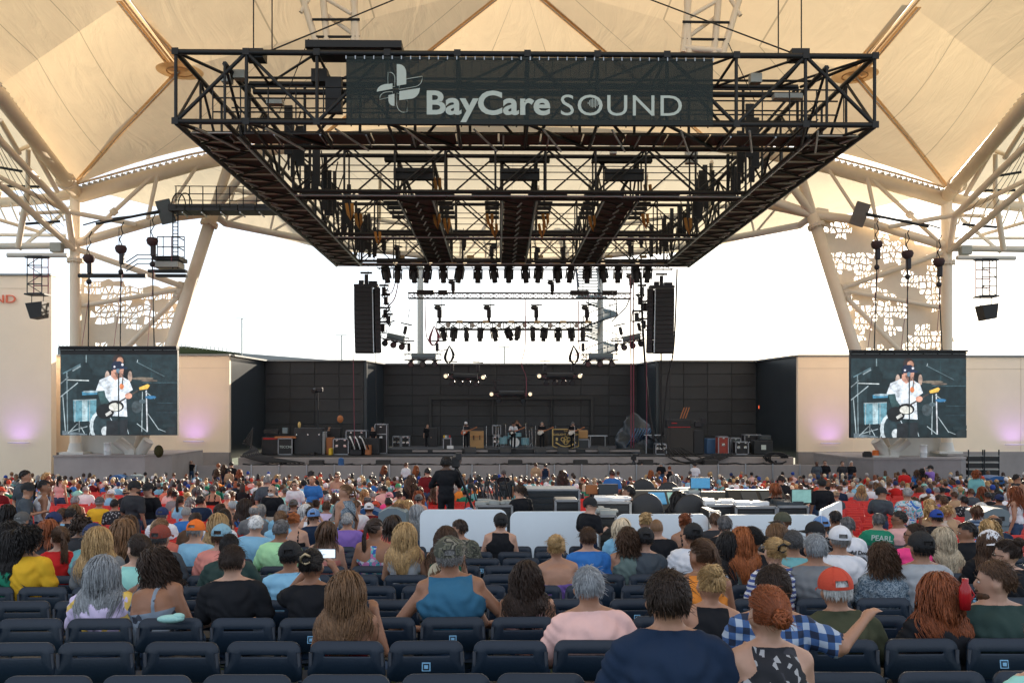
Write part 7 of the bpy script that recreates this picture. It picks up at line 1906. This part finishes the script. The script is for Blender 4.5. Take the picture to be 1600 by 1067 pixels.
stand(1413,737,S_('crop','black','tee','red',skin='m'),'person in red shirt standing before the right podium',36); stand(1433,738,S_('long','brown','tee','blue',fem=1),'person in blue and white top standing before the right podium',38); stand(1441,736,S_('long','black','tank','black',fem=1),'woman with black hair in black dress before the right podium',38); stand(1455,732,S_('short','black','tee','purple',hat=('black',None),pose='standup',yaw=45),'person in purple shirt and dark cap raising hands before the right podium',38,rz=.6)
stand(1588,748,S_('short','black','tank','charcoal',glasses=1,skin='t',yaw=-60),'standing man in dark sleeveless shirt and sunglasses at the far right',24,rz=-1.0)
stand(299,722,S_('bald','black','tee','black',glasses=1,pose='standup'),'man with crossed arms in black standing behind the left railing',49.3,rz=math.pi)
for k,(px,py,c,h) in enumerate(((341,728,'charcoal','red'),(350,730,'navy','brown'),(361,726,'black','black'),(339,736,'black','brown'),(358,736,'tan','black'),(374,737,'black','auburn'))):
    stand(px,py,S_('long' if k%2 else 'short',h,'tank' if k in(3,4) else 'tee',c,fem=k%2,skin='m'),uniq('standing %s-haired person in %s at the left end of the barricade'%(h,c),px,44,py),42-k*.3)
stand(1086,727,S_('crop','black','tee','white'),'roving camera person in white shirt and black headgear near the stage',44); stand(1046,732,S_('short','auburn','tank','black',fem=1),'standing person with auburn hair in black tank top near the stage',42); stand(1017,738,S_('longwavy','red','tee','slate',fem=1),'woman with long red hair standing near the middle of the barricade',41); stand(1033,725,S_('short','grey','tee','black'),'grey-haired man in black standing by the barricade',46); stand(787,740,S_('crop','black','tee','black',hat=('grey',None)),'man in black shirt and grey cap standing amid the front rows',33)
stand(432,745,S_('curly','blonde','tee','coral',fem=1),'person with sunlit hair in coral shirt standing left of centre',38); stand(1588,770,S_('long','auburn','tank','white',fem=1,skin='m'),'woman with long auburn hair in white at the right edge',15.5,rz=.8)
# ---- musicians and crew on the stage
def band(px,py,Y,spec,label,rz=math.pi,z0=None,sc=1.0):
    p=Q(px,py,Y); spec=dict(spec); spec.setdefault('pose','standphone'); z=RZ if z0 is None else z0
    person(Vector((p.x,Y,z)),rz,sc,spec,label,'band on the stage','mid'); return Vector((p.x,Y,z))
def guitar(p,rz,col,lab,neck='wood_orange'):
    e=empty('electric_guitar',p+Vector((0,-.30,1.08)),lab,'guitar'); e.rotation_euler=(0,-.38,0)
    MB().ell((-.16,0,0),(.17,.03,.14),14,8).ell((.0,0,.01),(.11,.028,.11),12,8).build('guitar_body',M[col],e); MB().box((.38,-.01,.01),(.62,.03,.05)).build('neck',M[neck],e); MB().box((.73,-.01,.02),(.14,.03,.08),bev=.01).build('headstock',M[neck],e); MB().box((-.1,-.035,0),(.16,.01,.12)).build('pickguard',M['guitar_white'],e)
p=band(728,673,55.6,S_('short','black','tee','charcoal',hat=('white',None),beard='black',legs='black'),'bass player in white hat with orange red guitar'); guitar(p,0,'guitar_red','orange red electric guitar of the bass player')
p=band(802,668,54.9,S_('short','black','tee','white',hat=('black',None),legs='black',skin='m'),'singer in white shirt and dark cap at the centre microphone'); guitar(p,0,'guitar_black','black and cream electric guitar of the singer')
p=band(847,665,55.4,S_('short','grey','tee','black',beard='grey',legs='black'),'guitarist in black between the singer and the crest banner'); guitar(p,0,'guitar_white','cream electric guitar of the guitarist in black')
p=band(895,666,55.2,S_('short','black','tee','black',hat=('grey',None),legs='black'),'guitarist in black and grey cap in front of the crest banner'); guitar(p,0,'guitar_white','pale electric guitar of the guitarist by the banner')
band(808,667,58.0,S_('curly','brown','tank','black',pose='phone',skin='m'),'drummer with wild brown hair seated behind the drum kit',z0=RZ+.55)
band(583,667,53.9,S_('short','brown','tee','black',legs='denim',pose='stand'),'technician in black leaning on the desk at the left',z0=DECK,rz=math.pi*.8)
band(668,675,58.6,S_('short','brown','tee','black',pose='stand',legs='black'),'dim figure in black behind the keyboard rack',z0=RZ-.2)
band(515,672,55,S_('short','brown','tee','charcoal',pose='stand',legs='black'),'crew member half hidden behind the amplifiers at the left',z0=DECK)
stand(1003,724,S_('short','black','tee','black',pose='standcam',headset=1),'camera operator in black crouching on the lower ledge at the stage',48.6,sc=.8)
e=empty('film_camera',Q(990,718,48.5),'black video camera on a tall tripod at the stage front','camera'); MB().box((0,0,.1),(.25,.5,.25),bev=.03).box((.1,-.2,.25),(.3,.2,.15)).build('camera_body',M['case_black'],e)
for a_ in (0,2.1,4.2): tube(e,'tripod_leg',(0,0,0),(.5*math.cos(a_),.4*math.sin(a_),-1.1),.04,'rig_black2',6)
# drum kit and mic stands
e=empty('drum_kit',Q(804,702,57.0),'blue grey drum kit with cymbals behind the singer','drum kit'); e.location.z=RZ
MB().tube((0,-.3,.35),(0,.2,.35),.34,20).build('bass_drum',M['drum'],e); MB().tube((0,-.31,.35),(0,-.30,.35),.31,20).build('bass_drum_head',M['white_plastic'],e)
for (x,y,z,r_,h) in ((-.75,-.1,.45,.27,.42),(-.25,-.1,.85,.2,.25),(.25,-.1,.85,.2,.25),(.7,0,.4,.28,.45),(-.55,.3,.65,.2,.16)): MB().tube((x,y,z-h/2),(x,y,z+h/2),r_,16).tube((x,y,z+h/2),(x,y,z+h/2+.01),r_*1.03,16).build('tom_drum',M['drum'],e)
for (x,y,z) in ((-1.1,0,1.35),(-.6,.2,1.55),(.75,.1,1.6),(1.15,0,1.3),(1.0,.4,1.15)): MB().lathe((x,y,z),[(.0,.03),(.08,.02),(.27,0)],16).build('cymbal',M['cymbal'],e); tube(e,'cymbal_stand',(x,y,z),(x+.05,y,.0),.02,'chrome',6); tube(e,'stand_foot',(x-.2,y,.0),(x,y,.3),.015,'chrome',5)
for k,(px,Y) in enumerate(((803,54.5),(724,55.0),(898,54.8),(775,56),(837,56),(760,55.5),(868,56.5))):
    e=empty('microphone_stand',(xs_at(px,Y),Y,RZ),('slim microphone stand in front of the singer','microphone stand beside the bass player','microphone stand by the crest banner','microphone stand left of the drums','microphone stand right of the drums','microphone stand between bass player and drums','microphone stand behind the guitarist in black')[k],'stand')
    tube(e,'stand_post',(0,0,0),(0,0,1.45),.018,'chrome' if k else 'rig_black2',6); tube(e,'boom',(0,0,1.4),(.35 if k%2 else -.3,.0,1.6),.014,'rig_black2',5); MB().tube((0,0,0),(0,0,.03),.15,12).build('stand_base',M['case_black'],e); MB().ell((0,-.02,1.5),(.03,.05,.03),8,6).build('microphone',M['case_black'],e)
# red mug and odds
p=Q(1508,930,5.45); e=empty('red_mug',p,'shiny red drinking bottle beside the long red hair','bottle'); MB().lathe((0,0,-.09),[(0,0),(.032,0),(.038,.08),(.036,.14),(.02,.17),(.02,.2),(0,.2)],16).build('bottle_body',M['mug_red'],e); MB().tube((.036,0,-.03),(.06,0,.0),.007,6).tube((.06,0,0),(.036,0,.04),.007,6).build('handle',M['mug_red'],e)
# ---- the rest of the crowd, row by row
rr=random.Random(77); NIND=300-len(_queue)-0
hairs=['brown','darkbrown','black','lightbrown','blonde','grey','auburn','darkbrown','brown','paleblonde','darkgrey']; stm=['short','crop','short','bald','crop','short']; stf=['long','longwavy','bob','pony','long','bun','curly']
cols=['white','white','pale pink','mint','light blue','black','white','navy','grey','slate','black','light blue','charcoal','pink','coral','teal','white','blue','black','red','green','tan','maroon','orange','lilac','black','pale grey','brown']
cand=[]
for r in range(1,34):
    d=13.9+.905*r
    if d>43.5: break
    s=F*PITCH/d; px=rr.uniform(0,s)-s*.5
    occ=(.18 if d<21 else .26) if d<25 else (.38 if d<33 else .56)
    while px<1600+s*.5:
        x=Q(px,640,d).x; q=px; px+=s
        if in_foh(q,d) or (1288<q<1432 and d<29.5) or (405<q<470 and d<24): continue
        if d<24 and q<260 and rr.random()<.45: continue
        if d>40 and (560<q<650 or 800<q<1000): 
            if rr.random()<.5: continue
        if rr.random()>occ*(.15 if (q>1290 and d<27) or (q<330 and d<24) else 1): continue
        if any(abs(d-a)<.55 and abs(x-b)<.42 for a,b in PLACED): continue
        cand.append((d,x,q))
cand.sort(key=lambda t:t[0])
cards=[];extra=[]
for i,(d,x,q) in enumerate(cand):
    fem=rr.random()<.5; st=rr.choice(stf if fem else stm); h=rr.choice(hairs); c=rr.choice(cols); top=rr.choice(['tee','tank','cami','tee'] if fem else ['tee','tee','polo','tank'])
    s=S_(st,h,top,c,skin=rr.choice('lmmtl'),seed=i%2)
    if fem: s['fem']=1
    if not fem and rr.random()<.32: s['hat']=(rr.choice(['black','navy','white','grey','red','tan','blue','white']),None)
    if rr.random()<.12: s['yaw']=rr.choice([50,-50])
    if i<NIND:
        if d>16 and rr.random()<.05: s['pose']='stand'
        elif rr.random()<.05: s['pose']='phone'
        elif rr.random()<.1: s['ry']=rr.choice([-9,9])
        res='mid' if d<21 else 'lo'; sc=rr.uniform(.94,1.06)
        person(Vector((x,d+.17,ground(d))),rr.uniform(-.15,.15),sc,s,uniq(mklabel(s),q,d,0),CROWD,res)
    else: extra.append((d,x,s,rr.uniform(.92,1.08)))
print('individuals',len(_queue),'far extras',len(extra),'red seats',len(RED))
make_people()
# far crowd that reads as one mass: simple seated figures in one object
if extra:
    mats=[]; mid={}
    def mi(m):
        if m not in mid: mid[m]=len(mats); mats.append(M[m])
        return mid[m]
    cb=MB()
    for d,x,s,sc in extra:
        o=Vector((x,d+.17,ground(d))); w_=.17 if s.get('fem') else .2
        cb.lathe(o+Vector((0,0,.45*sc)),[(w_*.9,0),(w_*.95,.25*sc),(w_*1.1,.43*sc),(w_*.6,.50*sc),(.06,.53*sc)],8,mi('cloth_'+s['topcol']))
        for sx in (-1,1): cb.tube(o+Vector((sx*w_*1.1,0,.90*sc)),o+Vector((sx*w_*1.35,.1,.66*sc)),.05,5,mi=mi('cloth_'+s['topcol'] if s['top'] in('tee','polo') else 'skin_'+s['skin']),caps=False)
        hc=o+Vector((0,.05,1.12*sc)); cb.tube(o+Vector((0,.02,.95*sc)),hc,.05,6,mi=mi('skin_'+s['skin']),caps=False)
        cb.ell(hc,(.078,.095,.105),8,6,mi('skin_'+s['skin']))
        hm=mi('hat_'+s['hat'][0]) if s.get('hat') else mi('hair_'+s['hair'])
        cb.ell(hc+Vector((0,-.018,.022)),(.09,.098,.102),8,6,hm)
        if s['style'] in('long','longwavy'): cb.lathe(hc+Vector((0,-.045,-.32)),[(.05,0),(.09,.1),(.095,.25),(.07,.36)],7,hm)
    cb.build('crowd',mats,label='dense mass of seated concert-goers in the front rows',kind='stuff',cat='crowd')
# ---- red seats: the nearest 300 singly, the rest as one mass
k=0; SB=MB(); RED.sort(key=lambda t:(round(t[0],2),t[1]))
def merge(mb,me,loc):
    vs=[v.co+loc for v in me.vertices]; mb.add(vs,[tuple(p.vertices) for p in me.polygons])
rowc={}
occl=[(d,x) for d,x in PLACED]
for d,x,_ in RED:
    if k<299:
        q=800+F*(x/d-YAW)
        e=link('red_chair',RCS); e.location=(x,d,ground(d)); tag(e,'red folding seat, %s from the left in the %s red row'%(ordi(rowc.setdefault(round(d,2),0)+1),ordi(1+int((d-13.7)/.905+.01))),'chair','red folding seats'); 
        rowc[round(d,2)]=rowc.get(round(d,2),0)+1
        if d<22: link('seat_frame',RCF,e)
        k+=1
    else: merge(SB,RCS,Vector((x,d,ground(d))))
SB.build('distant_red_seats',M['seat_red'],label='mass of red folding seats further down the slope',kind='stuff',cat='seats')
